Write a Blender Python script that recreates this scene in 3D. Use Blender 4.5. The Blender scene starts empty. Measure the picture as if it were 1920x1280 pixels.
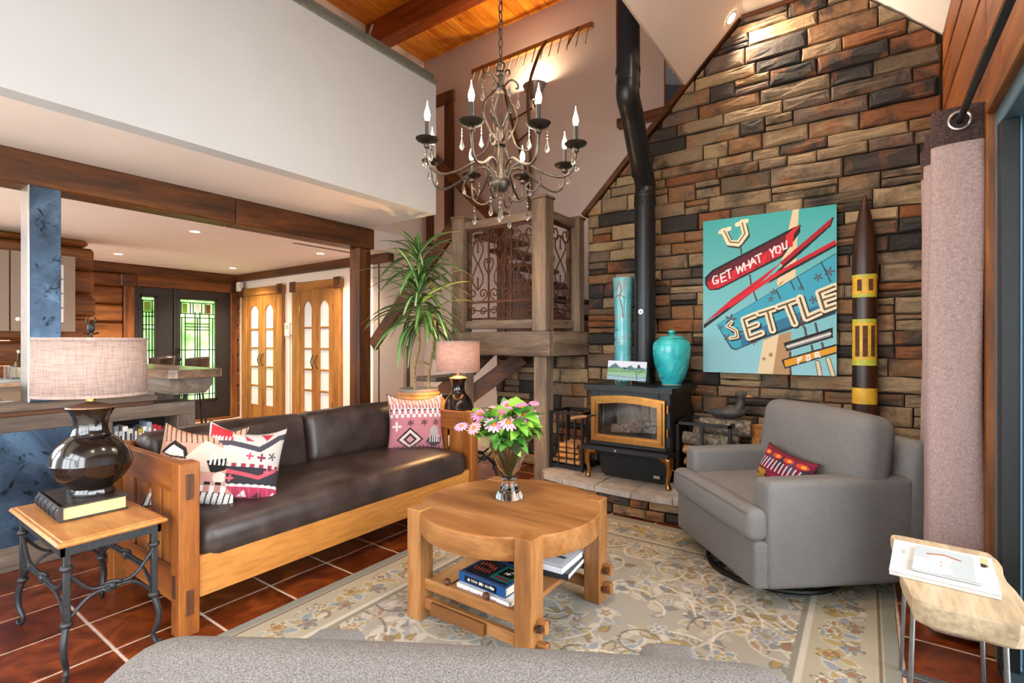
import bpy, bmesh, math, random
import numpy as np
from mathutils import Vector, Matrix, Euler

random.seed(7)
scene = bpy.context.scene
col = scene.collection
PI = math.pi

# ------------------------------------------------------------------ camera
CAM_YAW = math.atan2(665.0, 946.0)
cam_data = bpy.data.cameras.new('camera')
cam_data.sensor_fit = 'HORIZONTAL'
cam_data.sensor_width = 36.0
cam_data.lens = 36.0 * 946.0 / 1920.0
cam_data.clip_start = 0.05
cam_data.clip_end = 200
cam = bpy.data.objects.new('camera', cam_data)
col.objects.link(cam)
cam.location = (0, 0, 1.3)
cam.rotation_euler = (PI / 2, 0, CAM_YAW)
scene.camera = cam

# ------------------------------------------------------------------ world and exposure
SKY_STRENGTH = 10.5
world = bpy.data.worlds.new('overcast_sky')
scene.world = world
world.use_nodes = True
_bg = world.node_tree.nodes['Background']
_bg.inputs['Color'].default_value = (0.90, 0.955, 1.0, 1)
_bg.inputs['Strength'].default_value = SKY_STRENGTH
scene.view_settings.view_transform = 'Standard'
scene.view_settings.look = 'None'
scene.view_settings.gamma = 1.0
scene.view_settings.use_curve_mapping = False
scene.view_settings.exposure = 0.32
try:
    scene.cycles.use_denoising = True
    scene.cycles.max_bounces = 8
    scene.cycles.diffuse_bounces = 5
    scene.cycles.sample_clamp_indirect = 6.0
    scene.cycles.caustics_reflective = False
    scene.cycles.caustics_refractive = False
except Exception:
    pass

def add_light(name, kind, loc, energy, color, size=0.1, rot=None, spot=None, blend=0.6):
    d = bpy.data.lights.new(name, kind)
    d.energy = energy
    d.color = color
    if kind == 'AREA':
        d.size = size
    elif kind in ('POINT', 'SPOT'):
        d.shadow_soft_size = size
    if kind == 'SPOT':
        d.spot_size = spot
        d.spot_blend = blend
    o = bpy.data.objects.new(name, d)
    col.objects.link(o)
    o.location = loc
    if rot:
        o.rotation_euler = rot
    return o

WARM = (1.0, 0.72, 0.45)

# ------------------------------------------------------------------ material helpers
MATS = {}
def srgb(h):
    h = h.lstrip('#')
    v = [int(h[i:i + 2], 16) / 255 for i in (0, 2, 4)]
    return tuple((c / 12.92 if c <= 0.04045 else ((c + 0.055) / 1.055) ** 2.4) for c in v) + (1.0,)

class NT:
    def __init__(self, name):
        self.m = bpy.data.materials.new(name)
        self.m.use_nodes = True
        self.t = self.m.node_tree
        self.b = self.t.nodes['Principled BSDF']
    def n(self, kind, **kw):
        nd = self.t.nodes.new(kind)
        for k, v in kw.items():
            if k in nd.inputs:
                nd.inputs[k].default_value = v
            else:
                setattr(nd, k, v)
        return nd
    def l(self, a, b):
        self.t.links.new(a, b)
    def coords(self, scale=(1, 1, 1), kind='Object', rand=True):
        tc = self.n('ShaderNodeTexCoord')
        mp = self.n('ShaderNodeMapping')
        mp.inputs['Scale'].default_value = scale
        self.l(tc.outputs[kind], mp.inputs['Vector'])
        if rand:
            oi = self.n('ShaderNodeObjectInfo')
            cb = self.n('ShaderNodeVectorMath', operation='SCALE')
            cb.inputs[0].default_value = (37.0, 51.0, 23.0)
            self.l(oi.outputs['Random'], cb.inputs['Scale'])
            self.l(cb.outputs[0], mp.inputs['Location'])
        return mp.outputs['Vector']
    def ramp(self, fac, stops, interp='LINEAR'):
        r = self.n('ShaderNodeValToRGB')
        r.color_ramp.interpolation = interp
        e = r.color_ramp.elements
        while len(e) > 1:
            e.remove(e[-1])
        e[0].position = stops[0][0]; e[0].color = stops[0][1]
        for p, c in stops[1:]:
            x = e.new(p); x.color = c
        self.l(fac, r.inputs['Fac'])
        return r.outputs['Color']
    def noise(self, vec, scale, detail=4, rough=0.55, dist=0.0):
        nd = self.n('ShaderNodeTexNoise')
        nd.inputs['Scale'].default_value = scale
        nd.inputs['Detail'].default_value = detail
        nd.inputs['Roughness'].default_value = rough
        nd.inputs['Distortion'].default_value = dist
        self.l(vec, nd.inputs['Vector'])
        return nd.outputs['Fac']
    def mix(self, fac, a, b, mode='MIX'):
        m = self.n('ShaderNodeMix', data_type='RGBA', blend_type=mode)
        for s, v in ((m.inputs['Factor'], fac), (m.inputs['A'], a), (m.inputs['B'], b)):
            pass
        fi, ai, bi = m.inputs[0], m.inputs[6], m.inputs[7]
        for s, v in ((fi, fac), (ai, a), (bi, b)):
            if isinstance(v, bpy.types.NodeSocket):
                self.l(v, s)
            else:
                s.default_value = v
        return m.outputs[2]
    def bump(self, h, strength=0.2, dist=0.01):
        b = self.n('ShaderNodeBump')
        b.inputs['Strength'].default_value = strength
        b.inputs['Distance'].default_value = dist
        self.l(h, b.inputs['Height'])
        self.l(b.outputs[0], self.b.inputs['Normal'])
    def set(self, color=None, rough=None, metal=None, **kw):
        if color is not None:
            if isinstance(color, bpy.types.NodeSocket):
                self.l(color, self.b.inputs['Base Color'])
            else:
                self.b.inputs['Base Color'].default_value = color
        if rough is not None:
            self.b.inputs['Roughness'].default_value = rough
        if metal is not None:
            self.b.inputs['Metallic'].default_value = metal
        for k, v in kw.items():
            self.b.inputs[k.replace('_', ' ')].default_value = v
        return self.m

def wood(key, c_dark, c_mid, c_light, axis='Z', rough=0.45, scale=1.0, knots=False, spec=0.4):
    k = ('wood', key, axis)
    if k in MATS:
        return MATS[k]
    t = NT(key + '_wood_' + axis.lower())
    s = {'X': (0.12, 1, 1), 'Y': (1, 0.12, 1), 'Z': (1, 1, 0.12)}[axis]
    v = t.coords(tuple(q * scale for q in s))
    n1 = t.noise(v, 9, 5, 0.6, 0.6)
    n2 = t.noise(v, 60, 3, 0.6, 0.2)
    c = t.ramp(n1, [(0.28, c_dark), (0.5, c_mid), (0.74, c_light)])
    g = t.ramp(n2, [(0.35, (0.55, 0.55, 0.55, 1)), (0.6, (1, 1, 1, 1))])
    c = t.mix(0.55, c, g, 'MULTIPLY')
    if knots:
        s2 = {'X': (0.45, 1, 1), 'Y': (1, 0.45, 1), 'Z': (1, 1, 0.45)}[axis]
        v2 = t.coords(s2)
        vo = t.n('ShaderNodeTexVoronoi')
        vo.inputs['Scale'].default_value = 3.2
        t.l(v2, vo.inputs['Vector'])
        kn = t.ramp(vo.outputs['Distance'], [(0.03, (0.12, 0.08, 0.06, 1)), (0.09, (1, 1, 1, 1))])
        c = t.mix(0.75, c, kn, 'MULTIPLY')
    t.bump(n2, 0.12, 0.004)
    t.set(c, rough)
    t.b.inputs['Specular IOR Level'].default_value = spec
    MATS[k] = t.m
    return t.m

def plain(key, color, rough=0.6, metal=0.0, noise=0.06, nscale=30, bump=0.0, **kw):
    if key in MATS:
        return MATS[key]
    t = NT(key)
    c = srgb(color) if isinstance(color, str) else color
    v = t.coords()
    n = t.noise(v, nscale, 4, 0.6)
    lo = tuple(max(0, x * (1 - noise * 2)) for x in c[:3]) + (1,)
    hi = tuple(min(1, x * (1 + noise * 2)) for x in c[:3]) + (1,)
    cc = t.ramp(n, [(0.3, lo), (0.7, hi)])
    if bump:
        t.bump(n, bump, 0.005)
    t.set(cc, rough, metal, **kw)
    MATS[key] = t.m
    return t.m

def emissive(key, color, strength):
    if key in MATS:
        return MATS[key]
    t = NT(key)
    t.set((0.8, 0.8, 0.8, 1), 0.5)
    t.b.inputs['Emission Color'].default_value = color
    t.b.inputs['Emission Strength'].default_value = strength
    MATS[key] = t.m
    return t.m

def fabric(key, dark, light, scale=260, rough=0.95, stretch=0.25):
    if key in MATS:
        return MATS[key]
    t = NT(key)
    v = t.coords(rand=False)
    v1 = t.coords((1, 1, stretch), rand=False)
    v2 = t.coords((stretch, stretch, 1), rand=False)
    a = t.noise(v1, scale, 2, 0.7)
    b = t.noise(v2, scale, 2, 0.7)
    big = t.noise(v, 7, 3, 0.5)
    m = t.n('ShaderNodeMath', operation='ADD'); t.l(a, m.inputs[0]); t.l(b, m.inputs[1])
    m2 = t.n('ShaderNodeMath', operation='MULTIPLY'); t.l(m.outputs[0], m2.inputs[0]); m2.inputs[1].default_value = 0.5
    c = t.ramp(m2.outputs[0], [(0.43, srgb(dark)), (0.57, srgb(light))])
    c = t.mix(0.25, c, t.ramp(big, [(0.3, (0.75, 0.75, 0.75, 1)), (0.7, (1, 1, 1, 1))]), 'MULTIPLY')
    t.bump(m2.outputs[0], 0.25, 0.003)
    t.set(c, rough)
    t.b.inputs['Specular IOR Level'].default_value = 0.15
    MATS[key] = t.m
    return t.m

def vcol(key, rough=0.9, noise=0.0, bump=0.0, nscale=200, spec=0.2):
    if key in MATS:
        return MATS[key]
    t = NT(key)
    a = t.n('ShaderNodeAttribute', attribute_name='paint')
    c = a.outputs['Color']
    v = t.coords(rand=False)
    n = t.noise(v, nscale, 3, 0.7)
    if noise:
        c = t.mix(noise, c, t.ramp(n, [(0.3, (0.45, 0.45, 0.45, 1)), (0.68, (1, 1, 1, 1))]), 'MULTIPLY')
    if bump:
        t.bump(n, bump, 0.004)
    t.set(c, rough)
    t.b.inputs['Specular IOR Level'].default_value = spec
    MATS[key] = t.m
    return t.m

def glass(key, color=(1, 1, 1, 1), rough=0.0, ior=1.45):
    if key in MATS:
        return MATS[key]
    t = NT(key)
    t.set(color, rough, Transmission_Weight=1.0, IOR=ior)
    MATS[key] = t.m
    return t.m

# ------------------------------------------------------------------ object helpers
def props(o, label=None, cat=None, group=None, kind=None):
    if label: o['label'] = label
    if cat: o['category'] = cat
    if group: o['group'] = group
    if kind: o['kind'] = kind
    return o

def thing(name, label, cat, loc=(0, 0, 0), rz=0.0, group=None, kind=None):
    o = bpy.data.objects.new(name, None)
    o.empty_display_size = 0.1
    col.objects.link(o)
    o.location = loc
    o.rotation_euler = (0, 0, rz)
    return props(o, label, cat, group, kind)

def struct(name, label=None, loc=(0, 0, 0)):
    o = bpy.data.objects.new(name, None)
    o.empty_display_size = 0.1
    col.objects.link(o)
    o.location = loc
    return props(o, label=label, kind='structure')

def copy_tree(o, parent=None):
    c = o.copy()
    col.objects.link(c)
    if parent is not None:
        c.parent = parent
    for ch in o.children:
        copy_tree(ch, c)
    return c

def catmull(pts, n=6, closed=False):
    P = [Vector(p) for p in pts]
    if len(P) < 3:
        return P
    out = []
    N = len(P)
    rng = range(N if closed else N - 1)
    for i in rng:
        p0 = P[(i - 1) % N] if (closed or i > 0) else P[0] * 2 - P[1]
        p1 = P[i]
        p2 = P[(i + 1) % N]
        p3 = P[(i + 2) % N] if (closed or i + 2 < N) else P[-1] * 2 - P[-2]
        for k in range(n):
            t = k / n
            out.append(0.5 * ((2 * p1) + (p2 - p0) * t + (2 * p0 - 5 * p1 + 4 * p2 - p3) * t * t + (3 * p1 - p0 - 3 * p2 + p3) * t ** 3))
    if not closed:
        out.append(P[-1])
    return out

class B:
    """collects shapes for one mesh object"""
    def __init__(self):
        self.v = []
        self.f = []
        self.sm = []
    def add(self, verts, faces, smooth=False):
        o = len(self.v)
        self.v.extend([tuple(p) for p in verts])
        self.f.extend([tuple(i + o for i in f) for f in faces])
        self.sm.extend([smooth] * len(faces))
        return self
    def box(self, lo, hi, bev=0.0, rot=None, pivot=None):
        x0, y0, z0 = lo; x1, y1, z1 = hi
        if x1 < x0: x0, x1 = x1, x0
        if y1 < y0: y0, y1 = y1, y0
        if z1 < z0: z0, z1 = z1, z0
        bev = min(bev, 0.45 * min(x1 - x0, y1 - y0, z1 - z0))
        if bev <= 0:
            V = [(x, y, z) for x in (x0, x1) for y in (y0, y1) for z in (z0, z1)]
            F = [(0, 1, 3, 2), (4, 6, 7, 5), (0, 4, 5, 1), (2, 3, 7, 6), (0, 2, 6, 4), (1, 5, 7, 3)]
        else:
            bm = bmesh.new()
            bmesh.ops.create_cube(bm, size=1)
            for p in bm.verts:
                p.co = Vector(((x0 + x1) / 2 + p.co.x * (x1 - x0), (y0 + y1) / 2 + p.co.y * (y1 - y0), (z0 + z1) / 2 + p.co.z * (z1 - z0)))
            bmesh.ops.bevel(bm, geom=list(bm.edges), offset=bev, segments=1, affect='EDGES', profile=0.5)
            bm.verts.index_update()
            V = [tuple(p.co) for p in bm.verts]
            F = [tuple(q.index for q in f.verts) for f in bm.faces]
            bm.free()
        if rot is not None:
            M = Euler(rot).to_matrix()
            pv = Vector(pivot) if pivot is not None else Vector(((x0 + x1) / 2, (y0 + y1) / 2, (z0 + z1) / 2))
            V = [tuple(M @ (Vector(p) - pv) + pv) for p in V]
        return self.add(V, F)
    def bar(self, p0, p1, w, h, bev=0.0, up=(0, 0, 1)):
        """rectangular bar from p0 to p1, w across, h along up"""
        p0 = Vector(p0); p1 = Vector(p1)
        d = (p1 - p0); L = d.length; d.normalize()
        s = d.cross(Vector(up))
        if s.length < 1e-5:
            s = d.cross(Vector((0, 1, 0)))
        s.normalize()
        u = s.cross(d).normalized()
        sub = B().box((-w / 2, 0, -h / 2), (w / 2, L, h / 2), bev)
        self.add([tuple(p0 + s * q[0] + d * q[1] + u * q[2]) for q in sub.v], sub.f)
        return self
    def tube(self, pts, r, seg=8, closed=False, cap=True, flat=None):
        P = [Vector(p) for p in pts]
        N = len(P)
        rr = r if isinstance(r, (list, tuple)) else [r] * N
        V = []; F = []
        prev = None
        for i, p in enumerate(P):
            if closed:
                d = P[(i + 1) % N] - P[i - 1]
            else:
                d = P[min(i + 1, N - 1)] - P[max(i - 1, 0)]
            if d.length < 1e-9: d = Vector((0, 0, 1))
            d.normalize()
            if prev is None:
                a = Vector((0, 0, 1)) if abs(d.z) < 0.9 else Vector((1, 0, 0))
                s = d.cross(a).normalized()
            else:
                s = prev - d * prev.dot(d)
                if s.length < 1e-6:
                    s = d.orthogonal()
                s.normalize()
            prev = s
            u = d.cross(s)
            for k in range(seg):
                an = 2 * PI * k / seg
                V.append(tuple(p + (s * math.cos(an) + u * math.sin(an)) * rr[i]))
        M = N if closed else N - 1
        for i in range(M):
            for k in range(seg):
                a = i * seg + k; b = i * seg + (k + 1) % seg
                c = ((i + 1) % N) * seg + (k + 1) % seg; e = ((i + 1) % N) * seg + k
                F.append((a, b, c, e))
        if cap and not closed:
            F.append(tuple(range(seg - 1, -1, -1)))
            F.append(tuple((N - 1) * seg + k for k in range(seg)))
        return self.add(V, F, True)
    def cyl(self, p0, p1, r, seg=16, r1=None):
        return self.tube([p0, p1], [r, r if r1 is None else r1], seg)
    def lathe(self, prof, c=(0, 0, 0), seg=32, sx=1.0, sy=1.0, cap=True, smooth=True):
        V = []; F = []
        for r, z in prof:
            for k in range(seg):
                a = 2 * PI * k / seg
                V.append((c[0] + r * math.cos(a) * sx, c[1] + r * math.sin(a) * sy, c[2] + z))
        for i in range(len(prof) - 1):
            for k in range(seg):
                F.append((i * seg + k, i * seg + (k + 1) % seg, (i + 1) * seg + (k + 1) % seg, (i + 1) * seg + k))
        if cap:
            if prof[0][0] > 1e-6: F.append(tuple(range(seg - 1, -1, -1)))
            if prof[-1][0] > 1e-6: F.append(tuple((len(prof) - 1) * seg + k for k in range(seg)))
        return self.add(V, F, smooth)
    def sphere(self, c, r, seg=14, rings=8, s=(1, 1, 1)):
        prof = [(r * math.sin(PI * i / rings), -r * math.cos(PI * i / rings)) for i in range(rings + 1)]
        prof[0] = (r * 0.01, -r); prof[-1] = (r * 0.01, r)
        sub = B().lathe(prof, (0, 0, 0), seg)
        self.add([(c[0] + q[0] * s[0], c[1] + q[1] * s[1], c[2] + q[2] * s[2]) for q in sub.v], sub.f, True)
        return self
    def prism(self, poly, a, b, axis='Z', smooth=False):
        """polygon in the two remaining axes, extruded from a to b along axis"""
        def mk(p, q):
            if axis == 'Z': return (p[0], p[1], q)
            if axis == 'Y': return (p[0], q, p[1])
            return (q, p[0], p[1])
        n = len(poly)
        V = [mk(p, a) for p in poly] + [mk(p, b) for p in poly]
        F = [tuple(range(n - 1, -1, -1)), tuple(range(n, 2 * n))]
        F += [(i, (i + 1) % n, n + (i + 1) % n, n + i) for i in range(n)]
        return self.add(V, F, smooth)
    def soft(self, lo, hi, r=0.05, n=10, puff=(0, 0, 0), rot=None, pivot=None):
        """rounded, slightly domed cushion block"""
        c = [(lo[i] + hi[i]) / 2 for i in range(3)]
        h = [(hi[i] - lo[i]) / 2 for i in range(3)]
        r = min(r, min(h) * 0.98)
        bm = bmesh.new()
        bmesh.ops.create_cube(bm, size=2)
        bmesh.ops.subdivide_edges(bm, edges=list(bm.edges), cuts=n, use_grid_fill=True)
        V = []
        for p in bm.verts:
            q = [p.co[i] for i in range(3)]
            fb = 6.0 / (n + 1)
            w = []
            for i in range(3):
                a = abs(q[i])
                m_ = (h[i] - r) * a / (1 - fb) if a <= 1 - fb else (h[i] - r) + (a - (1 - fb)) / fb * r
                w.append(math.copysign(m_, q[i]))
            cl = [max(-(h[i] - r), min(h[i] - r, w[i])) for i in range(3)]
            d = Vector([w[i] - cl[i] for i in range(3)])
            if d.length > 1e-9:
                d = d.normalized() * r
            o = [cl[i] + d[i] for i in range(3)]
            for i in range(3):
                j, k = (i + 1) % 3, (i + 2) % 3
                bul = max(0, 1 - (o[j] / h[j]) ** 2) * max(0, 1 - (o[k] / h[k]) ** 2)
                o[i] += puff[i] * bul * (o[i] / h[i])
            V.append(tuple(o[i] + c[i] for i in range(3)))
        bm.verts.index_update()
        F = [tuple(q.index for q in f.verts) for f in bm.faces]
        bm.free()
        if rot is not None:
            M = Euler(rot).to_matrix()
            pv = Vector(pivot) if pivot is not None else Vector(c)
            V = [tuple(M @ (Vector(p) - pv) + pv) for p in V]
        return self.add(V, F, True)
    def xf(self, M):
        self.v = [tuple(M @ Vector(p)) for p in self.v]
        return self
    def mesh(self, name, mat):
        me = bpy.data.meshes.new(name)
        me.from_pydata(self.v, [], self.f)
        me.polygons.foreach_set('use_smooth', self.sm)
        if mat is not None:
            me.materials.append(mat)
        me.update()
        self.sharp = any(self.sm)
        bm = bmesh.new(); bm.from_mesh(me)
        bmesh.ops.recalc_face_normals(bm, faces=bm.faces)
        bm.to_mesh(me); bm.free()
        if self.sharp:
            me.set_sharp_from_angle(angle=math.radians(38))
        return me
    def obj(self, name, mat, parent=None, label=None, cat=None, group=None, kind=None, world=False):
        """world=True: the shape was given in world coordinates, the parent only has a location"""
        if world and parent is not None:
            L = parent.location.copy()
            if parent.parent is not None:
                L = L + parent.parent.location
            self.v = [(p[0] - L.x, p[1] - L.y, p[2] - L.z) for p in self.v]
        o = bpy.data.objects.new(name, self.mesh(name, mat))
        col.objects.link(o)
        if parent is not None:
            o.parent = parent
        return props(o, label, cat, group, kind)

def inst(name, mesh, parent, loc, rot=(0, 0, 0), scale=(1, 1, 1)):
    o = bpy.data.objects.new(name, mesh)
    col.objects.link(o)
    o.parent = parent
    o.location = loc
    o.rotation_euler = rot
    o.scale = scale
    return o

# ------------------------------------------------------------------ flat print: a small painter for woven and painted patterns
class Paint:
    def __init__(self, w, h, bg):
        self.w, self.h = w, h
        self.a = np.empty((h, w, 3)); self.a[:] = srgb(bg)[:3]
        ys, xs = np.mgrid[0:h, 0:w]
        self.x = (xs + 0.0) / (w - 1)
        self.y = (ys + 0.0) / (h - 1)
        self.asp = 1.0
    def put(self, mask, c, alpha=1.0):
        c = np.array(srgb(c)[:3]) if isinstance(c, str) else np.array(c)
        self.a[mask] = self.a[mask] * (1 - alpha) + c * alpha
    def poly(self, pts, c, alpha=1.0):
        m = np.zeros(self.x.shape, bool)
        n = len(pts)
        for i in range(n):
            x0, y0 = pts[i]; x1, y1 = pts[(i + 1) % n]
            if y0 == y1: continue
            k = ((self.y >= min(y0, y1)) & (self.y < max(y0, y1)))
            xi = x0 + (self.y - y0) * (x1 - x0) / (y1 - y0)
            m ^= k & (self.x < xi)
        self.put(m, c, alpha)
    def win(self, x0, x1, y0, y1):
        i0 = max(0, int(y0 * (self.h - 1)) - 1); i1 = min(self.h, int(y1 * (self.h - 1)) + 3)
        j0 = max(0, int(x0 * (self.w - 1)) - 1); j1 = min(self.w, int(x1 * (self.w - 1)) + 3)
        if i1 <= i0 or j1 <= j0: return None
        return (slice(i0, i1), slice(j0, j1))
    def blend(self, sl, m, c, alpha):
        c = np.array(srgb(c)[:3]) if isinstance(c, str) else np.array(c)
        v = self.a[sl]
        v[m] = v[m] * (1 - alpha) + c * alpha
    def line(self, pts, w, c, alpha=1.0):
        A = self.asp
        xs = [p[0] for p in pts]; ys = [p[1] for p in pts]
        sl = self.win(min(xs) - w, max(xs) + w, min(ys) - w, max(ys) + w)
        if sl is None: return
        X, Y = self.x[sl], self.y[sl]
        m = np.zeros(X.shape, bool)
        for (x0, y0), (x1, y1) in zip(pts[:-1], pts[1:]):
            dx, dy = x1 - x0, (y1 - y0) * A
            L = dx * dx + dy * dy + 1e-12
            t = np.clip(((X - x0) * dx + (Y - y0) * A * dy) / L, 0, 1)
            m |= (X - x0 - t * dx) ** 2 + ((Y - y0) * A - t * dy) ** 2 < w * w / 4
        self.blend(sl, m, c, alpha)
    def disc(self, x, y, r, c, k=0, amp=0.0, rot=0.0, sx=1.0, alpha=1.0):
        e = r * max(1, sx) * 1.05
        sl = self.win(x - e, x + e, y - e, y + e)
        if sl is None: return
        dx, dy = (self.x[sl] - x) / sx, (self.y[sl] - y) * self.asp
        d = np.hypot(dx, dy)
        R = r
        if k:
            R = r * (1 - amp + amp * np.cos(k * (np.arctan2(dy, dx) - rot)))
        self.blend(sl, d < R, c, alpha)
    def leaf(self, x, y, L, w, a, c, alpha=1.0):
        """lens shaped leaf starting at x,y"""
        e = L * 1.1
        sl = self.win(x - e, x + e, y - e, y + e)
        if sl is None: return
        dx, dy = self.x[sl] - x, (self.y[sl] - y) * self.asp
        u = dx * math.cos(a) + dy * math.sin(a); v = -dx * math.sin(a) + dy * math.cos(a)
        q = np.clip(u / L, 0, 1)
        self.blend(sl, (u > 0) & (u < L) & (np.abs(v) < w * np.sin(PI * q ** 0.8)), c, alpha)
    def rect(self, x0, y0, x1, y1, c, alpha=1.0):
        self.put((self.x >= x0) & (self.x <= x1) & (self.y >= y0) & (self.y <= y1), c, alpha)
    def apply(self, me, idx=None):
        at = me.color_attributes.new('paint', 'FLOAT_COLOR', 'POINT')
        buf = np.ones((len(me.vertices), 4))
        src = self.a[::-1].reshape(-1, 3)      # row 0 of the mesh grid is the bottom
        n = min(len(src), len(buf))
        buf[:, :3] = 0.25
        if idx is None:
            buf[:n, :3] = src[:n]
        else:
            buf[:, :3] = src[idx]
        at.data.foreach_set('color', buf.ravel())

def grid_faces(w, h, off=0):
    i = np.arange((h - 1) * (w - 1))
    r, c = i // (w - 1), i % (w - 1)
    a = r * w + c + off
    return np.stack([a, a + 1, a + w + 1, a + w], 1).tolist()

def printed_panel(name, w, h, W, H, thick, mat, paint, parent, edge_mat=None, axis='XZ'):
    """a board with a painted front: grid front in local X,Z facing -Y (or X,Y facing +Z)"""
    xs = np.linspace(0, W, w); ys = np.linspace(0, H, h)
    X, Y = np.meshgrid(xs, ys)
    Zr = np.zeros_like(X)
    if axis == 'XZ':
        V = np.stack([X, Zr, Y], -1).reshape(-1, 3)
    else:
        V = np.stack([X, Y, Zr], -1).reshape(-1, 3)
    me = bpy.data.meshes.new(name)
    F = grid_faces(w, h)
    n = len(V)
    d = (lambda x, y: (x, thick, y)) if axis == 'XZ' else (lambda x, y: (x, y, -thick))
    f0 = (lambda x, y: (x, 0, y)) if axis == 'XZ' else (lambda x, y: (x, y, 0))
    ext = [f0(0, 0), f0(W, 0), f0(W, H), f0(0, H), d(0, 0), d(W, 0), d(W, H), d(0, H)]
    V = V.tolist() + ext
    F += [[n, n + 4, n + 5, n + 1], [n + 1, n + 5, n + 6, n + 2], [n + 2, n + 6, n + 7, n + 3], [n + 3, n + 7, n + 4, n], [n + 4, n + 7, n + 6, n + 5]]
    me.from_pydata(V, [], F)
    me.materials.append(mat)
    paint.apply(me)
    o = bpy.data.objects.new(name, me)
    col.objects.link(o)
    if parent is not None:
        o.parent = parent
    return o

# ================================================================== materials used in several places
PINE = dict(c_dark=srgb('#4c2a12'), c_mid=srgb('#7f4a1e'), c_light=srgb('#a26a2e'))
def pine(axis): return wood('stained_pine', axis=axis, knots=True, rough=0.5, **PINE)
def dark_pine(axis): return wood('dark_pine', srgb('#2b180c'), srgb('#583013'), srgb('#7c481e'), axis, 0.5, knots=True)
def honey(axis): return wood('honey_oak', srgb('#7a4c24'), srgb('#976436'), srgb('#ab7c4c'), axis, 0.36)
def oak(axis): return wood('sofa_oak', srgb('#6e3a14'), srgb('#8c4f1e'), srgb('#a56a30'), axis, 0.35)
def orange_pine(axis): return wood('orange_pine', srgb('#c05c0e'), srgb('#e28418'), srgb('#f2a838'), axis, 0.4, knots=True)
def grey_wood(axis): return wood('weathered_beam', srgb('#524338'), srgb('#796553'), srgb('#9a846e'), axis, 0.7, knots=True)
def bar_wood(axis): return wood('grey_brown_board', srgb('#4c4038'), srgb('#6b5b4e'), srgb('#8a7868'), axis, 0.65)
def door_oak(axis): return wood('door_oak', srgb('#7a4a1e'), srgb('#a06a30'), srgb('#b98040'), axis, 0.42)

WHITE = plain('white_paint', '#c6cace', 0.85, noise=0.01, nscale=3)
CREAM = plain('cream_paint', '#e3d3c4', 0.85, noise=0.01, nscale=3)
CEILW = plain('ceiling_paint', '#efe6e0', 0.9, noise=0.01, nscale=3)
TAUPE = plain('taupe_paint', '#bdaca1', 0.85, noise=0.015, nscale=3)
IRON = plain('wrought_iron', '#3a3a3c', 0.5, 0.7, noise=0.12, nscale=60, bump=0.15)
BLACKIRON = plain('black_iron', '#1a1a1b', 0.5, 0.4, noise=0.1)
STOVEBLACK = plain('stove_black', '#1c1d21', 0.42, 0.35, noise=0.1, nscale=90, bump=0.08)
BRASS = plain('polished_brass', '#ad7c44', 0.28, 1.0, noise=0.08)
STEEL = plain('brushed_steel', '#b8b4ae', 0.3, 1.0, noise=0.05)
BLACK = plain('flat_black', '#0d0d0d', 0.8, noise=0.02)

# ================================================================== floor
def tile_material():
    t = NT('terracotta_tile')
    v = t.coords((1, 1, 1))
    n = t.noise(v, 5, 6, 0.65, 1.2)
    n2 = t.noise(v, 22, 4, 0.6)
    c = t.ramp(n, [(0.3, srgb('#3a1508')), (0.48, srgb('#63290f')), (0.62, srgb('#87401a')), (0.78, srgb('#a85a28'))])
    c = t.mix(0.4, c, t.ramp(n2, [(0.3, (0.5, 0.45, 0.42, 1)), (0.6, (1, 1, 1, 1))]), 'MULTIPLY')
    t.bump(n2, 0.06, 0.004)
    t.set(c, 0.28)
    return t.m
TILE = tile_material()
GROUT = plain('pale_grout', '#cbb8a6', 0.9, noise=0.08, nscale=40)

RUG = (-2.33, 0.1, 0.11, 3.5)
HEARTH = [(-2.28, 4.49), (-2.30, 3.74), (-2.22, 3.64), (-2.0, 3.59), (-1.7, 3.56), (-1.4, 3.55), (-1.1, 3.57), (-0.85, 3.63), (-0.62, 3.76), (-0.48, 3.98), (-0.44, 4.49)]

floor = B().box((-9.2, -3.2, -0.2), (0.5, 5.5, -0.003)).obj('floor', GROUT, kind='structure', label='terracotta tiled floor with pale grout lines')
fw, rt = CAM_YAW, None
def project(p):
    x, y, z = p[0], p[1], p[2] - 1.3
    s, c = math.sin(CAM_YAW), math.cos(CAM_YAW)
    dz = -s * x + c * y
    dx = c * x + s * y
    if dz < 0.05: return None
    return (960 + 946 * dx / dz, 640 - 946 * z / dz, dz)

TS = 0.34
tile_mesh = B().box((-TS / 2 + 0.006, -TS / 2 + 0.006, -0.02), (TS / 2 - 0.006, TS / 2 - 0.006, 0.0), 0.003).mesh('tile', TILE)
cands = []
for i in range(-20, 9):
    for j in range(-9, 11):
        x, y = -2.6 + TS * (i + 0.5), 1.12 + TS * (j + 0.5)
        if x < -8.8 or x > 0.36 or y > 4.4 or (x < -4.0 and y < 1.0):
            continue
        if RUG[0] + 0.2 < x < RUG[2] - 0.2 and RUG[1] + 0.2 < y < RUG[3] - 0.2:
            continue
        q = project((x, y, 0))
        if q is None or q[0] < -900 or q[0] > 2600 or q[1] > 2100:
            continue
        cands.append((q[2], x, y))
cands.sort()
for d, x, y in cands[:290]:
    inst('tile', tile_mesh, floor, (x, y, 0))
if len(cands) > 290:
    b = B()
    for d, x, y in cands[290:]:
        b.box((x - TS / 2 + 0.006, y - TS / 2 + 0.006, -0.02), (x + TS / 2 - 0.006, y + TS / 2 - 0.006, 0.0), 0.003)
    b.obj('distant_tiles', TILE, floor, kind='stuff')

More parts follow.
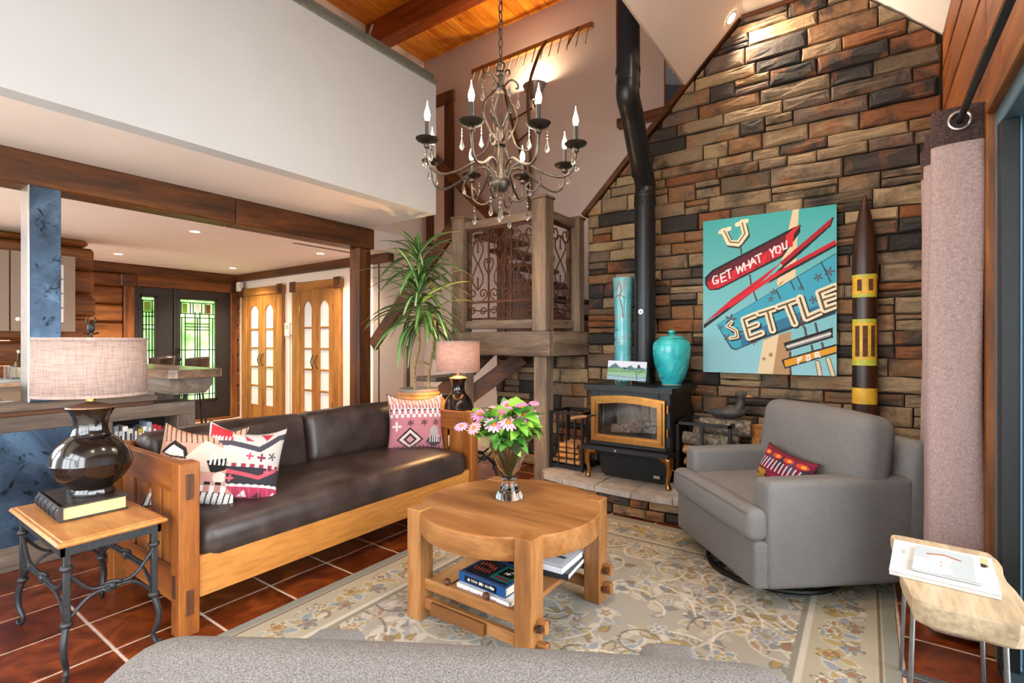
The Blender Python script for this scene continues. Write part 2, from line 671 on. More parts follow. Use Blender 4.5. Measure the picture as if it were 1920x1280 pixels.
# outside ground, out of view; made pale to bounce light up onto the ceilings
BOUNCE_GROUND = plain('pale_bounce_ground', '#c4c0b8', 1.0, noise=0.1, nscale=6)
B().box((-60, -60, -0.6), (60, 60, -0.5)).obj('ground_outside', BOUNCE_GROUND, kind='structure')
DECK = plain('deck_board', '#b0a698', 0.8, noise=0.1)
B().box((0.56, -4, -0.3), (3.6, 5.5, -0.12)).obj('deck_outside', DECK, kind='structure')

# ================================================================== stone wall
YW = 4.50
def stone_material():
    t = NT('ledge_stone')
    oi = t.n('ShaderNodeObjectInfo')
    v = t.coords((1, 1, 1))
    base = t.ramp(oi.outputs['Random'], [
        (0.0, srgb('#867158')), (0.14, srgb('#9c8464')), (0.26, srgb('#62523f')), (0.38, srgb('#8d775a')), (0.48, srgb('#3f362f')),
        (0.58, srgb('#a48b68')), (0.66, srgb('#2f2a26')), (0.76, srgb('#84603f')), (0.86, srgb('#6c594a')), (0.94, srgb('#82502c'))], 'CONSTANT')
    n = t.noise(v, 3.2, 5, 0.6, 0.4)
    n2 = t.noise(v, 4.1, 4, 0.55, 0.3)
    n3 = t.noise(v, 38, 5, 0.7)
    dark = t.ramp(n, [(0.52, (0, 0, 0, 1)), (0.66, (1, 1, 1, 1))])
    rust = t.ramp(n2, [(0.55, (0, 0, 0, 1)), (0.72, (1, 1, 1, 1))])
    f1 = t.n('ShaderNodeMath', operation='MULTIPLY'); t.l(dark, f1.inputs[0]); f1.inputs[1].default_value = 0.85
    c = t.mix(f1.outputs[0], base, srgb('#2b2622'))
    f2 = t.n('ShaderNodeMath', operation='MULTIPLY'); t.l(rust, f2.inputs[0]); f2.inputs[1].default_value = 0.75
    c = t.mix(f2.outputs[0], c, srgb('#96592b'))
    c = t.mix(0.6, c, t.ramp(n3, [(0.3, (0.55, 0.55, 0.55, 1)), (0.6, (1, 1, 1, 1))]), 'MULTIPLY')
    add = t.n('ShaderNodeMath', operation='ADD'); t.l(n3, add.inputs[0]); t.l(n, add.inputs[1])
    t.bump(add.outputs[0], 0.55, 0.012)
    t.set(c, 0.8)
    return t.m
STONE = stone_material()
MORTAR = plain('dark_mortar', '#241e19', 0.95, noise=0.2)

SLOPE_A = (-2.23, 2.56); FLATZ = 3.96
SLX = SLOPE_A[0] + (FLATZ - SLOPE_A[1])          # where the left slope meets the flat top
RIGHTX = 0.42; RIGHTZ = 3.38
SRX = RIGHTX - (FLATZ - RIGHTZ)
gable = [(-2.23, 0), (RIGHTX, 0), (RIGHTX, RIGHTZ), (SRX, FLATZ), (SLX, FLATZ), SLOPE_A]
wall_stone = struct('wall_back', 'ledgestone gable wall in tan, charcoal and rust')
B().prism(gable, YW - 0.012, YW + 0.12, 'Y').obj('mortar_bed', MORTAR, wall_stone)
B().box((-3.35, YW - 0.012, 0), (-2.23, YW + 0.12, 1.17)).obj('mortar_bed', MORTAR, wall_stone)

def clip(poly, a, b, c):     # keep a*x+b*y<=c
    out = []
    for i in range(len(poly)):
        p, q = poly[i], poly[(i + 1) % len(poly)]
        dp = a * p[0] + b * p[1] - c; dq = a * q[0] + b * q[1] - c
        if dp <= 0: out.append(p)
        if (dp < 0 < dq) or (dq < 0 < dp):
            t = dp / (dp - dq)
            out.append((p[0] + t * (q[0] - p[0]), p[1] + t * (q[1] - p[1])))
    return out

def stone_shape(poly, depth, rnd, jit=0.006, bev=0.011):
    """ring-built rough stone; poly in (u, v), depth d outwards; returns verts (u, d, v) and faces"""
    pts = []
    n = len(poly)
    for i in range(n):
        p, q = poly[i], poly[(i + 1) % n]
        L = math.hypot(q[0] - p[0], q[1] - p[1])
        k = max(1, min(4, int(L / 0.08)))
        for s in range(k):
            t = s / k
            j = jit if s else jit * 0.5
            pts.append((p[0] + t * (q[0] - p[0]) + rnd.uniform(-j, j), p[1] + t * (q[1] - p[1]) + rnd.uniform(-j, j)))
    cx = sum(p[0] for p in pts) / len(pts); cy = sum(p[1] for p in pts) / len(pts)
    hx = max(abs(p[0] - cx) for p in pts); hy = max(abs(p[1] - cy) for p in pts)
    def inset(p, d):
        return (cx + (p[0] - cx) * max(0.1, 1 - d / max(hx, 0.02)), cy + (p[1] - cy) * max(0.1, 1 - d / max(hy, 0.02)))
    m = len(pts)
    tilt = rnd.uniform(-0.006, 0.006)
    V = [(p[0], 0.0, p[1]) for p in pts]
    V += [(p[0], depth - bev + rnd.uniform(-0.003, 0.003), p[1]) for p in pts]
    V += [(*[inset(p, bev)[0]], depth + rnd.uniform(-0.004, 0.003) + tilt * (p[1] - cy) / max(hy, .02), inset(p, bev)[1]) for p in pts]
    V += [(inset(p, bev + 0.022)[0], depth + rnd.uniform(-0.003, 0.008), inset(p, bev + 0.022)[1]) for p in pts]
    V.append((cx, depth + rnd.uniform(0.0, 0.008), cy))
    F = []
    for r in range(3):
        for i in range(m):
            F.append((r * m + i, r * m + (i + 1) % m, (r + 1) * m + (i + 1) % m, (r + 1) * m + i))
    F += [(3 * m + i, 3 * m + (i + 1) % m, 4 * m) for i in range(m)]
    return V, F

rs = random.Random(21)
STONES = []
def lay_stones(parent, x0, x1, z0, z1, y, regs, sgn=-1):
    z = z0
    cnt = 0
    while z < z1 - 0.02:
        h = rs.choice([0.09, 0.105, 0.12, 0.13, 0.145])
        if z + h > z1 - 0.04: h = z1 - z
        x = x0 - rs.uniform(0, 0.25)
        while x < x1:
            w = rs.choice([0.2, 0.26, 0.32, 0.38, 0.44, 0.48])
            cells = [(x, x + w, z, z + h)]
            if h > 0.11 and rs.random() < 0.15:
                k = rs.uniform(0.4, 0.6)
                cells = [(x, x + w, z, z + h * k), (x, x + w, z + h * k, z + h)]
            elif h > 0.1 and w > 0.3 and rs.random() < 0.15:
                k = rs.uniform(0.35, 0.65)
                xm = x + w * rs.uniform(0.4, 0.6)
                cells = [(x, xm, z, z + h), (xm, x + w, z, z + h * k), (xm, x + w, z + h * k, z + h)]
            for a, b, c, d in cells:
                g = 0.0045
                poly = [(max(a, x0) + g, c + g), (min(b, x1) - g, c + g), (min(b, x1) - g, d - g), (max(a, x0) + g, d - g)]
                if poly[1][0] - poly[0][0] < 0.03: continue
                for r in regs:
                    poly = clip(poly, *r) if len(poly) > 2 else []
                if len(poly) < 3: continue
                ar = abs(sum(poly[i][0] * poly[(i + 1) % len(poly)][1] - poly[(i + 1) % len(poly)][0] * poly[i][1] for i in range(len(poly)))) / 2
                if ar < 0.0012: continue
                V, F = stone_shape(poly, rs.uniform(0.035, 0.055), rs)
                hid = d < 0.2 or (c < 0.75 and a > -0.75)          # behind the hearth slab or the armchair
                STONES.append((ar * (0.1 if hid else 1.0), [(p[0], y + sgn * p[1], p[2]) for p in V], F))
                cnt += 1
            x += w
        z += h
    return cnt
regs = [(-1, 1, SLOPE_A[1] - SLOPE_A[0] - 0.03), (1, 1, RIGHTX + RIGHTZ - 0.02)]
n_st = lay_stones(wall_stone, -2.23, RIGHTX - 0.005, 0.0, FLATZ - 0.01, YW, regs)
n_st += lay_stones(wall_stone, -3.35, -2.235, 0.0, 1.16, YW, [])
STONES.sort(key=lambda q: -q[0])
for _, V, F in STONES[:298]:
    B().add(V, F).obj('stone', STONE, wall_stone)
if len(STONES) > 298:
    b = B()
    for _, V, F in STONES[298:]:
        b.add(V, F)
    b.obj('small_stones', STONE, wall_stone, kind='stuff')
print('stones', n_st)
# brown trim along the slope of the stone gable
B().bar((-2.27, YW - 0.03, 2.53), (SLX - 0.03, YW - 0.03, FLATZ - 0.01), 0.1, 0.05, 0.006).obj('trim_1', dark_pine('X'), kind='structure')
B().bar((SLX, YW - 0.04, FLATZ - 0.02), (SRX, YW - 0.04, FLATZ - 0.02), 0.06, 0.03).obj('trim_2', dark_pine('X'), kind='structure')

# ================================================================== stair hall behind and above, loft, ceilings
YG = 5.4
LX = -1.28                                        # lower edge of the white slope
LZ = SLOPE_A[1] + (LX - SLOPE_A[0])
ceil = struct('ceiling', 'white sloped and flat drywall ceiling')
Y0 = -3.2
B().prism([(SLX, FLATZ), (SRX, FLATZ), (SRX, FLATZ + 0.08), (SLX, FLATZ + 0.08)], Y0, YW + 0.1, 'Y').obj('flat_panel', CEILW, ceil)
B().prism([(SRX, FLATZ), (RIGHTX + 0.15, RIGHTZ - 0.15), (RIGHTX + 0.15, RIGHTZ), (SRX, FLATZ + 0.08)], Y0, YW + 0.1, 'Y').obj('slope_panel', CEILW, ceil)
B().prism([(SLX, FLATZ), (LX, LZ), (LX, LZ + 0.1), (SLX, FLATZ + 0.08)], Y0, YW + 0.1, 'Y').obj('slope_panel', CEILW, ceil)
B().box((LX - 0.02, Y0, LZ + 0.005), (LX, YG, 5.56)).obj('wall_dormer', TAUPE, kind='structure')
B().box((-5.5, YG, 0), (-0.4, YG + 0.12, 5.6)).obj('wall_stair_hall', TAUPE, kind='structure')
B().box((-2.2, YW + 0.12, 0), (-2.08, YG, 2.4)).obj('wall_stair_side', TAUPE, kind='structure')
B().box((-5.5, Y0, 2.66), (-5.4, YG, 5.6)).obj('wall_loft', CREAM, kind='structure')
B().box((-5.5, 4.54, 0), (-5.4, YG, 2.66)).obj('wall_hall_return', CREAM, kind='structure')

# plank ceiling of the dormer
pc = struct('ceiling_planks', 'orange knotty pine plank ceiling')
CZ = 5.46
B().box((-5.4, Y0, CZ + 0.02), (LX, YG, CZ + 0.1)).obj('backing', dark_pine('Y'), pc)
x = -5.4
pm = B().box((-0.07, -2.2, 0), (0.07, 2.2, 0.022), 0.006).mesh('plank', orange_pine('Y'))
while x < LX - 0.1:
    inst('plank', pm, pc, (x + 0.072, 3.2, CZ))
    inst('plank', pm, pc, (x + 0.072, -1.2, CZ))
    x += 0.145
for yy, hh in ((4.32, 0.3), (2.2, 0.3), (0.1, 0.3)):
    B().box((-5.4, yy, CZ - hh), (LX, yy + 0.2, CZ + 0.01), 0.012).obj('ceiling_beam', wood('brown_rafter', srgb('#5a2208'), srgb('#8a3c0e'), srgb('#a8521a'), 'X', 0.45, knots=True), pc)
B().prism([(-5.4, CZ - 0.33), (-5.25, CZ - 0.06), (-5.22, CZ - 0.06), (-5.37, CZ - 0.34)], 4.3, 4.315, 'Y').obj('beam_trim', WHITE, pc)

# loft parapet with soffit
loft = struct('wall_loft_parapet', 'white loft half wall with grey wooden cap')
B().box((-3.29, Y0, 2.44), (-3.17, 3.32, 3.6)).obj('parapet', WHITE, loft)
B().box((-5.4, Y0, 2.44), (-3.29, 3.32, 2.66)).obj('loft_floor', CEILW, loft)
cap = plain('grey_green_cap', '#6f746c', 0.6, noise=0.1)
B().box((-3.31, Y0, 3.6), (-3.155, 3.335, 3.645), 0.006).obj('cap', cap, loft)
B().box((-3.30, Y0, 3.645), (-3.18, 3.31, 3.70), 0.006).obj('cap_rail', cap, loft)
B().box((-9.2, -0.75, 2.44), (-5.4, 4.54, 2.6)).obj('ceiling_kitchen', CEILW, kind='structure')
B().box((-5.45, 3.32, 2.44), (-4.9, 4.54, 2.66)).obj('ceiling_hall', CEILW, kind='structure')

# upper door on the stair hall wall
d4 = struct('door_4', 'dark stained upstairs door frame')
B().box((-5.32, YG - 0.04, 2.7), (-5.18, YG, 4.72), 0.005).box((-4.96, YG - 0.04, 2.7), (-4.80, YG, 4.72), 0.005).box((-5.36, YG - 0.05, 4.70), (-4.78, YG, 4.87), 0.005).obj('casing', dark_pine('Z'), d4)
B().box((-5.18, YG - 0.015, 2.7), (-4.96, YG, 4.70)).obj('door_leaf', CREAM, d4)
B().box((-2.3, YG - 0.09, 3.70), (-0.5, YG, 3.80), 0.006).obj('trim_3', dark_pine('X'), kind='structure')

# ================================================================== kitchen shell
XK = -8.9; YK = 4.42
B().box((XK - 0.3, -0.75, 0), (XK - 0.14, 2.5, 2.44)).obj('wall_kitchen_far', CREAM, kind='structure')
wl = struct('wall_left', 'stained horizontal log wall around the entrance door')
def logs(parent, x, ya, yb, za, zb, hh=0.262, seed=1):
    r = random.Random(seed)
    z = za
    while z < zb - 0.02:
        h = min(hh, zb - z)
        B().box((x - 0.14, ya, z + 0.006), (x, yb, z + h - 0.006), 0.028).obj('log', pine('Y'), parent)
        z += h
B().box((XK - 0.2, 1.6, 0), (XK - 0.135, 2.79, 2.44)).box((XK - 0.2, 4.38, 0), (XK - 0.135, 4.56, 2.44)).box((XK - 0.2, 2.7, 2.13), (XK - 0.135, 4.5, 2.44)).box((XK - 0.2, 3.415, 0), (XK - 0.05, 3.445, 2.2)).obj('backing', dark_pine('Y'), wl)
logs(wl, XK, 1.7, 2.78, 0, 2.3)
logs(wl, XK, 4.39, 4.46, 0, 2.3)
B().box((XK - 0.14, 1.7, 2.3), (XK + 0.05, 4.46, 2.44), 0.015).obj('top_log', dark_pine('Y'), wl)
B().box((XK - 0.14, 2.78, 2.2), (XK - 0.005, 4.39, 2.31), 0.01).obj('log', pine('Y'), wl)
wk = struct('wall_kitchen', 'log wall behind the kitchen cabinets')
r_ = random.Random(4)
z = 0.0
while z < 2.43:
    h = min(0.262, 2.44 - z)
    B().box((-7.42, -0.6, z + 0.006), (-7.2, 1.95 + r_.uniform(-0.05, 0.04), z + h - 0.006), 0.03).obj('log', pine('Y'), wk)
    z += h
wb = struct('wall_hall', 'cream wall with two pairs of glazed oak doors')
B().box((-9.1, YK + 0.05, 0), (-5.4, YK + 0.14, 2.44)).obj('panel', CREAM, wb)
B().box((-9.0, YK - 0.06, 2.33), (-5.0, YK + 0.05, 2.44), 0.01).obj('top_log', dark_pine('X'), wb)
B().box((-9.0, YK + 0.03, 0), (-5.4, YK + 0.05, 2.33)).obj('plaster', CREAM, wb)
B().box((-7.5, YK, 0), (-7.26, YK + 0.04, 0.11), 0.004).box((-6.0, YK, 0), (-5.4, YK + 0.04, 0.11), 0.004).obj('baseboard_hall', door_oak('X'), kind='structure')
# far part of the kitchen, closing the room
# entrance door
d1 = struct('door_1', 'black entrance door and sidelight with leaded green glass')
DB = plain('black_door_paint', '#2a2826', 0.4, noise=0.05)
LEAD = plain('lead_came', '#1c1f1c', 0.6, 0.2, noise=0.05)
def obscure_glass():
    t = NT('leaded_green_glass')
    v = t.coords(rand=False)
    n = t.noise(v, 4, 4, 0.6)
    c = t.ramp(n, [(0.3, srgb('#7fa86c')), (0.5, srgb('#aacf9a')), (0.72, srgb('#cfe6c2'))])
    tr = t.n('ShaderNodeBsdfTranslucent'); t.l(c, tr.inputs['Color'])
    gl = t.n('ShaderNodeBsdfGlossy'); gl.inputs['Roughness'].default_value = 0.15
    mx = t.n('ShaderNodeMixShader'); mx.inputs[0].default_value = 0.06
    t.l(tr.outputs[0], mx.inputs[1]); t.l(gl.outputs[0], mx.inputs[2])
    t.l(mx.outputs[0], t.t.nodes['Material Output'].inputs['Surface'])
    return t.m
GREENGLASS = obscure_glass()
B().box((XK - 0.2, 2.775, 0), (XK + 0.02, 2.905, 2.2), 0.01).box((XK - 0.2, 4.29, 0), (XK + 0.02, 4.4, 2.2), 0.01).obj('casing', pine('Z'), d1)
B().box((XK - 0.08, 2.74, 2.13), (XK + 0.03, 4.42, 2.27), 0.01).obj('head_casing', pine('Y'), d1)
B().box((XK - 0.06, 2.73, 2.11), (XK + 0.045, 2.93, 2.29), 0.015).box((XK - 0.06, 4.26, 2.11), (XK + 0.045, 4.43, 2.29), 0.015).obj('corner_block', dark_pine('Y'), d1)
def glazed(ya, yb, g0, g1, gz0, gz1, name):
    b = B()
    b.box((XK - 0.07, ya, 0.03), (XK - 0.015, g0, 2.13), 0.004).box((XK - 0.07, g1, 0.03), (XK - 0.015, yb, 2.13), 0.004)
    b.box((XK - 0.07, g0, 0.03), (XK - 0.015, g1, gz0), 0.004).box((XK - 0.07, g0, gz1), (XK - 0.015, g1, 2.13), 0.004)
    leaf = b.obj(name, DB, d1)
    fr = B()
    for a in ((g0 - 0.03, g0 + 0.005), (g1 - 0.005, g1 + 0.03)):
        fr.box((XK - 0.02, a[0], gz0 - 0.03), (XK - 0.002, a[1], gz1 + 0.03), 0.004)
    for a in ((gz0 - 0.03, gz0 + 0.005), (gz1 - 0.005, gz1 + 0.03)):
        fr.box((XK - 0.02, g0 - 0.03, a[0]), (XK - 0.002, g1 + 0.03, a[1]), 0.004)
    fr.obj('glass_moulding', DB, leaf)
    B().box((XK - 0.045, g0, gz0), (XK - 0.04, g1, gz1)).obj('pane', GREENGLASS, leaf, label='pale green leaded glass pane')
    return leaf
leaf = glazed(3.44, 4.29, 3.52, 4.05, 0.355, 1.975, 'door_leaf')
side = glazed(2.905, 3.42, 3.0, 3.17, 0.355, 1.975, 'sidelight')
def came(leaf, g0, g1, full):
    b = B()
    L = lambda y0, z0, y1, z1: b.bar((XK - 0.037, g0 + (g1 - g0) * y0, 0.355 + 1.62 * z0), (XK - 0.037, g0 + (g1 - g0) * y1, 0.355 + 1.62 * z1), 0.015, 0.008, up=(1, 0, 0))
    if full:
        for yy in (0.06, 0.16, 0.43, 0.5, 0.57, 0.84, 0.94): L(yy, 0.0, yy, 0.86 if yy in (0.16, 0.84) else (0.82 if yy != 0.43 and yy != 0.57 else 0.88))
        for zz in (0.05, 0.22, 0.5, 0.82, 0.86): L(0, zz, 1, zz)
        for zz in (0.70, 0.73, 0.76): L(0.16, zz, 0.84, zz)
        for yy in (0.05, 0.3, 0.38, 0.62, 0.72, 0.95): L(yy, 0.86, yy, 0.97)
        L(0, 0.97, 1, 0.97)
    else:
        for yy in (0.14, 0.4, 0.62, 0.86): L(yy, 0.0, yy, 0.86)
        for zz in (0.05, 0.5, 0.7, 0.74, 0.82, 0.86, 0.97): L(0, zz, 1, zz)
        for yy in (0.14, 0.86): L(yy, 0.86, yy, 0.97)
    b.obj('leading', LEAD, leaf)
came(leaf, 3.52, 4.05, True); came(side, 3.0, 3.17, False)
for yy, cc in ((3.60, '#86b545'), (3.785, '#e6eef2'), (3.95, '#6b3a2a')):
    B().box((XK - 0.043, yy - 0.035, 1.76), (XK - 0.036, yy + 0.035, 1.91)).obj('coloured_pane', plain('stained_' + cc[1:], cc, 0.2), leaf)
B().box((XK - 0.043, 3.04, 1.76), (XK - 0.036, 3.13, 1.91)).obj('coloured_pane', plain('stained_86b545', '#86b545', 0.2), side)
B().sphere((XK + 0.04, 3.49, 1.02), 0.03).cyl((XK - 0.02, 3.49, 1.02), (XK + 0.04, 3.49, 1.02), 0.012).box((XK - 0.015, 3.46, 1.12), (XK + 0.01, 3.515, 1.2), 0.004).obj('door_handle', BLACKIRON, leaf)
B().box((XK - 0.1, 2.9, 0), (XK + 0.06, 4.3, 0.03), 0.005).obj('threshold', pine('Y'), d1)

# glazed closet doors
FROST = plain('frosted_glass', '#dfe0dc', 0.18, noise=0.03, nscale=4)
def closet(idx, xa, xm, xb, ca, cb, lab):
    d = struct('door_%d' % idx, lab)
    D = door_oak
    B().box((ca, YK - 0.03, 0), (xa, YK + 0.05, 2.1), 0.008).box((xb, YK - 0.03, 0), (cb, YK + 0.05, 2.1), 0.008).obj('casing', D('Z'), d)
    B().box((ca - 0.02, YK - 0.04, 2.06), (cb + 0.02, YK + 0.05, 2.19), 0.012).obj('head_casing', D('X'), d)
    for cx in (ca + 0.04, cb - 0.04):
        bl = B().box((cx - 0.075, YK - 0.055, 2.05), (cx + 0.075, YK - 0.03, 2.21), 0.01).obj('corner_block', dark_pine('X'), d)
        B().lathe([(0.045, 0), (0.05, 0.008), (0.035, 0.012), (0.02, 0.006), (0.001, 0.012)], (0, 0, 0), 16).xf(Matrix.Translation((cx, YK - 0.055, 2.13)) @ Matrix.Rotation(PI / 2, 4, 'X')).obj('rosette', dark_pine('X'), bl)
    for a, b_, hs in ((xa + 0.003, xm - 0.002, 1), (xm + 0.002, xb - 0.003, 0)):
        g0, g1 = a + (b_ - a) * 0.24, b_ - (b_ - a) * 0.24
        m = B()
        m.box((a, YK - 0.02, 0.02), (g0, YK + 0.02, 2.06), 0.004).box((g1, YK - 0.02, 0.02), (b_, YK + 0.02, 2.06), 0.004)
        m.box((g0, YK - 0.02, 0.02), (g1, YK + 0.02, 0.26), 0.004)
        zs = [0.26, 0.56, 0.87, 1.18, 1.49]
        for zz in zs[1:]:
            m.box((g0, YK - 0.02, zz), (g1, YK + 0.02, zz + 0.028), 0.004)
        # arched head
        arc = [(g0 + (g1 - g0) * k / 12, 1.80 + 0.10 * math.sin(PI * k / 12) ** 0.7) for k in range(13)]
        for (xa_, za_), (xb_, zb_) in zip(arc[:-1], arc[1:]):
            m.prism([(xa_, za_), (xb_, zb_), (xb_, 2.06), (xa_, 2.06)], YK - 0.02, YK + 0.02, 'Y')
        lf = m.obj('door_leaf', D('Z'), d)
        for k, zz in enumerate(zs):
            top = (zs[k + 1] if k < 4 else 1.9)
            B().box((g0, YK - 0.004, zz), (g1, YK + 0.004, top)).obj('pane', FROST, lf)
        hx = b_ - 0.045 if hs else a + 0.045
        B().tube(catmull([(hx, YK - 0.02, 0.90), (hx, YK - 0.05, 0.94), (hx - 0.008, YK - 0.06, 1.0), (hx, YK - 0.05, 1.06), (hx, YK - 0.02, 1.10)], 4), [0.006] * 8 + [0.011] + [0.006] * 8, 8).obj('handle', BLACKIRON, lf)
        hg = xa + 0.01 if hs else xb - 0.01
        for hz in (0.35, 1.75):
            B().cyl((hg, YK - 0.028, hz), (hg, YK - 0.028, hz + 0.09), 0.008, 8).obj('hinge', BRASS, lf)
closet(2, -8.57, -8.10, -7.66, -8.74, -7.50, 'pair of glazed oak closet doors beside the entrance door')
closet(3, -7.02, -6.62, -6.20, -7.22, -6.04, 'pair of glazed oak closet doors nearest the timber post')

# big beam and post
bm_ = struct('beam_kitchen', 'dark stained timber header beam under the loft')
B().box((-4.3, Y0, 2.235), (-4.1, 2.02, 2.44), 0.008).obj('beam', dark_pine('Y'), bm_)
B().box((-4.3, 2.024, 2.235), (-4.1, 3.40, 2.44), 0.008).obj('beam', dark_pine('Y'), bm_)
B().box((-4.27, 3.22, 0), (-4.12, 3.37, 2.235), 0.008).obj('post_kitchen', dark_pine('Z'), kind='structure')

def rusty_steel():
    t = NT('blued_steel')
    v = t.coords(rand=False)
    n = t.noise(v, 3, 6, 0.65, 0.8)
    n2 = t.noise(v, 9, 6, 0.7, 1.5)
    c = t.ramp(n, [(0.3, srgb('#262d37')), (0.5, srgb('#3d4f63')), (0.7, srgb('#5c7690'))])
    c = t.mix(1.0, c, t.ramp(n2, [(0.36, (0.12, 0.13, 0.14, 1)), (0.43, (1, 1, 1, 1))]), 'MULTIPLY')
    t.set(c, 0.38, 0.75)
    return t.m
BLUESTEEL = rusty_steel()
cl = struct('column_steel', 'blued steel clad column standing on the bar half wall')
B().box((-4.26, 0.81, 0.935), (-4.1, 0.955, 2.24), 0.003).obj('cladding', BLUESTEEL, cl)
B().box((-4.262, 0.802, 0.935), (-4.098, 0.812, 2.24), 0.002).obj('edge_plate', STEEL, cl)

# ================================================================== right wall with sliding door
wr = struct('wall_right', 'stained horizontal log boards above the sliding door')
xr = RIGHTX
for k in range(4):
    z0 = 2.28 + k * 0.285
    for a, b_ in ((-3.2, 1.15 + 0.35 * (k % 2)), (1.156 + 0.35 * (k % 2), 2.35 + 0.3 * ((k + 1) % 3)), (2.356 + 0.3 * ((k + 1) % 3), YW + 0.1)):
        B().box((xr, a, z0 + 0.003), (xr + 0.1, b_, z0 + 0.282), 0.014).obj('plank', wood('wall_log', srgb('#5a2e12'), srgb('#8a4a1e'), srgb('#a8662e'), 'Y', 0.45, knots=True), wr)
for k in range(12):
    z0 = k * 0.19
    B().box((xr, 2.92, z0 + 0.003), (xr + 0.1, YW + 0.1, z0 + 0.187), 0.012).obj('plank', wood('wall_log', srgb('#5a2e12'), srgb('#8a4a1e'), srgb('#a8662e'), 'Y', 0.45), wr)
B().box((xr + 0.1, -3.2, 2.28), (xr + 0.16, YW + 0.12, 3.45)).box((xr + 0.1, 2.92, 0), (xr + 0.16, YW + 0.12, 2.28)).obj('backing', dark_pine('Y'), wr)
B().box((xr - 0.015, 2.83, 0), (xr + 0.12, 2.92, 2.30), 0.006).obj('trim_4', pine('Z'), kind='structure')
B().box((xr - 0.015, -3.2, 2.235), (xr + 0.12, 2.83, 2.285), 0.006).obj('trim_5', pine('Y'), kind='structure')
sd = struct('door_5', 'sliding glass door with dark teal metal frame')
TEAL = plain('teal_metal', '#5a7888', 0.4, 0.2, noise=0.03)
DARKG = plain('dark_gasket', '#15191b', 0.5, noise=0.03)
B().box((xr + 0.01, 2.755, 0), (xr + 0.12, 2.83, 2.235), 0.004).box((xr + 0.01, -3.2, 2.16), (xr + 0.12, 2.755, 2.235), 0.004).box((xr + 0.01, -3.2, 0.0), (xr + 0.12, 2.755, 0.03), 0.004).obj('outer_frame', TEAL, sd)
for ya, yb, off, nm in ((1.35, 2.72, 0.07, 'fixed_panel'), (-0.1, 1.43, 0.03, 'sliding_panel'), (-1.6, -0.02, 0.07, 'fixed_panel')):
    b = B()
    b.box((xr + off, yb - 0.075, 0.03), (xr + off + 0.035, yb, 2.16), 0.004).box((xr + off, ya, 0.03), (xr + off + 0.035, ya + 0.075, 2.16), 0.004)
    b.box((xr + off, ya + 0.075, 2.08), (xr + off + 0.035, yb - 0.075, 2.16), 0.004).box((xr + off, ya + 0.075, 0.03), (xr + off + 0.035, yb - 0.075, 0.12), 0.004)
    p = b.obj(nm, TEAL, sd)
    B().box((xr + off + 0.005, yb - 0.092, 0.1), (xr + off + 0.03, yb - 0.074, 2.1)).obj('gasket', DARKG, p)
    t = MATS.get('window_glass')
    if t is None:
        q = NT('window_glass')
        tb = q.n('ShaderNodeBsdfTransparent'); gb = q.n('ShaderNodeBsdfGlossy'); gb.inputs['Roughness'].default_value = 0.0
        ly = q.n('ShaderNodeFresnel'); ly.inputs['IOR'].default_value = 1.45
        mx = q.n('ShaderNodeMixShader')
        q.l(ly.outputs[0], mx.inputs[0]); q.l(tb.outputs[0], mx.inputs[1]); q.l(gb.outputs[0], mx.inputs[2])
        q.l(mx.outputs[0], q.t.nodes['Material Output'].inputs['Surface'])
        MATS['window_glass'] = t = q.m
    B().box((xr + off + 0.014, ya + 0.075, 0.12), (xr + off + 0.02, yb - 0.09, 2.08)).obj('pane', t, p)
B().box((xr + 0.005, 2.69, 0), (xr + 0.06, 2.753, 2.16), 0.003).obj('jamb_track', DARKG, sd)

# ================================================================== hearth
hearth = struct('hearth', 'raised stone hearth with pale slab top under the wood stove')
HZ = 0.19
B().prism([(p[0] if i in (0, len(HEARTH) - 1) else -1.37 + (p[0] + 1.37) * 0.965, p[1] if i in (0, len(HEARTH) - 1) else 4.49 + (p[1] - 4.49) * 0.955) for i, p in enumerate(HEARTH)], 0, HZ - 0.03, 'Z').obj('core', MORTAR, hearth)
SLAB = plain('hearth_slab', '#a39a92', 0.7, noise=0.12, nscale=12, bump=0.2)
def hearth_front(x):
    for (xa, ya), (xb, yb) in zip(HEARTH[1:-2], HEARTH[2:-1]):
        if xa <= x <= xb:
            return ya + (yb - ya) * (x - xa) / (xb - xa)
    return HEARTH[1][1] if x < HEARTH[1][0] else 4.4
xs = [-2.298, -2.02, -1.72, -1.42, -1.12, -0.82, -0.5]
rr_ = random.Random(3)
for i in range(len(xs) - 1):
    a, b_ = xs[i] + 0.003, xs[i + 1] - 0.003
    mids = [a + (b_ - a) * k / 4 for k in range(5)]
    front = [(q, hearth_front(q) - 0.012) for q in mids]
    B().prism(front + [(b_, 3.90), (a, 3.90)], HZ - 0.045, HZ + rr_.uniform(-0.003, 0.002), 'Z').obj('slab', SLAB, hearth)
    for ya, yb in ((3.905, 4.19), (4.195, 4.47)):
        B().prism([(a, ya), (b_, ya), (b_, yb), (a, yb)], HZ - 0.045, HZ + rr_.uniform(-0.003, 0.002), 'Z').obj('slab', SLAB, hearth)
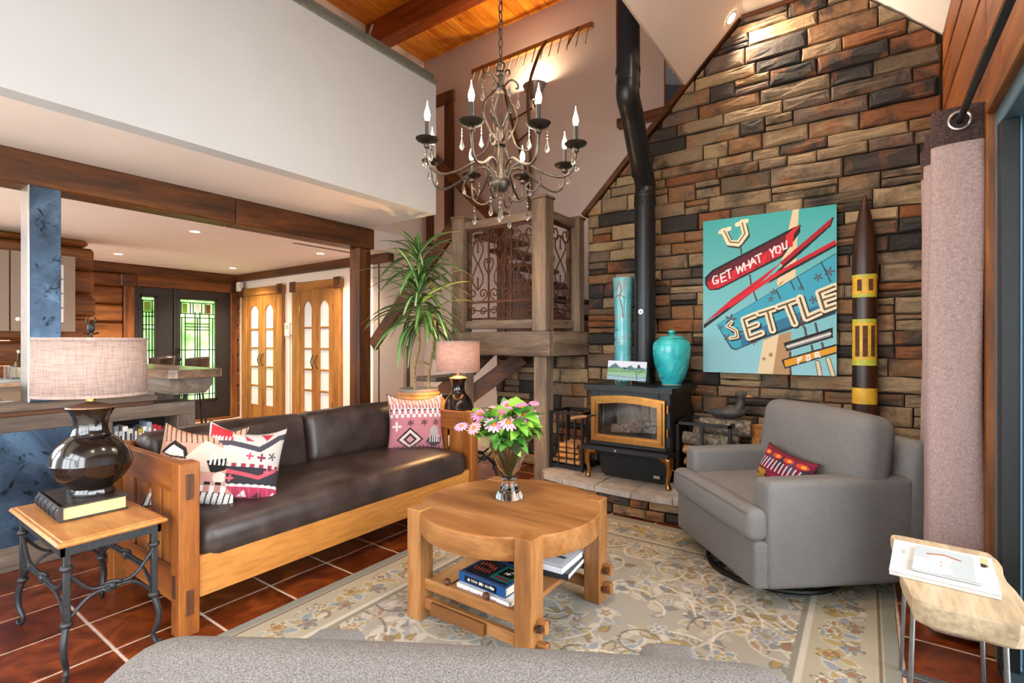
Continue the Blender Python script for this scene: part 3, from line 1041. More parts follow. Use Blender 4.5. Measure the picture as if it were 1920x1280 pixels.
# stones around the curved front
pts = [Vector((p[0], p[1], 0)) for p in HEARTH[1:-1]]
cum = [0]
for a, b_ in zip(pts[:-1], pts[1:]): cum.append(cum[-1] + (b_ - a).length)
def along(s):
    s = max(0, min(cum[-1], s))
    for i in range(len(pts) - 1):
        if s <= cum[i + 1] + 1e-9:
            t = (s - cum[i]) / (cum[i + 1] - cum[i])
            p = pts[i].lerp(pts[i + 1], t); d = (pts[i + 1] - pts[i]).normalized()
            return p, Vector((d.y, -d.x, 0))
    return pts[-1], Vector((1, 0, 0))
for z0, z1 in ((0.0, 0.075), (0.078, HZ - 0.05)):
    s = 0
    while s < cum[-1] - 0.03:
        w = rs.choice([0.14, 0.18, 0.22, 0.26])
        e = min(s + w, cum[-1])
        V, F = stone_shape([(s + 0.004, z0 + 0.003), (e - 0.004, z0 + 0.003), (e - 0.004, z1 - 0.003), (s + 0.004, z1 - 0.003)], rs.uniform(0.03, 0.045), rs, 0.004, 0.008)
        W = []
        for u, d, v in V:
            p, nrm = along(u)
            q = p + nrm * (d - 0.035)
            W.append((q.x, q.y, v))
        B().add(W, F).obj('stone', STONE, hearth)
        s = e

# ================================================================== ceiling lights
POT = emissive('pot_light_glow', (1.0, 0.82, 0.62, 1), 30)
POTRING = plain('pot_trim', '#e9e2da', 0.5, noise=0.02)
def pot_light(loc, label, energy, tilt=(0, 0, 0), r=0.05, spot=2.3):
    t = thing('recessed_light', label, 'light', loc, 0, 'recessed ceiling lights')
    M = Euler(tilt).to_matrix().to_4x4()
    B().lathe([(r * 0.86, -0.001), (r * 1.15, -0.006), (r * 1.35, -0.004), (r * 1.4, 0.0)], (0, 0, 0), 24, cap=False).xf(M).obj('trim_ring', POTRING, t)
    B().lathe([(0.001, -0.002), (r * 0.86, -0.002)], (0, 0, 0), 24, cap=False).xf(M).obj('lens', POT, t)
    if energy:
        L = add_light('lamp', 'SPOT', (0, 0, 0), energy, (1.0, 0.80, 0.60), 0.05, None, spot, 0.9)
        L.parent = t
        L.location = M @ Vector((0, 0, -0.02))
        L.rotation_euler = tilt
    return t
pot_light((-5.70, 2.39, 2.44), 'recessed ceiling light nearest the header beam, in front of the bar', 230)
pot_light((-7.98, 2.43, 2.44), 'recessed ceiling light over the far kitchen by the log wall corner', 230)
pot_light((-8.05, 3.92, 2.44), 'recessed ceiling light in front of the black entrance door', 190)
pot_light((-5.79, 3.92, 2.44), 'recessed ceiling light nearest the timber post by the closet doors', 130)
pot_light((-0.89, 4.33, 3.895), 'bright recessed light on the sloped ceiling above the stone wall', 90, (0, -PI / 4, 0), 0.045)
for k, (x, y) in enumerate(((-0.55, 2.9), (-0.55, 0.9), (-0.55, -1.0))):  # fill lights added out of view to brighten the living room
    pot_light((x, y, FLATZ), 'added unseen fill light on the flat ceiling %s' % ('above the armchair', 'above the front of the rug', 'behind the viewer')[k], 110)

# window wall behind the viewer
wf = struct('wall_front', 'tall window wall behind the viewer')
YB = -3.2
opens = [(-3.75, -2.55), (-2.4, -1.2), (-1.05, 0.15)]
xs_ = [-5.4] + [v for o in opens for v in o] + [0.58]
for a, b_ in zip(xs_[::2], xs_[1::2]):
    B().box((a, YB - 0.15, 0), (b_, YB, 5.6)).obj('panel', WHITE, wf)
for a, b_ in opens:
    B().box((a, YB - 0.15, 0), (b_, YB, 0.35)).box((a, YB - 0.15, 3.3), (b_, YB, 5.6)).obj('panel', WHITE, wf)
    B().box((a, YB - 0.1, 2.1), (b_, YB - 0.04, 2.2), 0.005).box(((a + b_) / 2 - 0.03, YB - 0.1, 0.35), ((a + b_) / 2 + 0.03, YB - 0.04, 2.1), 0.005).obj('mullion', dark_pine('X'), wf)
B().box((-7.3, -0.75, 0), (-7.0, -0.6, 2.5)).box((-4.5, -0.75, 0), (-4.3, -0.6, 2.5)).box((-7.0, -0.75, 0), (-4.5, -0.6, 0.2)).box((-7.0, -0.75, 2.36), (-4.5, -0.6, 2.5)).obj('wall_kitchen_added', CREAM, kind='structure')  # unseen wall, added close with a wide opening to brighten the kitchen ceiling

pot_light((-5.15, 3.95, 2.44), 'recessed light in the small hall ceiling beside the stairs', 120)

# ================================================================== coffee table
def coffee_table():
    t = thing('coffee_table', 'round honey oak coffee table with four square legs and lower shelf', 'table', (-1.415, 2.0, 0.012))
    R = 0.435; top = 0.505
    H = honey
    B().lathe([(0.001, top - 0.10), (R - 0.03, top - 0.10), (R - 0.004, top - 0.096), (R, top - 0.09), (R, top - 0.006), (R - 0.006, top), (0.001, top)], (0, 0, 0), 72).obj('tabletop', H('X'), t)
    L = 0.044; q = 0.305
    legs = {}
    for sx in (-1, 1):
        for sy in (-1, 1):
            g = B().box((sx * q - L, sy * q - L, 0), (sx * q + L, sy * q + L, top + 0.004), 0.005).obj('leg', H('Z'), t)
            legs[(sx, sy)] = g
    for sy in (-1, 1):
        for zz in (0.075, 0.165):
            B().box((-q - L - 0.012, sy * q - 0.014, zz - 0.026), (q + L + 0.045, sy * q + 0.014, zz + 0.026), 0.004).obj('stretcher', H('X'), t)
            for e in (q + L + 0.012,):
                B().prism([(e, zz - 0.012), (e + 0.022, zz - 0.008), (e + 0.026, zz + 0.004), (e + 0.02, zz + 0.014), (e, zz + 0.012)], sy * q - 0.035, sy * q + 0.035, 'Y').obj('wedge', dark_pine('Y'), t)
    for k in range(4):
        x = -0.2 + k * 0.13
        B().box((x - 0.062, -q + 0.016, 0.16), (x + 0.062, q - 0.016, 0.182), 0.004).obj('shelf_board', H('Y'), t)
    B().box((-0.21, -q - 0.034, 0.045), (0.10, -q - 0.016, 0.10), 0.003).obj('shelf_apron', wood('apron_oak', srgb('#5a3616'), srgb('#7a4c22'), srgb('#8c5a2c'), 'X', 0.5), t)
    for x in (-0.13, 0.09):
        B().sphere((x, -q - 0.004, 0.207), 0.016).cyl((x, -q - 0.004, 0.18), (x, -q - 0.004, 0.2), 0.007, 8).obj('peg', dark_pine('Z'), t)
    return t
coffee_table()

def book(name, label, cat, size, loc, rz, cover, pages='#e8e2d4', group=None, lettering=None, spine_text=None):
    """lying book, spine on -Y side"""
    w, d, h = size
    t = thing(name, label, cat, loc, rz, group)
    cm = plain('book_cover_' + cover.strip('#'), cover, 0.4, noise=0.05)
    b = B().box((-w / 2, -d / 2, 0), (w / 2, d / 2, 0.004), 0.001).box((-w / 2, -d / 2, h - 0.004), (w / 2, d / 2, h), 0.001).box((-w / 2, -d / 2 - 0.002, 0), (w / 2, -d / 2 + 0.005, h), 0.0015)
    b.obj('cover', cm, t)
    B().box((-w / 2 + 0.004, -d / 2 + 0.005, 0.004), (w / 2 - 0.004, d / 2 - 0.005, h - 0.004)).obj('pages', plain('book_pages_' + pages.strip('#'), pages, 0.9, noise=0.06, nscale=200), t)
    if lettering is not None:
        o = printed_panel('printed_cover', 90, 70, w - 0.01, d - 0.012, 0.0008, vcol('printed_gloss', 0.3), lettering, t, axis='XY')
        o.location = (-w / 2 + 0.005, -d / 2 + 0.006, h + 0.0009)
    if spine_text:
        # small unreadable lettering on the spine
        P = Paint(120, 16, spine_text[0])
        rg = random.Random(len(label))
        if spine_text[2]:
            P.rect(0.12, 0.12, 0.84, 0.88, '#101318')
        xx = 0.2
        while xx < 0.78:
            if rg.random() > 0.12:
                P.rect(xx, 0.30 + rg.uniform(0, .08), xx + 0.012, 0.70 - rg.uniform(0, .08), spine_text[1])
                if rg.random() > 0.5: P.rect(xx, 0.45, xx + 0.02, 0.55, spine_text[1])
            xx += 0.026
        o = printed_panel('spine_print', 120, 16, w - 0.01, h - 0.006, 0.0005, vcol('printed_gloss', 0.3), P, t)
        o.location = (-w / 2 + 0.005, -d / 2 - 0.0027, 0.003)
    return t
SH = 0.1945
book('book', 'white paperback lying under the blue book on the coffee table shelf', 'book', (0.30, 0.24, 0.022), (-1.355, 1.83, SH), -0.05, '#e9e8e6', spine_text=('#e9e8e6', '#8a8a8a', False))
pb = Paint(90, 70, '#163a6b')
pb.rect(0.02, 0.03, 0.98, 0.97, '#1b4a7c'); pb.rect(0.04, 0.06, 0.96, 0.94, '#12202c')
pb.rect(0.55, 0.12, 0.95, 0.85, '#0d6b62'); pb.rect(0.6, 0.2, 0.9, 0.62, '#0e1512'); pb.disc(0.74, 0.45, 0.07, '#d8dcd2', 5, 0.3); pb.disc(0.8, 0.33, 0.05, '#b9c9c0', 4, 0.4)
pb.rect(0.62, 0.68, 0.9, 0.78, '#7a2c2c')
for k in range(6):
    pb.line([(0.1 + k * 0.065, 0.30 - 0.05 * math.sin(k)), (0.12 + k * 0.065, 0.44 - 0.05 * math.sin(k))], 0.022, '#d2592a')
    pb.line([(0.1 + k * 0.065, 0.56), (0.12 + k * 0.065, 0.70)], 0.022, '#c44a24')
book('book', 'thick blue hardcover with red lettering lying on the coffee table shelf', 'book', (0.27, 0.20, 0.042), (-1.375, 1.83, SH + 0.0225), -0.05, '#1c4a80', '#ddd0bb', lettering=pb, spine_text=('#1c4a80', '#e8e4da', True))
pb = Paint(90, 70, '#d9dbdd'); pb.rect(0.05, 0.1, 0.95, 0.9, '#c3c7cb'); pb.rect(0.1, 0.5, 0.9, 0.62, '#4a4f58')
book('book', 'black and white hardcover at the bottom of the rear shelf stack', 'book', (0.32, 0.25, 0.03), (-1.30, 2.16, SH), 0.12, '#20242c', '#f2f0ec')
book('book', 'pale grey picture book on top of the rear shelf stack', 'book', (0.31, 0.24, 0.028), (-1.31, 2.15, SH + 0.0305), 0.05, '#c9cdd2', '#f4f2ee', lettering=pb)

# ================================================================== sofa
def sofa():
    t = thing('sofa', 'oak slatted mission sofa with dark brown leather cushions', 'sofa', (-2.44, 0.96, 0))
    L = 2.06; D = 0.87      # local: front at x=0, runs +y, back towards -x
    AH = 0.765
    for y0 in (0.0, L - 0.085):
        for x1 in (0.0, -D + 0.085):
            g = B().box((x1 - 0.085, y0, 0), (x1, y0 + 0.085, AH), 0.005).obj('leg', oak('Z'), t)
            if x1 == 0.0:
                for zz in (0.66, 0.15):
                    B().box((-0.002, y0 + 0.027, zz - 0.055), (0.006, y0 + 0.058, zz + 0.055), 0.003).obj('tenon', dark_pine('Z'), g)
        yc = y0 + 0.0425
        B().box((-D + 0.08, yc - 0.02, AH - 0.15), (-0.08, yc + 0.02, AH - 0.01), 0.004).obj('arm_rail', oak('X'), t)
        B().box((-D + 0.08, yc - 0.02, 0.12), (-0.08, yc + 0.02, 0.28), 0.004).obj('lower_rail', oak('X'), t)
        for xa, xb in ((-0.76, -0.60), (-0.565, -0.425), (-0.39, -0.28), (-0.25, -0.10)):
            B().box((xa, yc - 0.011, 0.27), (xb, yc + 0.011, AH - 0.145), 0.003).obj('slat', oak('Z'), t)
    for y0 in (0.0,):
        B().box((-0.062, y0 - 0.004, 0.17), (-0.035, y0 + 0.002, 0.27), 0.002).obj('tenon', dark_pine('Z'), t)
    B().box((-0.055, 0.08, 0.145), (-0.02, L - 0.08, 0.33), 0.004).obj('front_rail', wood('rail_oak', srgb('#a86a2c'), srgb('#bb7c38'), srgb('#c98c48'), 'Y', 0.4), t)
    B().box((-D + 0.02, 0.08, 0.13), (-D + 0.055, L - 0.08, 0.30), 0.004).obj('back_rail', oak('Y'), t)
    B().box((-D + 0.02, 0.08, AH - 0.14), (-D + 0.055, L - 0.08, AH - 0.005), 0.004).obj('top_rail', oak('Y'), t)
    for k in range(9):
        y = 0.22 + k * 0.2
        B().box((-D + 0.03, y - 0.05, 0.29), (-D + 0.045, y + 0.05, AH - 0.13), 0.003).obj('slat', oak('Z'), t)
    B().box((-D + 0.05, 0.06, 0.24), (-0.05, L - 0.06, 0.27)).obj('seat_deck', oak('Y'), t)
    lt = NT('brown_leather')
    v = lt.coords(rand=False)
    n = lt.noise(v, 6, 5, 0.6); n2 = lt.noise(v, 220, 3, 0.6); n3 = lt.noise(v, 16, 4, 0.6, 0.8)
    c = lt.ramp(n, [(0.3, srgb('#251b19')), (0.55, srgb('#382c29')), (0.75, srgb('#4e403b'))])
    rr = lt.ramp(n, [(0.3, (0.34, 0.34, 0.34, 1)), (0.7, (0.46, 0.46, 0.46, 1))])
    lt.l(rr, lt.b.inputs['Roughness'])
    ad = lt.n('ShaderNodeMath', operation='MULTIPLY_ADD'); lt.l(n2, ad.inputs[0]); ad.inputs[1].default_value = 0.15; lt.l(n3, ad.inputs[2])
    lt.bump(ad.outputs[0], 0.25, 0.006)
    lt.set(c)
    lt.b.inputs['Specular IOR Level'].default_value = 0.5
    seat = B().soft((-D + 0.10, 0.09, 0.27), (-0.01, L - 0.09, 0.475), 0.085, 16, (0.0, 0.0, 0.035)).obj('seat_cushion', lt.m, t)
    for k, (a, b_) in enumerate(((0.10, L / 2 - 0.004), (L / 2 + 0.004, L - 0.10))):
        c_ = B().soft((-D + 0.07, a, 0.44), (-D + 0.27, b_, 0.80), 0.055, 14, (0.03, 0.0, 0.012), rot=(0, -0.16, 0), pivot=(-D + 0.1, 0, 0.45)).obj('back_cushion', lt.m, t)
    return t
sofa()

# ================================================================== kilim pillows
def pillow(name, label, cat, W, H, T, paint, loc, rot, group=None, back='#3a3228', n=132, tassels=0, dents=(0, 0)):
    t = thing(name, label, cat, loc, 0, group)
    t.rotation_euler = rot
    u = np.linspace(-1, 1, n)
    X, Z = np.meshgrid(u, u)
    th = np.clip((1 - np.abs(X) ** 2.6), 0, 1) ** 0.55 * np.clip((1 - np.abs(Z) ** 2.6), 0, 1) ** 0.55
    rng = np.random.RandomState(abs(hash(label)) % 1000 if False else len(label))
    wr = 0.05 * np.sin(3.1 * X + 2 * Z + rng.rand() * 6) + 0.04 * np.sin(-2 * X + 4.3 * Z + rng.rand() * 6)
    pin = 1 - 0.09 * (1 - np.abs(Z) ** 2) * np.abs(X) ** 4
    pinz = 1 - 0.09 * (1 - np.abs(X) ** 2) * np.abs(Z) ** 4
    px = X * W / 2 * pin
    pz = Z * H / 2 * pinz + dents[0] * H * np.clip(Z, 0, 1) ** 3 * (X ** 2) - dents[1] * H * np.clip(Z, 0, 1) ** 3 * (1 - X ** 2)
    yy = T / 2 * th * (1 + wr)
    Vf = np.stack([px, -yy - 0.001, pz], -1).reshape(-1, 3)
    Vb = np.stack([px, yy + 0.001, pz], -1).reshape(-1, 3)
    me = bpy.data.meshes.new(name)
    F = grid_faces(n, n)
    me.from_pydata(Vf.tolist(), [], F)
    me.polygons.foreach_set('use_smooth', [True] * len(me.polygons))
    me.materials.append(vcol('kilim_weave', 0.95, 0.35, 0.5, 260))
    paint.apply(me)
    o = bpy.data.objects.new('front_cover', me); col.objects.link(o); o.parent = t
    me2 = bpy.data.meshes.new(name)
    me2.from_pydata(Vb.tolist(), [], [f[::-1] for f in F])
    me2.polygons.foreach_set('use_smooth', [True] * len(me2.polygons))
    me2.materials.append(fabric('pillow_back_' + back.strip('#'), back, back, 200))
    o2 = bpy.data.objects.new('back_cover', me2); col.objects.link(o2); o2.parent = t
    edge = [Vector((px[0, i], 0, pz[0, i])) for i in range(0, n, 3)] + [Vector((px[i, -1], 0, pz[i, -1])) for i in range(0, n, 3)] + [Vector((px[-1, i], 0, pz[-1, i])) for i in range(n - 1, -1, -3)] + [Vector((px[i, 0], 0, pz[i, 0])) for i in range(n - 1, -1, -3)]
    B().tube(edge, 0.004, 6, closed=True).obj('piping', fabric('pillow_back_' + back.strip('#'), back, back, 200), t)
    return t

def teeth(P, y, n, h, c, x0=0.0, x1=1.0, up=True, slope=0.0):
    w = (x1 - x0) / n
    for k in range(n):
        a = x0 + k * w
        yy = y + slope * (a - 0.5)
        P.rect(a + w * 0.15, yy - (h if up else 0), a + w * 0.7, yy + (0 if up else h), c)
def stripes(P, y0, y1, n, c, w=0.010, lean=0.05, x0=0.0, x1=1.0):
    for k in range(n):
        x = x0 + (x1 - x0) * (k + 0.5) / n
        P.line([(x, y0), (x + lean, y1)], w, c)
# pillow 1: salmon, black and white
P1 = Paint(132, 132, '#c2907c')
P1.rect(0, 0, 1, 0.2, '#c99a80'); stripes(P1, 0.0, 0.22, 16, '#3a2c28', 0.014, 0.06)
P1.poly([(0.05, 0.35), (0.2, 0.2), (0.36, 0.3), (0.42, 0.45), (0.2, 0.42)], '#2a2626'); P1.poly([(0.1, 0.36), (0.2, 0.26), (0.33, 0.34), (0.36, 0.42), (0.2, 0.4)], '#d9cfc6')
P1.poly([(0.38, 0.42), (0.55, 0.18), (0.8, 0.3), (0.9, 0.5), (0.7, 0.62), (0.45, 0.55)], '#cdb9aa')
P1.poly([(0.62, 0.46), (0.9, 0.40), (0.86, 0.56), (0.7, 0.62)], '#221f20')
stripes(P1, 0.38, 0.5, 5, '#e5ddd4', 0.022, 0.01, 0.64, 0.88)
P1.poly([(0.75, 0.12), (0.84, 0.12), (1.0, 0.42), (0.95, 0.5)], '#4d423c')
P1.rect(0, 0.6, 1, 0.76, '#bd8f85'); P1.disc(0.3, 0.66, 0.07, '#d6cac2'); P1.disc(0.8, 0.66, 0.07, '#d6cac2'); P1.disc(0.55, 0.66, 0.05, '#8a5f5a', 4, 0.3)
P1.rect(0, 0.76, 1, 1.0, '#d8d4d0'); teeth(P1, 0.76, 8, 0.09, '#b38379', up=False); teeth(P1, 0.75, 8, 0.035, '#262223')
stripes(P1, 0.84, 1.0, 15, '#2a2628', 0.016, -0.03)
pillow('throw_pillow', 'salmon and black kilim pillow leaning against the near sofa arm', 'pillow', 0.40, 0.40, 0.14, P1, (-2.80, 1.19, 0.66), (-0.45, 0.10, 0.88), 'kilim pillows', dents=(0.06, 0.05))
# pillow 2: red top left, cream and charcoal
P2 = Paint(132, 132, '#bfb8b2')
stripes(P2, 0.0, 0.3, 18, '#b9b3af', 0.008, 0.06)
P2.rect(0.03, 0.03, 0.3, 0.17, '#c8323a'); teeth(P2, 0.16, 6, 0.08, '#c8323a', 0.03, 0.33, up=False); stripes(P2, 0.16, 0.26, 6, '#e8e2dc', 0.012, 0.0, 0.04, 0.3)
P2.poly([(0.45, 0.1), (0.58, 0.2), (0.48, 0.2)], '#a83a44'); P2.poly([(0.66, 0.06), (0.82, 0.06), (0.74, 0.18)], '#b03540')
P2.line([(0.02, 0.28), (0.3, 0.25), (0.66, 0.32), (0.9, 0.12), (1.0, 0.1)], 0.075, '#45424a')
P2.rect(0, 0.36, 0.42, 0.52, '#cfc3ac'); P2.disc(0.55, 0.42, 0.05, '#b8485a', 4, 0.3); P2.disc(0.70, 0.43, 0.06, '#7a2c44', 4, 0.35); P2.disc(0.84, 0.4, 0.06, '#4c4a50', 5, 0.4)
teeth(P2, 0.56, 12, 0.06, '#c9b9b4'); P2.rect(0, 0.57, 1, 0.8, '#37333a'); teeth(P2, 0.57, 9, 0.05, '#8a3a48')
P2.line([(0.05, 0.72), (0.25, 0.62), (0.5, 0.66), (0.7, 0.7), (0.92, 0.58)], 0.05, '#b8505c'); P2.disc(0.36, 0.72, 0.05, '#c25a6a', 4, 0.3); P2.disc(0.8, 0.62, 0.05, '#c25a6a', 4, 0.3)
teeth(P2, 0.83, 11, 0.04, '#e2dcd8'); P2.rect(0, 0.83, 1, 1, '#a83a56')
for k in range(5): P2.poly([(0.1 + k * 0.19, 0.97), (0.17 + k * 0.19, 0.87), (0.22 + k * 0.19, 0.97)], '#4a3038' if k % 2 else '#d9c9cc')
stripes(P2, 0.84, 1, 9, '#c25a70', 0.01, 0.04)
pillow('throw_pillow', 'cream and charcoal kilim pillow with a red corner patch', 'pillow', 0.385, 0.385, 0.13, P2, (-2.70, 1.365, 0.65), (-0.42, 0.20, 1.15), 'kilim pillows', dents=(0.07, 0.04))
# pillow 3: rose with diamonds
P3 = Paint(132, 132, '#b5757c')
P3.rect(0, 0, 1, 0.16, '#c99a8c'); stripes(P3, 0.0, 0.34, 17, '#e6d8cc', 0.02, 0.04); stripes(P3, 0.0, 0.2, 9, '#b97468', 0.018, 0.08)
P3.rect(0, 0.24, 1, 0.34, '#ddd3d0'); teeth(P3, 0.34, 10, 0.08, '#b5757c', up=True); teeth(P3, 0.27, 10, 0.025, '#3a3034'); teeth(P3, 0.40, 10, 0.06, '#ddd3d0')
for x, y in ((0.38, 0.5), (0.62, 0.5), (0.84, 0.5)): P3.disc(x, y, 0.065, '#2b2428', 6, 0.45, 0.5)
P3.disc(0.14, 0.56, 0.09, '#dccac4', 4, 0.4)
P3.poly([(0.14, 0.8), (0.37, 0.58), (0.6, 0.8), (0.37, 1.0)], '#2b2428'); P3.poly([(0.18, 0.8), (0.37, 0.62), (0.56, 0.8), (0.37, 0.97)], '#d9bdb6'); P3.poly([(0.25, 0.8), (0.37, 0.68), (0.49, 0.8), (0.37, 0.91)], '#3a3034'); P3.poly([(0.3, 0.8), (0.37, 0.73), (0.44, 0.8), (0.37, 0.87)], '#c58a90')
P3.poly([(0.64, 0.86), (0.72, 0.74), (0.95, 0.78), (0.92, 0.9), (0.78, 0.96)], '#4a4448'); stripes(P3, 0.74, 0.86, 5, '#dcd3d0', 0.018, 0.0, 0.7, 0.92); P3.disc(0.8, 0.66, 0.1, '#a8a09e', sx=0.8)
stripes(P3, 0.93, 1, 14, '#3a2c30', 0.014, 0.02)
pillow('throw_pillow', 'rose kilim pillow with black diamonds at the far end of the sofa', 'pillow', 0.44, 0.42, 0.15, P3, (-2.89, 2.80, 0.66), (-0.22, 0.02, 0.98), 'kilim pillows', dents=(0.05, 0.03))

# ================================================================== armchairs
def armchair(label, loc, rz):
    """local: faces -Y, width along X"""
    t = thing('armchair', label, 'armchair', loc, rz, 'grey swivel armchairs')
    F = fabric('grey_tweed', '#5b5959', '#8b8886', 950, stretch=0.5)
    # swivel base
    B().tube([(0.34 * math.cos(a), -0.05 + 0.34 * math.sin(a), 0.016) for a in [2 * PI * k / 40 for k in range(40)]], 0.014, 8, closed=True).obj('base_ring', BLACKIRON, t)
    B().cyl((0, 0, 0.02), (0, 0, 0.09), 0.05, 20).box((-0.33, -0.07, 0.018), (0.33, -0.03, 0.035), 0.003).box((-0.02, -0.38, 0.018), (0.02, 0.28, 0.035), 0.003).obj('swivel_hub', BLACKIRON, t)
    B().soft((-0.43, -0.42, 0.085), (0.43, 0.40, 0.32), 0.02, 9).obj('seat_base', F, t)
    for s in (-1, 1):
        B().soft((min(s * 0.315, s * 0.445), -0.36, 0.085), (max(s * 0.315, s * 0.445), 0.42, 0.61), 0.032, 12, (0.006, 0, 0.006)).obj('armrest', F, t)
    B().soft((-0.445, 0.30, 0.10), (0.445, 0.46, 0.79), 0.045, 12, (0, 0.02, 0), rot=(-0.17, 0, 0), pivot=(0, 0.4, 0.1)).obj('back_frame', F, t)
    # T-shaped seat cushion
    sc = B().soft((-0.325, -0.38, 0.32), (0.325, 0.26, 0.475), 0.045, 12, (0, 0.0, 0.02))
    sc.obj('seat_cushion', F, t)
    B().soft((-0.435, -0.455, 0.315), (0.435, -0.34, 0.475), 0.045, 12, (0, 0.01, 0.008)).obj('seat_cushion_front', F, t)
    B().soft((-0.425, 0.10, 0.45), (0.425, 0.31, 0.905), 0.075, 16, (0.01, 0.035, 0.015), rot=(-0.15, 0, 0), pivot=(0, 0.25, 0.45)).obj('back_cushion', F, t)
    # welts
    W = fabric('grey_welt', '#55525a', '#6f6b6c', 200)
    B().tube([(-0.42, -0.457, 0.455), (-0.2, -0.465, 0.46), (0.2, -0.465, 0.46), (0.42, -0.457, 0.455)], 0.003, 6).obj('welt', W, t)
    return t
# A=(-.427,2.718) is the near front corner; faces (-0.75,-0.66)
ang = math.atan2(-0.66, -0.75) + PI / 2
armchair('grey tweed swivel armchair holding a small kilim pillow beside the stone wall', (-0.41, 3.26, 0.012), ang)
armchair('grey tweed swivel armchair in the foreground seen from behind', (-0.52, 0.643, 0.012), CAM_YAW + PI - 0.08)
P4 = Paint(132, 132, '#7a2338')
for k in range(5): P4.poly([(k * 0.22 - 0.05, 0.5), (k * 0.22 + 0.06, 0.1), (k * 0.22 + 0.17, 0.5)], '#55405a' if k % 2 else '#3e3040')
for k in range(4): P4.disc(0.14 + k * 0.24, 0.2, 0.075, '#c9472f', sx=1.3); 
for k in range(4): P4.disc(0.16 + k * 0.24, 0.2, 0.04, '#e0a23c')
for k in range(14): P4.line([(0.02 + k * 0.075, 0.62), (0.06 + k * 0.075, 0.34)], 0.022, '#d9d2d6')
P4.rect(0, 0.7, 0.3, 1, '#b08434'); P4.rect(0.4, 0.72, 1, 1, '#a32a44'); 
for k in range(5): P4.disc(0.1 + k * 0.2, 0.85, 0.05, '#2a2030', 4, 0.3)
ca, sa = math.cos(ang), math.sin(ang)
def chair_pt(x, y): return (-0.41 + ca * x - sa * y, 3.26 + sa * x + ca * y)
px_, py_ = chair_pt(0.05, 0.0)
pillow('lumbar_pillow', 'small red and purple kilim lumbar pillow on the grey armchair', 'pillow', 0.40, 0.21, 0.11, P4, (px_, py_, 0.568), (-0.38, 0.10, ang + 0.05), None, dents=(0.03, 0.02))

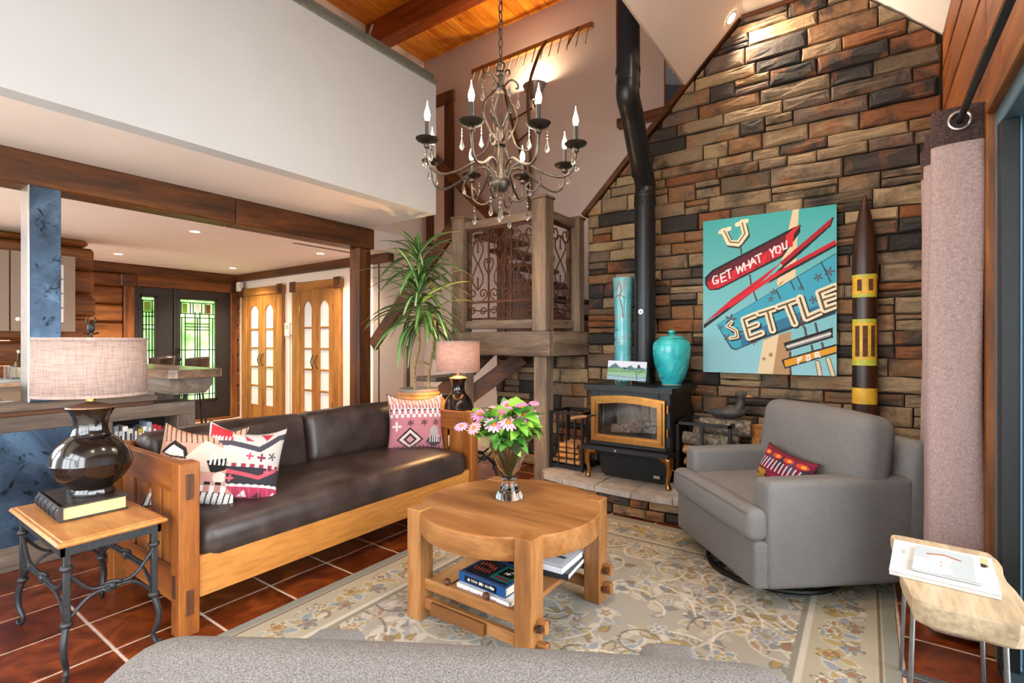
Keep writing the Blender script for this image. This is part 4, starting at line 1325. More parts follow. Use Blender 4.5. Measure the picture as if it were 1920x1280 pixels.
# ================================================================== rug
def rug():
    W, H = RUG[2] - RUG[0], RUG[3] - RUG[1]
    w, h = 400, 556
    P = Paint(w, h, '#a8a296')
    P.asp = H / W
    R = random.Random(11)
    gold, blue, rust, cream, grey, brown = '#a8925a', '#84909c', '#97755a', '#c9c2b4', '#98968e', '#7a6b58'
    for _ in range(240):
        P.disc(R.random(), R.random(), R.uniform(0.015, 0.05), R.choice(['#bbb2a0', '#a9a69a', '#c0b7a4', '#a7a596', '#b5a582', '#9aa0a2']), 5, 0.4, R.random() * 6, alpha=0.55)
    def sprig(x, y, a, n, turn):
        pts = []
        for k in range(n):
            pts.append((x, y)); a += turn + R.uniform(-0.12, 0.12)
            x += 0.013 * math.cos(a); y += 0.013 * math.sin(a) * W / H
            if k % 2:
                c = R.choice([gold, blue, cream, rust, gold, blue, '#bdb09a'])
                L = R.uniform(0.018, 0.034)
                aa = a + R.choice([-1, 1]) * R.uniform(0.6, 1.2)
                P.leaf(x, y, L * 1.15, L * 0.34, aa, cream if R.random() < 0.6 else brown, 0.75); P.leaf(x, y, L, L * 0.22, aa, c, 0.75)
        P.line(pts, 0.0042, R.choice([cream, brown, cream, '#ddd6c8']), 0.9)
    for _ in range(330):
        sprig(R.random(), R.random(), R.random() * 6.28, R.randint(8, 20), R.choice([-1, 1]) * R.uniform(0.1, 0.32))
    def rosette(x, y, r, cs):
        rot = R.random() * 6; k = R.choice([5, 6, 8])
        P.disc(x, y, r * 1.15, cream, k, 0.16, rot, alpha=0.9); P.disc(x, y, r, cs[0], k, 0.18, rot, alpha=0.85); P.disc(x, y, r * 0.72, cream, k, 0.2, rot + 0.4, alpha=0.8); P.disc(x, y, r * 0.62, cs[1], k, 0.2, rot + 0.4, alpha=0.85)
        P.disc(x, y, r * 0.34, cs[2], 6, 0.2, rot); P.disc(x, y, r * 0.15, cs[0])
    for gx in range(7):
        for gy in range(10):
            x = 0.19 + 0.105 * gx + (0.05 if gy % 2 else 0); y = 0.15 + 0.078 * gy
            if x < 0.86:
                cs = [cream, rust, blue, gold, grey]; R.shuffle(cs)
                rosette(x + R.uniform(-.02, .02), y + R.uniform(-.015, .015), R.uniform(0.014, 0.027), cs)
    for _ in range(60):
        sprig(R.random(), R.random(), R.random() * 6.28, R.randint(5, 10), R.choice([-1, 1]) * R.uniform(0.2, 0.5))
    # borders
    def band(a, b_, c):
        aa, bb = a * W / H, b_ * W / H
        m = ((P.x > a) & (P.x < 1 - a) & (P.y > aa) & (P.y < 1 - aa)) & ~((P.x > b_) & (P.x < 1 - b_) & (P.y > bb) & (P.y < 1 - bb))
        P.put(m, c)
    band(-1, 0.022, '#8f8e84'); band(0.022, 0.032, '#b3ab98'); band(0.032, 0.045, '#a29b85')
    band(0.032, 0.13, '#b0a792'); band(0.13, 0.138, cream); band(0.138, 0.15, '#8d8a7c'); band(0.024, 0.03, brown)
    # running leaves in the border
    n = 34
    for k in range(n):
        t_ = (k + 0.5) / n
        for side in (0, 1):
            x = 0.082 if side == 0 else 1 - 0.082
            y = t_
            c = [gold, blue, gold, cream][k % 4]
            for q_ in (0, 1, 2):
                P.leaf(x, y, 0.034, 0.011, k * 1.3 + q_ * 2.1, cream, 0.8); P.leaf(x, y, 0.03, 0.0085, k * 1.3 + q_ * 2.1, [gold, blue, gold][q_], 0.85)
            P.disc(x + (0.018 if k % 2 else -0.018), y, 0.019, brown, 5, 0.25, k); P.disc(x + (0.018 if k % 2 else -0.018), y, 0.0155, [cream, blue, '#b9a06a', grey][k % 4], 5, 0.25, k); P.disc(x + (0.018 if k % 2 else -0.018), y, 0.007, rust)
    n = 24
    for k in range(n):
        x = (k + 0.5) / n
        for side in (0, 1):
            y = (0.082 if side == 0 else 1) * W / H if side == 0 else 1 - 0.082 * W / H
            for q_ in (0, 1, 2):
                P.leaf(x, y, 0.034, 0.011, k * 1.3 + q_ * 2.1, cream, 0.8); P.leaf(x, y, 0.03, 0.0085, k * 1.3 + q_ * 2.1, [gold, blue, gold][q_], 0.85)
            P.disc(x, y + (0.012 if k % 2 else -0.012), 0.02, brown, 5, 0.25, k); P.disc(x, y + (0.012 if k % 2 else -0.012), 0.016, [cream, blue, '#b9a06a', grey][k % 4], 5, 0.25, k)
    for k in range(260):
        side = k % 4; q = R.random(); d = R.uniform(0.04, 0.122)
        x, y = [(d, q), (1 - d, q), (q, d * W / H), (q, 1 - d * W / H)][side]
        L = R.uniform(0.012, 0.024); a_ = R.random() * 6.28
        P.leaf(x, y, L * 1.2, L * 0.34, a_, R.choice([cream, brown]), 0.85); P.leaf(x, y, L, L * 0.22, a_, R.choice([gold, blue, cream, rust, grey]), 0.9)
    t = thing('area_rug', 'ivory, gold and slate blue floral wool rug on the tiled floor', 'rug', (RUG[0], RUG[1], 0.012))
    o = printed_panel('pile', w, h, W, H, 0.011, vcol('wool_pile', 1.0, 0.4, 0.8, 300, 0.05), P, t, axis='XY')
    return t
rug()

# ================================================================== iron and wood side tables
def side_table(label, loc, rz=0.0, sx=0.74, sy=0.37):
    t = thing('side_table', label, 'table', loc, rz, 'iron legged side tables')
    x, y, Z = sx / 2, sy / 2, 0.545
    B().box((-x, -y, Z - 0.022), (x, y, Z - 0.004), 0.008).box((-x + 0.018, -y + 0.018, Z - 0.008), (x - 0.018, y - 0.018, Z), 0.003).obj('table_top', wood('amber_top', srgb('#a8662e'), srgb('#c08044'), srgb('#d29a5c'), 'X', 0.35), t)
    B().box((-x + 0.03, -y + 0.02, Z - 0.062), (x - 0.03, -y + 0.032, Z - 0.022)).box((-x + 0.03, y - 0.032, Z - 0.062), (x - 0.03, y - 0.02, Z - 0.022)).box((-x + 0.03, -y + 0.02, Z - 0.062), (-x + 0.042, y - 0.02, Z - 0.022)).box((x - 0.042, -y + 0.02, Z - 0.062), (x - 0.03, y - 0.02, Z - 0.022)).obj('apron', IRON, t)
    for ex in (-1, 1):
        for ey in (-1, 1):
            lx, ly = ex * (x - 0.05), ey * (y - 0.04)
            leg = B().box((lx - 0.011, ly - 0.011, 0.20), (lx + 0.011, ly + 0.011, Z - 0.05), 0.002)
            path = catmull([(lx, ly, 0.21), (lx + ex * 0.016, ly + ey * 0.012, 0.15), (lx + ex * 0.014, ly + ey * 0.01, 0.09), (lx - ex * 0.004, ly, 0.045), (lx + ex * 0.006, ly + ey * 0.004, 0.013), (lx + ex * 0.026, ly + ey * 0.012, 0.012), (lx + ex * 0.028, ly + ey * 0.012, 0.03)], 5)
            leg.tube(path, [0.013 - 0.004 * abs(k / 15 - 0.3) for k in range(len(path))], 8)
            g = leg.obj('leg', IRON, t)
            for zz in (0.43, 0.215):
                B().sphere((lx, ly, zz), 0.022, 12, 8, (1, 1, 0.7)).obj('knuckle', IRON, g)
    for ey in (-1, 1):
        ly = ey * (y - 0.04)
        for zz in ((0.41, 0.225),):
            a = catmull([(-x + 0.05, ly, zz[0]), (-x + 0.16, ly, 0.325), (-0.06, ly, 0.318), (0.06, ly, 0.318), (x - 0.16, ly, 0.325), (x - 0.05, ly, zz[0])], 6)
            b_ = catmull([(-x + 0.05, ly, zz[1]), (-x + 0.16, ly, 0.295), (-0.06, ly, 0.302), (0.06, ly, 0.302), (x - 0.16, ly, 0.295), (x - 0.05, ly, zz[1])], 6)
            B().tube(a, 0.007, 7).tube(b_, 0.007, 7).obj('stretcher', IRON, t)
            B().tube([(0.035 * math.cos(q), ly + 0.008 * math.sin(2 * q), 0.31 + 0.016 * math.sin(q)) for q in [2 * PI * k / 20 for k in range(20)]], 0.007, 7, closed=True).sphere((0, ly, 0.31), 0.016).obj('knot', IRON, t)
    for ex in (-1, 1):
        lx = ex * (x - 0.05)
        a = catmull([(lx, -y + 0.04, 0.41), (lx, -y * 0.4, 0.325), (lx, 0, 0.317), (lx, y * 0.4, 0.325), (lx, y - 0.04, 0.41)], 6)
        b_ = catmull([(lx, -y + 0.04, 0.225), (lx, -y * 0.4, 0.295), (lx, 0, 0.303), (lx, y * 0.4, 0.295), (lx, y - 0.04, 0.225)], 6)
        B().tube(a, 0.007, 7).tube(b_, 0.007, 7).obj('stretcher', IRON, t)
        B().tube([(lx + 0.008 * math.sin(2 * q), 0.03 * math.cos(q), 0.31 + 0.016 * math.sin(q)) for q in [2 * PI * k / 20 for k in range(20)]], 0.007, 7, closed=True).sphere((lx, 0, 0.31), 0.014).obj('knot', IRON, t)
    return t
side_table('iron legged side table with amber wood top carrying the big lamp', (-2.83, 0.745, 0))
_st = side_table('iron legged side table hidden behind the far sofa arm under a lamp', (-2.80, 3.26, 0), 0, 0.56, 0.37)
_st.scale = (1, 1, 1.1)

# ================================================================== lamps
def table_lamp(label, loc, rz, shade_mat, on):
    """oval urn lamp; z=0 is its foot"""
    t = thing('table_lamp', label, 'lamp', loc, rz, 'black urn table lamps')
    LQ = MATS.get('black_lacquer')
    if LQ is None:
        LQ = plain('black_lacquer', '#171210', 0.16, 0.0, noise=0.25, nscale=6, Coat_Weight=0.6)
    prof = [(0.001, 0), (0.105, 0), (0.108, 0.012), (0.098, 0.03), (0.105, 0.04), (0.15, 0.075), (0.18, 0.115), (0.187, 0.138), (0.1895, 0.142), (0.187, 0.146), (0.18, 0.175), (0.155, 0.215), (0.115, 0.25), (0.09, 0.262), (0.093, 0.268), (0.086, 0.276), (0.078, 0.31), (0.082, 0.345), (0.10, 0.375), (0.113, 0.388)]
    B().lathe(prof, (0, 0, 0), 48, 0.87, 0.68).obj('body', LQ, t)
    B().lathe([(0.113, 0.388), (0.11, 0.394), (0.075, 0.402), (0.03, 0.412), (0.012, 0.416), (0.001, 0.417)], (0, 0, 0), 48, 0.87, 0.68, cap=False).obj('cap', plain('lamp_cap', '#8a6a52', 0.35, 0.6, noise=0.1), t)
    B().cyl((0, 0, 0.41), (0, 0, 0.66), 0.008, 10).cyl((0, 0, 0.42), (0, 0, 0.46), 0.02, 14).obj('stem', BRASS, t)
    sx, sy = 0.216, 0.185
    zb, zt = 0.445, 0.705
    sh = B()
    n = 56
    def ring(r, z): return [(sx * r * math.cos(2 * PI * k / n), sy * r * math.sin(2 * PI * k / n), z) for k in range(n)]
    V = ring(1.0, zb) + ring(0.985, zt) + ring(0.985 - 0.012, zt) + ring(1.0 - 0.012, zb)
    F = []
    for r in range(4):
        for k in range(n):
            F.append((r * n + k, r * n + (k + 1) % n, ((r + 1) % 4) * n + (k + 1) % n, ((r + 1) % 4) * n + k))
    sh.add(V, F, False)
    s = sh.obj('lamp_shade', shade_mat, t)
    for p in s.data.polygons: p.use_smooth = True
    for z in (zb, zt - 0.012):
        B().add(ring(1.006, z) + ring(1.006, z + 0.012) + ring(0.98, z + 0.012) + ring(0.98, z), [(r * n + k, r * n + (k + 1) % n, ((r + 1) % 4) * n + (k + 1) % n, ((r + 1) % 4) * n + k) for r in range(4) for k in range(n)]).obj('shade_trim', shade_mat, s)
    B().sphere((0, 0, 0.56), 0.03, 12, 8, (1, 1, 1.3)).obj('bulb', emissive('bulb_glow', (1, 0.75, 0.45, 1), 12.0 if on else 2.0), t)
    if on:
        L = add_light('lamp', 'POINT', (0, 0, 0.56), 80, (1.0, 0.55, 0.22), 0.04)
        L.parent = t
    f = B().cyl((0, 0, 0.65), (0, 0, 0.72), 0.006, 8).tube(catmull([(-0.03, 0, 0.728), (-0.012, 0, 0.722), (0, 0, 0.735), (0.012, 0, 0.722), (0.03, 0, 0.728)], 4), 0.004, 6)
    f.sphere((0, 0, 0.75), 0.016, 10, 8, (1, 0.7, 1.5))
    for s_ in (-1, 1):
        f.tube(catmull([(s_ * 0.008, 0, 0.768), (s_ * 0.02, 0, 0.782), (s_ * 0.012, 0, 0.80)], 4), 0.0035, 6)
    if not on:
        f.obj('finial', BLACKIRON, t)
    return t
def shade_mat(key, dark, light):
    t = NT(key)
    v1 = t.coords((1, 1, 0.08), rand=False); v2 = t.coords((0.08, 0.08, 1), rand=False)
    a = t.noise(v1, 170, 2, 0.6); b_ = t.noise(v2, 170, 2, 0.6)
    m = t.n('ShaderNodeMath', operation='ADD'); t.l(a, m.inputs[0]); t.l(b_, m.inputs[1])
    m2 = t.n('ShaderNodeMath', operation='MULTIPLY'); t.l(m.outputs[0], m2.inputs[0]); m2.inputs[1].default_value = 0.5
    c = t.ramp(m2.outputs[0], [(0.4, srgb(dark)), (0.6, srgb(light))])
    t.set(c, 0.95)
    tr = t.n('ShaderNodeBsdfTranslucent'); t.l(c, tr.inputs['Color'])
    mx = t.n('ShaderNodeMixShader'); mx.inputs[0].default_value = 0.4
    t.l(t.b.outputs[0], mx.inputs[1]); t.l(tr.outputs[0], mx.inputs[2])
    t.l(mx.outputs[0], t.t.nodes['Material Output'].inputs['Surface'])
    t.b.inputs['Specular IOR Level'].default_value = 0.1
    return t.m
LINEN = shade_mat('linen_shade', '#b39a8f', '#cdb6ac')
# big book under the near lamp
bk = thing('antique_book', 'thick leather bound book with ribbed spine under the black lamp', 'book', (-2.92, 0.76, 0.545), PI / 2 - 0.03)
LEA = plain('antique_leather', '#2a2320', 0.4, noise=0.25, nscale=20)
B().box((-0.125, -0.185, 0), (0.115, 0.185, 0.008), 0.002).box((-0.125, -0.185, 0.058), (0.115, 0.185, 0.066), 0.002).obj('cover', LEA, bk)
b = B()
arc = [(-0.115 - 0.02 * math.sin(PI * k / 8), 0.066 * k / 8) for k in range(9)]
b.prism(arc + [(-0.11, 0.066), (-0.11, 0)], -0.185, 0.185, 'Y')
sp = b.obj('spine', LEA, bk)
for k in range(5):
    yy = -0.14 + k * 0.07
    B().prism([(p[0] - 0.005, p[1]) for p in arc] + [(-0.11, 0.066), (-0.11, 0)], yy - 0.008, yy + 0.008, 'Y').obj('raised_band', LEA, sp)
B().box((-0.112, -0.177, 0.008), (0.107, 0.177, 0.058)).obj('pages', plain('gilt_pages', '#c9b982', 0.7, noise=0.1, nscale=150), bk)
table_lamp('large black urn lamp with oval linen shade standing on a thick book', (-2.88, 0.775, 0.612), CAM_YAW + 0.1, LINEN, False)
table_lamp('lit black urn lamp with glowing linen shade behind the far sofa arm', (-2.84, 3.245, 0.5995), CAM_YAW + PI / 2, LINEN, True)

# ================================================================== wood stove
def stove():
    t = thing('wood_stove', 'black cast wood stove with brass door frame and brass legs', 'stove', (-1.54, 4.05, 0.19))
    S = STOVEBLACK
    x0, x1, y0, y1 = -0.325, 0.335, -0.27, 0.29
    z0, z1 = 0.26, 0.72
    # shell with a real firebox opening in front
    gx0, gx1, gz0, gz1 = -0.245, 0.245, 0.36, 0.62
    b = B()
    b.box((x0, y0, z0), (gx0, y1, z1), 0.006).box((gx1, y0, z0), (x1, y1, z1), 0.006)
    b.box((gx0, y0, z0), (gx1, y1, gz0), 0.0).box((gx0, y0, gz1), (gx1, y1, z1), 0.0)
    b.box((gx0, 0.08, gz0), (gx1, y1, gz1))
    b.obj('body', S, t)
    B().box((gx0, 0.065, gz0), (gx1, 0.078, gz1)).box((gx0 - 0.001, -0.2, gz0), (gx0 + 0.006, 0.08, gz1)).box((gx1 - 0.006, -0.2, gz0), (gx1 + 0.001, 0.08, gz1)).obj('firebrick', plain('firebrick', '#8c7f74', 0.9, noise=0.25, nscale=8), t)
    B().prism([(x0 - 0.05, y0 - 0.02), (x0 - 0.03, y0 - 0.06), (x1 + 0.03, y0 - 0.06), (x1 + 0.05, y0 - 0.02), (x1 + 0.04, y1 + 0.02), (x0 - 0.04, y1 + 0.02)], z1, z1 + 0.04, 'Z').obj('top_plate', S, t)
    B().prism([(x0 - 0.04, y0), (x0 - 0.02, y0 - 0.13), (x1 + 0.02, y0 - 0.13), (x1 + 0.04, y0)], z0 - 0.01, z0 + 0.02, 'Z').box((x0 + 0.01, y0 - 0.06, z0 + 0.02), (x1 - 0.01, y0, z0 + 0.05), 0.008).obj('ash_shelf', S, t)
    B().prism([(x0 + 0.05, 0.03), (x0 + 0.09, -0.0), (x1 - 0.09, -0.0), (x1 - 0.05, 0.03), (x1 - 0.02, 0.24), (x0 + 0.02, 0.24)], y0 + 0.10, y1 - 0.04, 'Y').obj('pedestal', BLACK, t)
    B().box((0.19, y0 + 0.042, 0.05), (0.24, y0 + 0.05, 0.075), 0.002).obj('rating_plate', STEEL, t)
    B().cyl((-0.05, y0 - 0.135, z0 + 0.005), (-0.05, y0 - 0.125, z0 + 0.005), 0.009, 10).obj('knob', STEEL, t)
    # brass door frame, arched top
    def frame(ix, iz0, iz1, arch, w, ya, yb):
        n = 14
        inner = [(-ix, iz0), (ix, iz0)] + [(ix - 2 * ix * k / n, iz1 + arch * math.sin(PI * k / n)) for k in range(n + 1)]
        outer = [(-ix - w, iz0 - w), (ix + w, iz0 - w)] + [((ix + w) - 2 * (ix + w) * k / n, iz1 + w + arch * math.sin(PI * k / n)) for k in range(n + 1)]
        m = len(inner)
        V = [(p[0], ya, p[1]) for p in inner] + [(p[0], ya, p[1]) for p in outer] + [(p[0], yb, p[1]) for p in inner] + [(p[0], yb, p[1]) for p in outer]
        F = []
        for i in range(m):
            j = (i + 1) % m
            F += [(i, j, m + j, m + i), (2 * m + i, 3 * m + i, 3 * m + j, 2 * m + j), (i, 2 * m + i, 2 * m + j, j), (m + i, m + j, 3 * m + j, 3 * m + i)]
        return V, F
    dr = B().add(*frame(0.245, 0.365, 0.605, 0.022, 0.058, y0 - 0.035, y0)).add(*frame(0.262, 0.35, 0.62, 0.022, 0.022, y0 - 0.05, y0 - 0.034)).obj('door_frame', BRASS, t, label='polished brass door frame')
    g = glass('stove_glass', (0.85, 0.85, 0.85, 1), 0.0, 1.15)
    B().box((-0.25, y0 - 0.012, 0.36), (0.25, y0 - 0.008, 0.625)).obj('glass', MATS['window_glass'], dr)
    hd = B().cyl((-0.33, y0 - 0.05, 0.50), (-0.255, y0 - 0.055, 0.515), 0.007, 8).obj('handle_rod', BLACKIRON, dr)
    B().tube([(-0.46, y0 - 0.09, 0.475), (-0.44, y0 - 0.08, 0.48), (-0.36, y0 - 0.06, 0.495), (-0.33, y0 - 0.05, 0.50)], [0.014, 0.017, 0.015, 0.008], 10).obj('wood_grip', honey('X'), dr, label='turned wooden door grip')
    for zz in (0.39, 0.57):
        B().cyl((0.32, y0 - 0.02, zz), (0.32, y0 - 0.02, zz + 0.06), 0.011, 10).obj('hinge', BRASS, dr)
    for sx in (-1, 1):
        for sy in (-1, 1):
            cx, cy = sx * 0.335, (y0 - 0.03 if sy < 0 else y1 - 0.03)
            path = catmull([(cx - sx * 0.05, cy + 0.02 * (-sy), 0.245), (cx - sx * 0.005, cy, 0.22), (cx + sx * 0.002, cy, 0.15), (cx - sx * 0.012, cy, 0.07), (cx - sx * 0.004, cy, 0.018), (cx, cy, 0.004)], 5)
            rads = [0.046, 0.045, 0.043, 0.041, 0.038, 0.035, 0.033, 0.031, 0.029, 0.027, 0.025, 0.023, 0.021, 0.019, 0.018, 0.017, 0.016, 0.016, 0.017, 0.019, 0.021, 0.022, 0.022, 0.022, 0.021, 0.02]
            B().tube(path, rads[:len(path)], 12).obj('leg', BRASS, t)
    return t
stove()
def log(name, label, p0, p1, r, bark, group, seed, split=False):
    """firewood: round or split length with pale cut ends"""
    R = random.Random(seed)
    p0 = Vector(p0); p1 = Vector(p1); c = (p0 + p1) / 2; d = p1 - p0; L = d.length
    t = thing(name, label, 'log', tuple(c), 0, group)
    d.normalize()
    a = d.orthogonal().normalized() if abs(d.z) > 0.9 else d.cross(Vector((0, 0, 1))).normalized()
    u = a.cross(d)
    n = 12
    if split:
        prof = [(math.cos(q) * r, math.sin(q) * r * 0.8) for q in [PI * k / 6 for k in range(7)]] + [(-r * 0.55, -r * 0.35), (0, -r * 0.55), (r * 0.55, -r * 0.3)]
    else:
        prof = [(r * math.cos(2 * PI * k / n) * R.uniform(0.93, 1.05), r * math.sin(2 * PI * k / n) * R.uniform(0.93, 1.05)) for k in range(n)]
    m = len(prof)
    V = []
    rings = 6
    for i in range(rings):
        s = -L / 2 + L * i / (rings - 1)
        k = R.uniform(0.95, 1.04)
        for x, y in prof:
            V.append(tuple(d * s + a * x * k + u * y * k))
    F = [(i * m + k, i * m + (k + 1) % m, (i + 1) * m + (k + 1) % m, (i + 1) * m + k) for i in range(rings - 1) for k in range(m)]
    B().add(V, F, not split).obj('bark', bark, t)
    e = B()
    e.add([tuple(Vector(V[k]) * 1.0005 - d * 0.001) for k in range(m)], [tuple(range(m))])
    e.add([tuple(Vector(V[(rings - 1) * m + k]) * 1.0005 + d * 0.001) for k in range(m)], [tuple(range(m))])
    e.obj('cut_end', plain('cut_wood', '#b98d62', 0.85, noise=0.15, nscale=60), t)
    return t
def bark_mat(key, a, b_, c):
    if key in MATS: return MATS[key]
    t = NT(key)
    v = t.coords((1, 1, 1))
    n = t.noise(v, 35, 5, 0.75, 0.6)
    t.bump(n, 0.9, 0.01)
    t.set(t.ramp(n, [(0.32, srgb(a)), (0.5, srgb(b_)), (0.66, srgb(c))]), 0.9)
    MATS[key] = t.m
    return t.m
GREYBARK = bark_mat('grey_bark', '#2c2620', '#6b5f52', '#a89c8a')
REDWOOD = bark_mat('split_face', '#8a5a34', '#b88856', '#d2aa78')
ORW = bark_mat('orange_split_face', '#9a5a28', '#c8884a', '#dca86a')
# fire logs inside the stove
for k, (a, b_, r) in enumerate([((-1.74, 3.93, 0.585), (-1.38, 3.98, 0.59), 0.032), ((-1.72, 3.87, 0.58), (-1.48, 4.0, 0.575), 0.026), ((-1.60, 3.86, 0.62), (-1.36, 3.95, 0.645), 0.022)]):
    log('ceramic_log', ['charred log lying at the back of the stove firebox', 'charred log lying at the front of the stove firebox', 'charred stick leaning on top in the stove firebox'][k], a, b_, r, bark_mat('ash_log', '#3a332e', '#7c726a', '#b5aba0'), 'logs in the firebox', 50 + k)

# stove pipe
pp = thing('stove_pipe', 'black stove pipe rising from the wood stove and stepping sideways', 'pipe', (-1.55, 4.18, 0.95))
PIPE = plain('pipe_black', '#1d1f22', 0.38, 0.35, noise=0.08)
r = 0.087
B().cyl((0, 0, 0), (0, 0, 1.62), r, 32).obj('lower_section', PIPE, pp)
top = Vector((0.075, -0.56, 2.24))
B().tube(catmull([(0, 0, 1.60), (0, 0, 1.70), tuple(top * 0.35 + Vector((0, 0, 1.66)) * 0.65), tuple(top * 0.75 + Vector((0, 0, 1.66)) * 0.25), (top.x, top.y, 2.2), (top.x, top.y, 2.32)], 6), r * 0.99, 32).obj('offset_section', PIPE, pp)
B().cyl((top.x, top.y, 2.30), (top.x, top.y, 4.5), r * 1.02, 32).obj('upper_section', plain('pipe_gloss', '#2a3036', 0.28, 0.5, noise=0.05), pp)
for (cx, cy, z) in ((0, 0, 1.58), (0, 0, 0.04), (top.x, top.y, 2.28), (0.012, -0.09, 1.76)):
    B().lathe([(r * 1.0, -0.02), (r * 1.045, -0.016), (r * 1.045, 0.016), (r * 1.0, 0.02)], (cx, cy, z), 32, cap=False).obj('collar', PIPE, pp)
SLOT = BLACK
for (cx, cy, z) in ((0, 0, 1.50), (top.x, top.y, 2.36), (0, 0, 0.12)):
    for k in range(18):
        a = 2 * PI * k / 18
        B().box((cx + r * 1.012 * math.cos(a) - 0.004, cy + r * 1.012 * math.sin(a) - 0.004, z), (cx + r * 1.012 * math.cos(a) + 0.004, cy + r * 1.012 * math.sin(a) + 0.004, z + 0.05), rot=(0, 0, a)).obj('vent_slot', SLOT, pp)
B().cyl((0.0, -r - 0.002, 0.6), (0.0, -r - 0.012, 0.6), 0.022, 18).sphere((0, -r - 0.014, 0.6), 0.008).obj('thermometer', STEEL, pp)

# ================================================================== things on the stove
def turquoise(key, dark='#1d8f93', mid='#35b6ba', light='#6fd0cf', rusty=True):
    if key in MATS: return MATS[key]
    t = NT(key)
    v = t.coords((1, 1, 1), rand=False)
    n = t.noise(v, 6, 4, 0.55, 0.8)
    c = t.ramp(n, [(0.3, srgb(dark)), (0.5, srgb(mid)), (0.72, srgb(light))])
    if rusty:
        vz = t.coords((1, 1, 4), rand=False)
        w = t.noise(vz, 4, 5, 0.6, 2.0)
        c = t.mix(t.ramp(w, [(0.60, (0, 0, 0, 1)), (0.64, (0.85, 0.85, 0.85, 1)), (0.68, (0, 0, 0, 1))]), c, srgb('#35606a'))
    t.set(c, 0.22)
    MATS[key] = t.m
    return t.m
u = thing('ginger_jar', 'round shouldered turquoise ceramic jar with lid on the stove', 'jar', (-1.297, 4.10, 0.95))
B().lathe([(0.001, 0), (0.075, 0), (0.08, 0.012), (0.10, 0.05), (0.13, 0.14), (0.147, 0.25), (0.148, 0.31), (0.138, 0.345), (0.11, 0.365), (0.095, 0.37), (0.001, 0.37)], (0, 0, 0), 40).obj('body', turquoise('turquoise_glaze'), u)
B().lathe([(0.105, 0.37), (0.108, 0.378), (0.09, 0.388), (0.04, 0.398), (0.022, 0.405), (0.018, 0.415), (0.03, 0.425), (0.03, 0.435), (0.012, 0.445), (0.001, 0.446)], (0, 0, 0), 32).obj('lid', turquoise('turquoise_glaze'), u)
B().lathe([(0.06, -0.0), (0.076, 0.0), (0.078, 0.008), (0.06, 0.009)], (0, 0, 0.0), 32, cap=False).obj('foot_ring', plain('bare_clay', '#c3ab8b', 0.8), u)
tv = thing('tall_vase', 'tall narrow turquoise vase standing behind the picture on the stove', 'vase', (-1.77, 4.24, 0.95))
B().lathe([(0.001, 0), (0.078, 0), (0.08, 0.02), (0.078, 0.2), (0.072, 0.30), (0.082, 0.33), (0.074, 0.36), (0.082, 0.40), (0.074, 0.45), (0.078, 0.6), (0.086, 0.8), (0.092, 0.905), (0.088, 0.915), (0.080, 0.905), (0.074, 0.8), (0.066, 0.5), (0.001, 0.45)], (0, 0, 0), 36).obj('body', turquoise('vase_glaze', '#4a9aa8', '#62b4bc', '#8a9a98'), tv)
B().tube(catmull([(-0.03, -0.082, 0.80), (0.0, -0.088, 0.86), (0.02, -0.088, 0.80), (0.0, -0.086, 0.74), (0.02, -0.084, 0.66), (0.03, -0.08, 0.56)], 5), 0.004, 6).tube(catmull([(-0.04, -0.08, 0.74), (0.0, -0.086, 0.76), (0.05, -0.075, 0.73)], 5), 0.004, 6).obj('relief', plain('vase_relief', '#8f6a60', 0.5), tv)
PP = Paint(90, 48, '#8fa5b8')
PP.rect(0, 0, 1, 0.3, '#c3c6d2'); PP.poly([(0, 0.42), (0.1, 0.25), (0.2, 0.12), (0.32, 0.35), (0.45, 0.4), (0.6, 0.2), (0.7, 0.38), (0.82, 0.28), (1, 0.4), (1, 0.6), (0, 0.6)], '#4c6a70')
PP.poly([(0, 0.45), (0.25, 0.38), (0.6, 0.46), (1, 0.42), (1, 1), (0, 1)], '#6f9a6a'); PP.poly([(0, 0.6), (1, 0.6), (1, 1), (0, 1)], '#7fa58a'); PP.rect(0, 0.8, 1, 1, '#88a2ae')
PP.line([(0, 0.56), (1, 0.5)], 0.018, '#2b3a48'); PP.line([(0, 0.78), (0.7, 0.86), (1, 0.8)], 0.018, '#2b3a48'); PP.line([(0.75, 0.5), (0.78, 0.95)], 0.02, '#3a4a4a'); PP.line([(0.9, 0.4), (0.8, 0.7)], 0.012, '#3a4a4a')
PP.disc(0.46, 0.38, 0.06, '#181c22', 3, 0.4, sx=1.5); PP.disc(0.8, 0.2, 0.035, '#181c22'); PP.disc(0.81, 0.28, 0.05, '#181c22', sx=0.8)
sp = thing('small_picture', 'small landscape picture with two black birds on an easel on the stove', 'picture', (-1.76, 3.87, 0.95), 0.0)
o = printed_panel('picture', 90, 48, 0.33, 0.155, 0.012, vcol('printed_gloss', 0.3), PP, sp); o.location = (0, 0, 0.04); o.rotation_euler = (-0.15, 0.02, 0)
for xx in (0.09, 0.22):
    B().tube(catmull([(xx, -0.03, 0.004), (xx, -0.02, 0.035), (xx, 0.02, 0.04), (xx, 0.06, 0.16)], 4), 0.004, 6).tube([(xx, 0.05, 0.12), (xx, 0.10, 0.004)], 0.004, 6).obj('easel_leg', BRASS, sp)

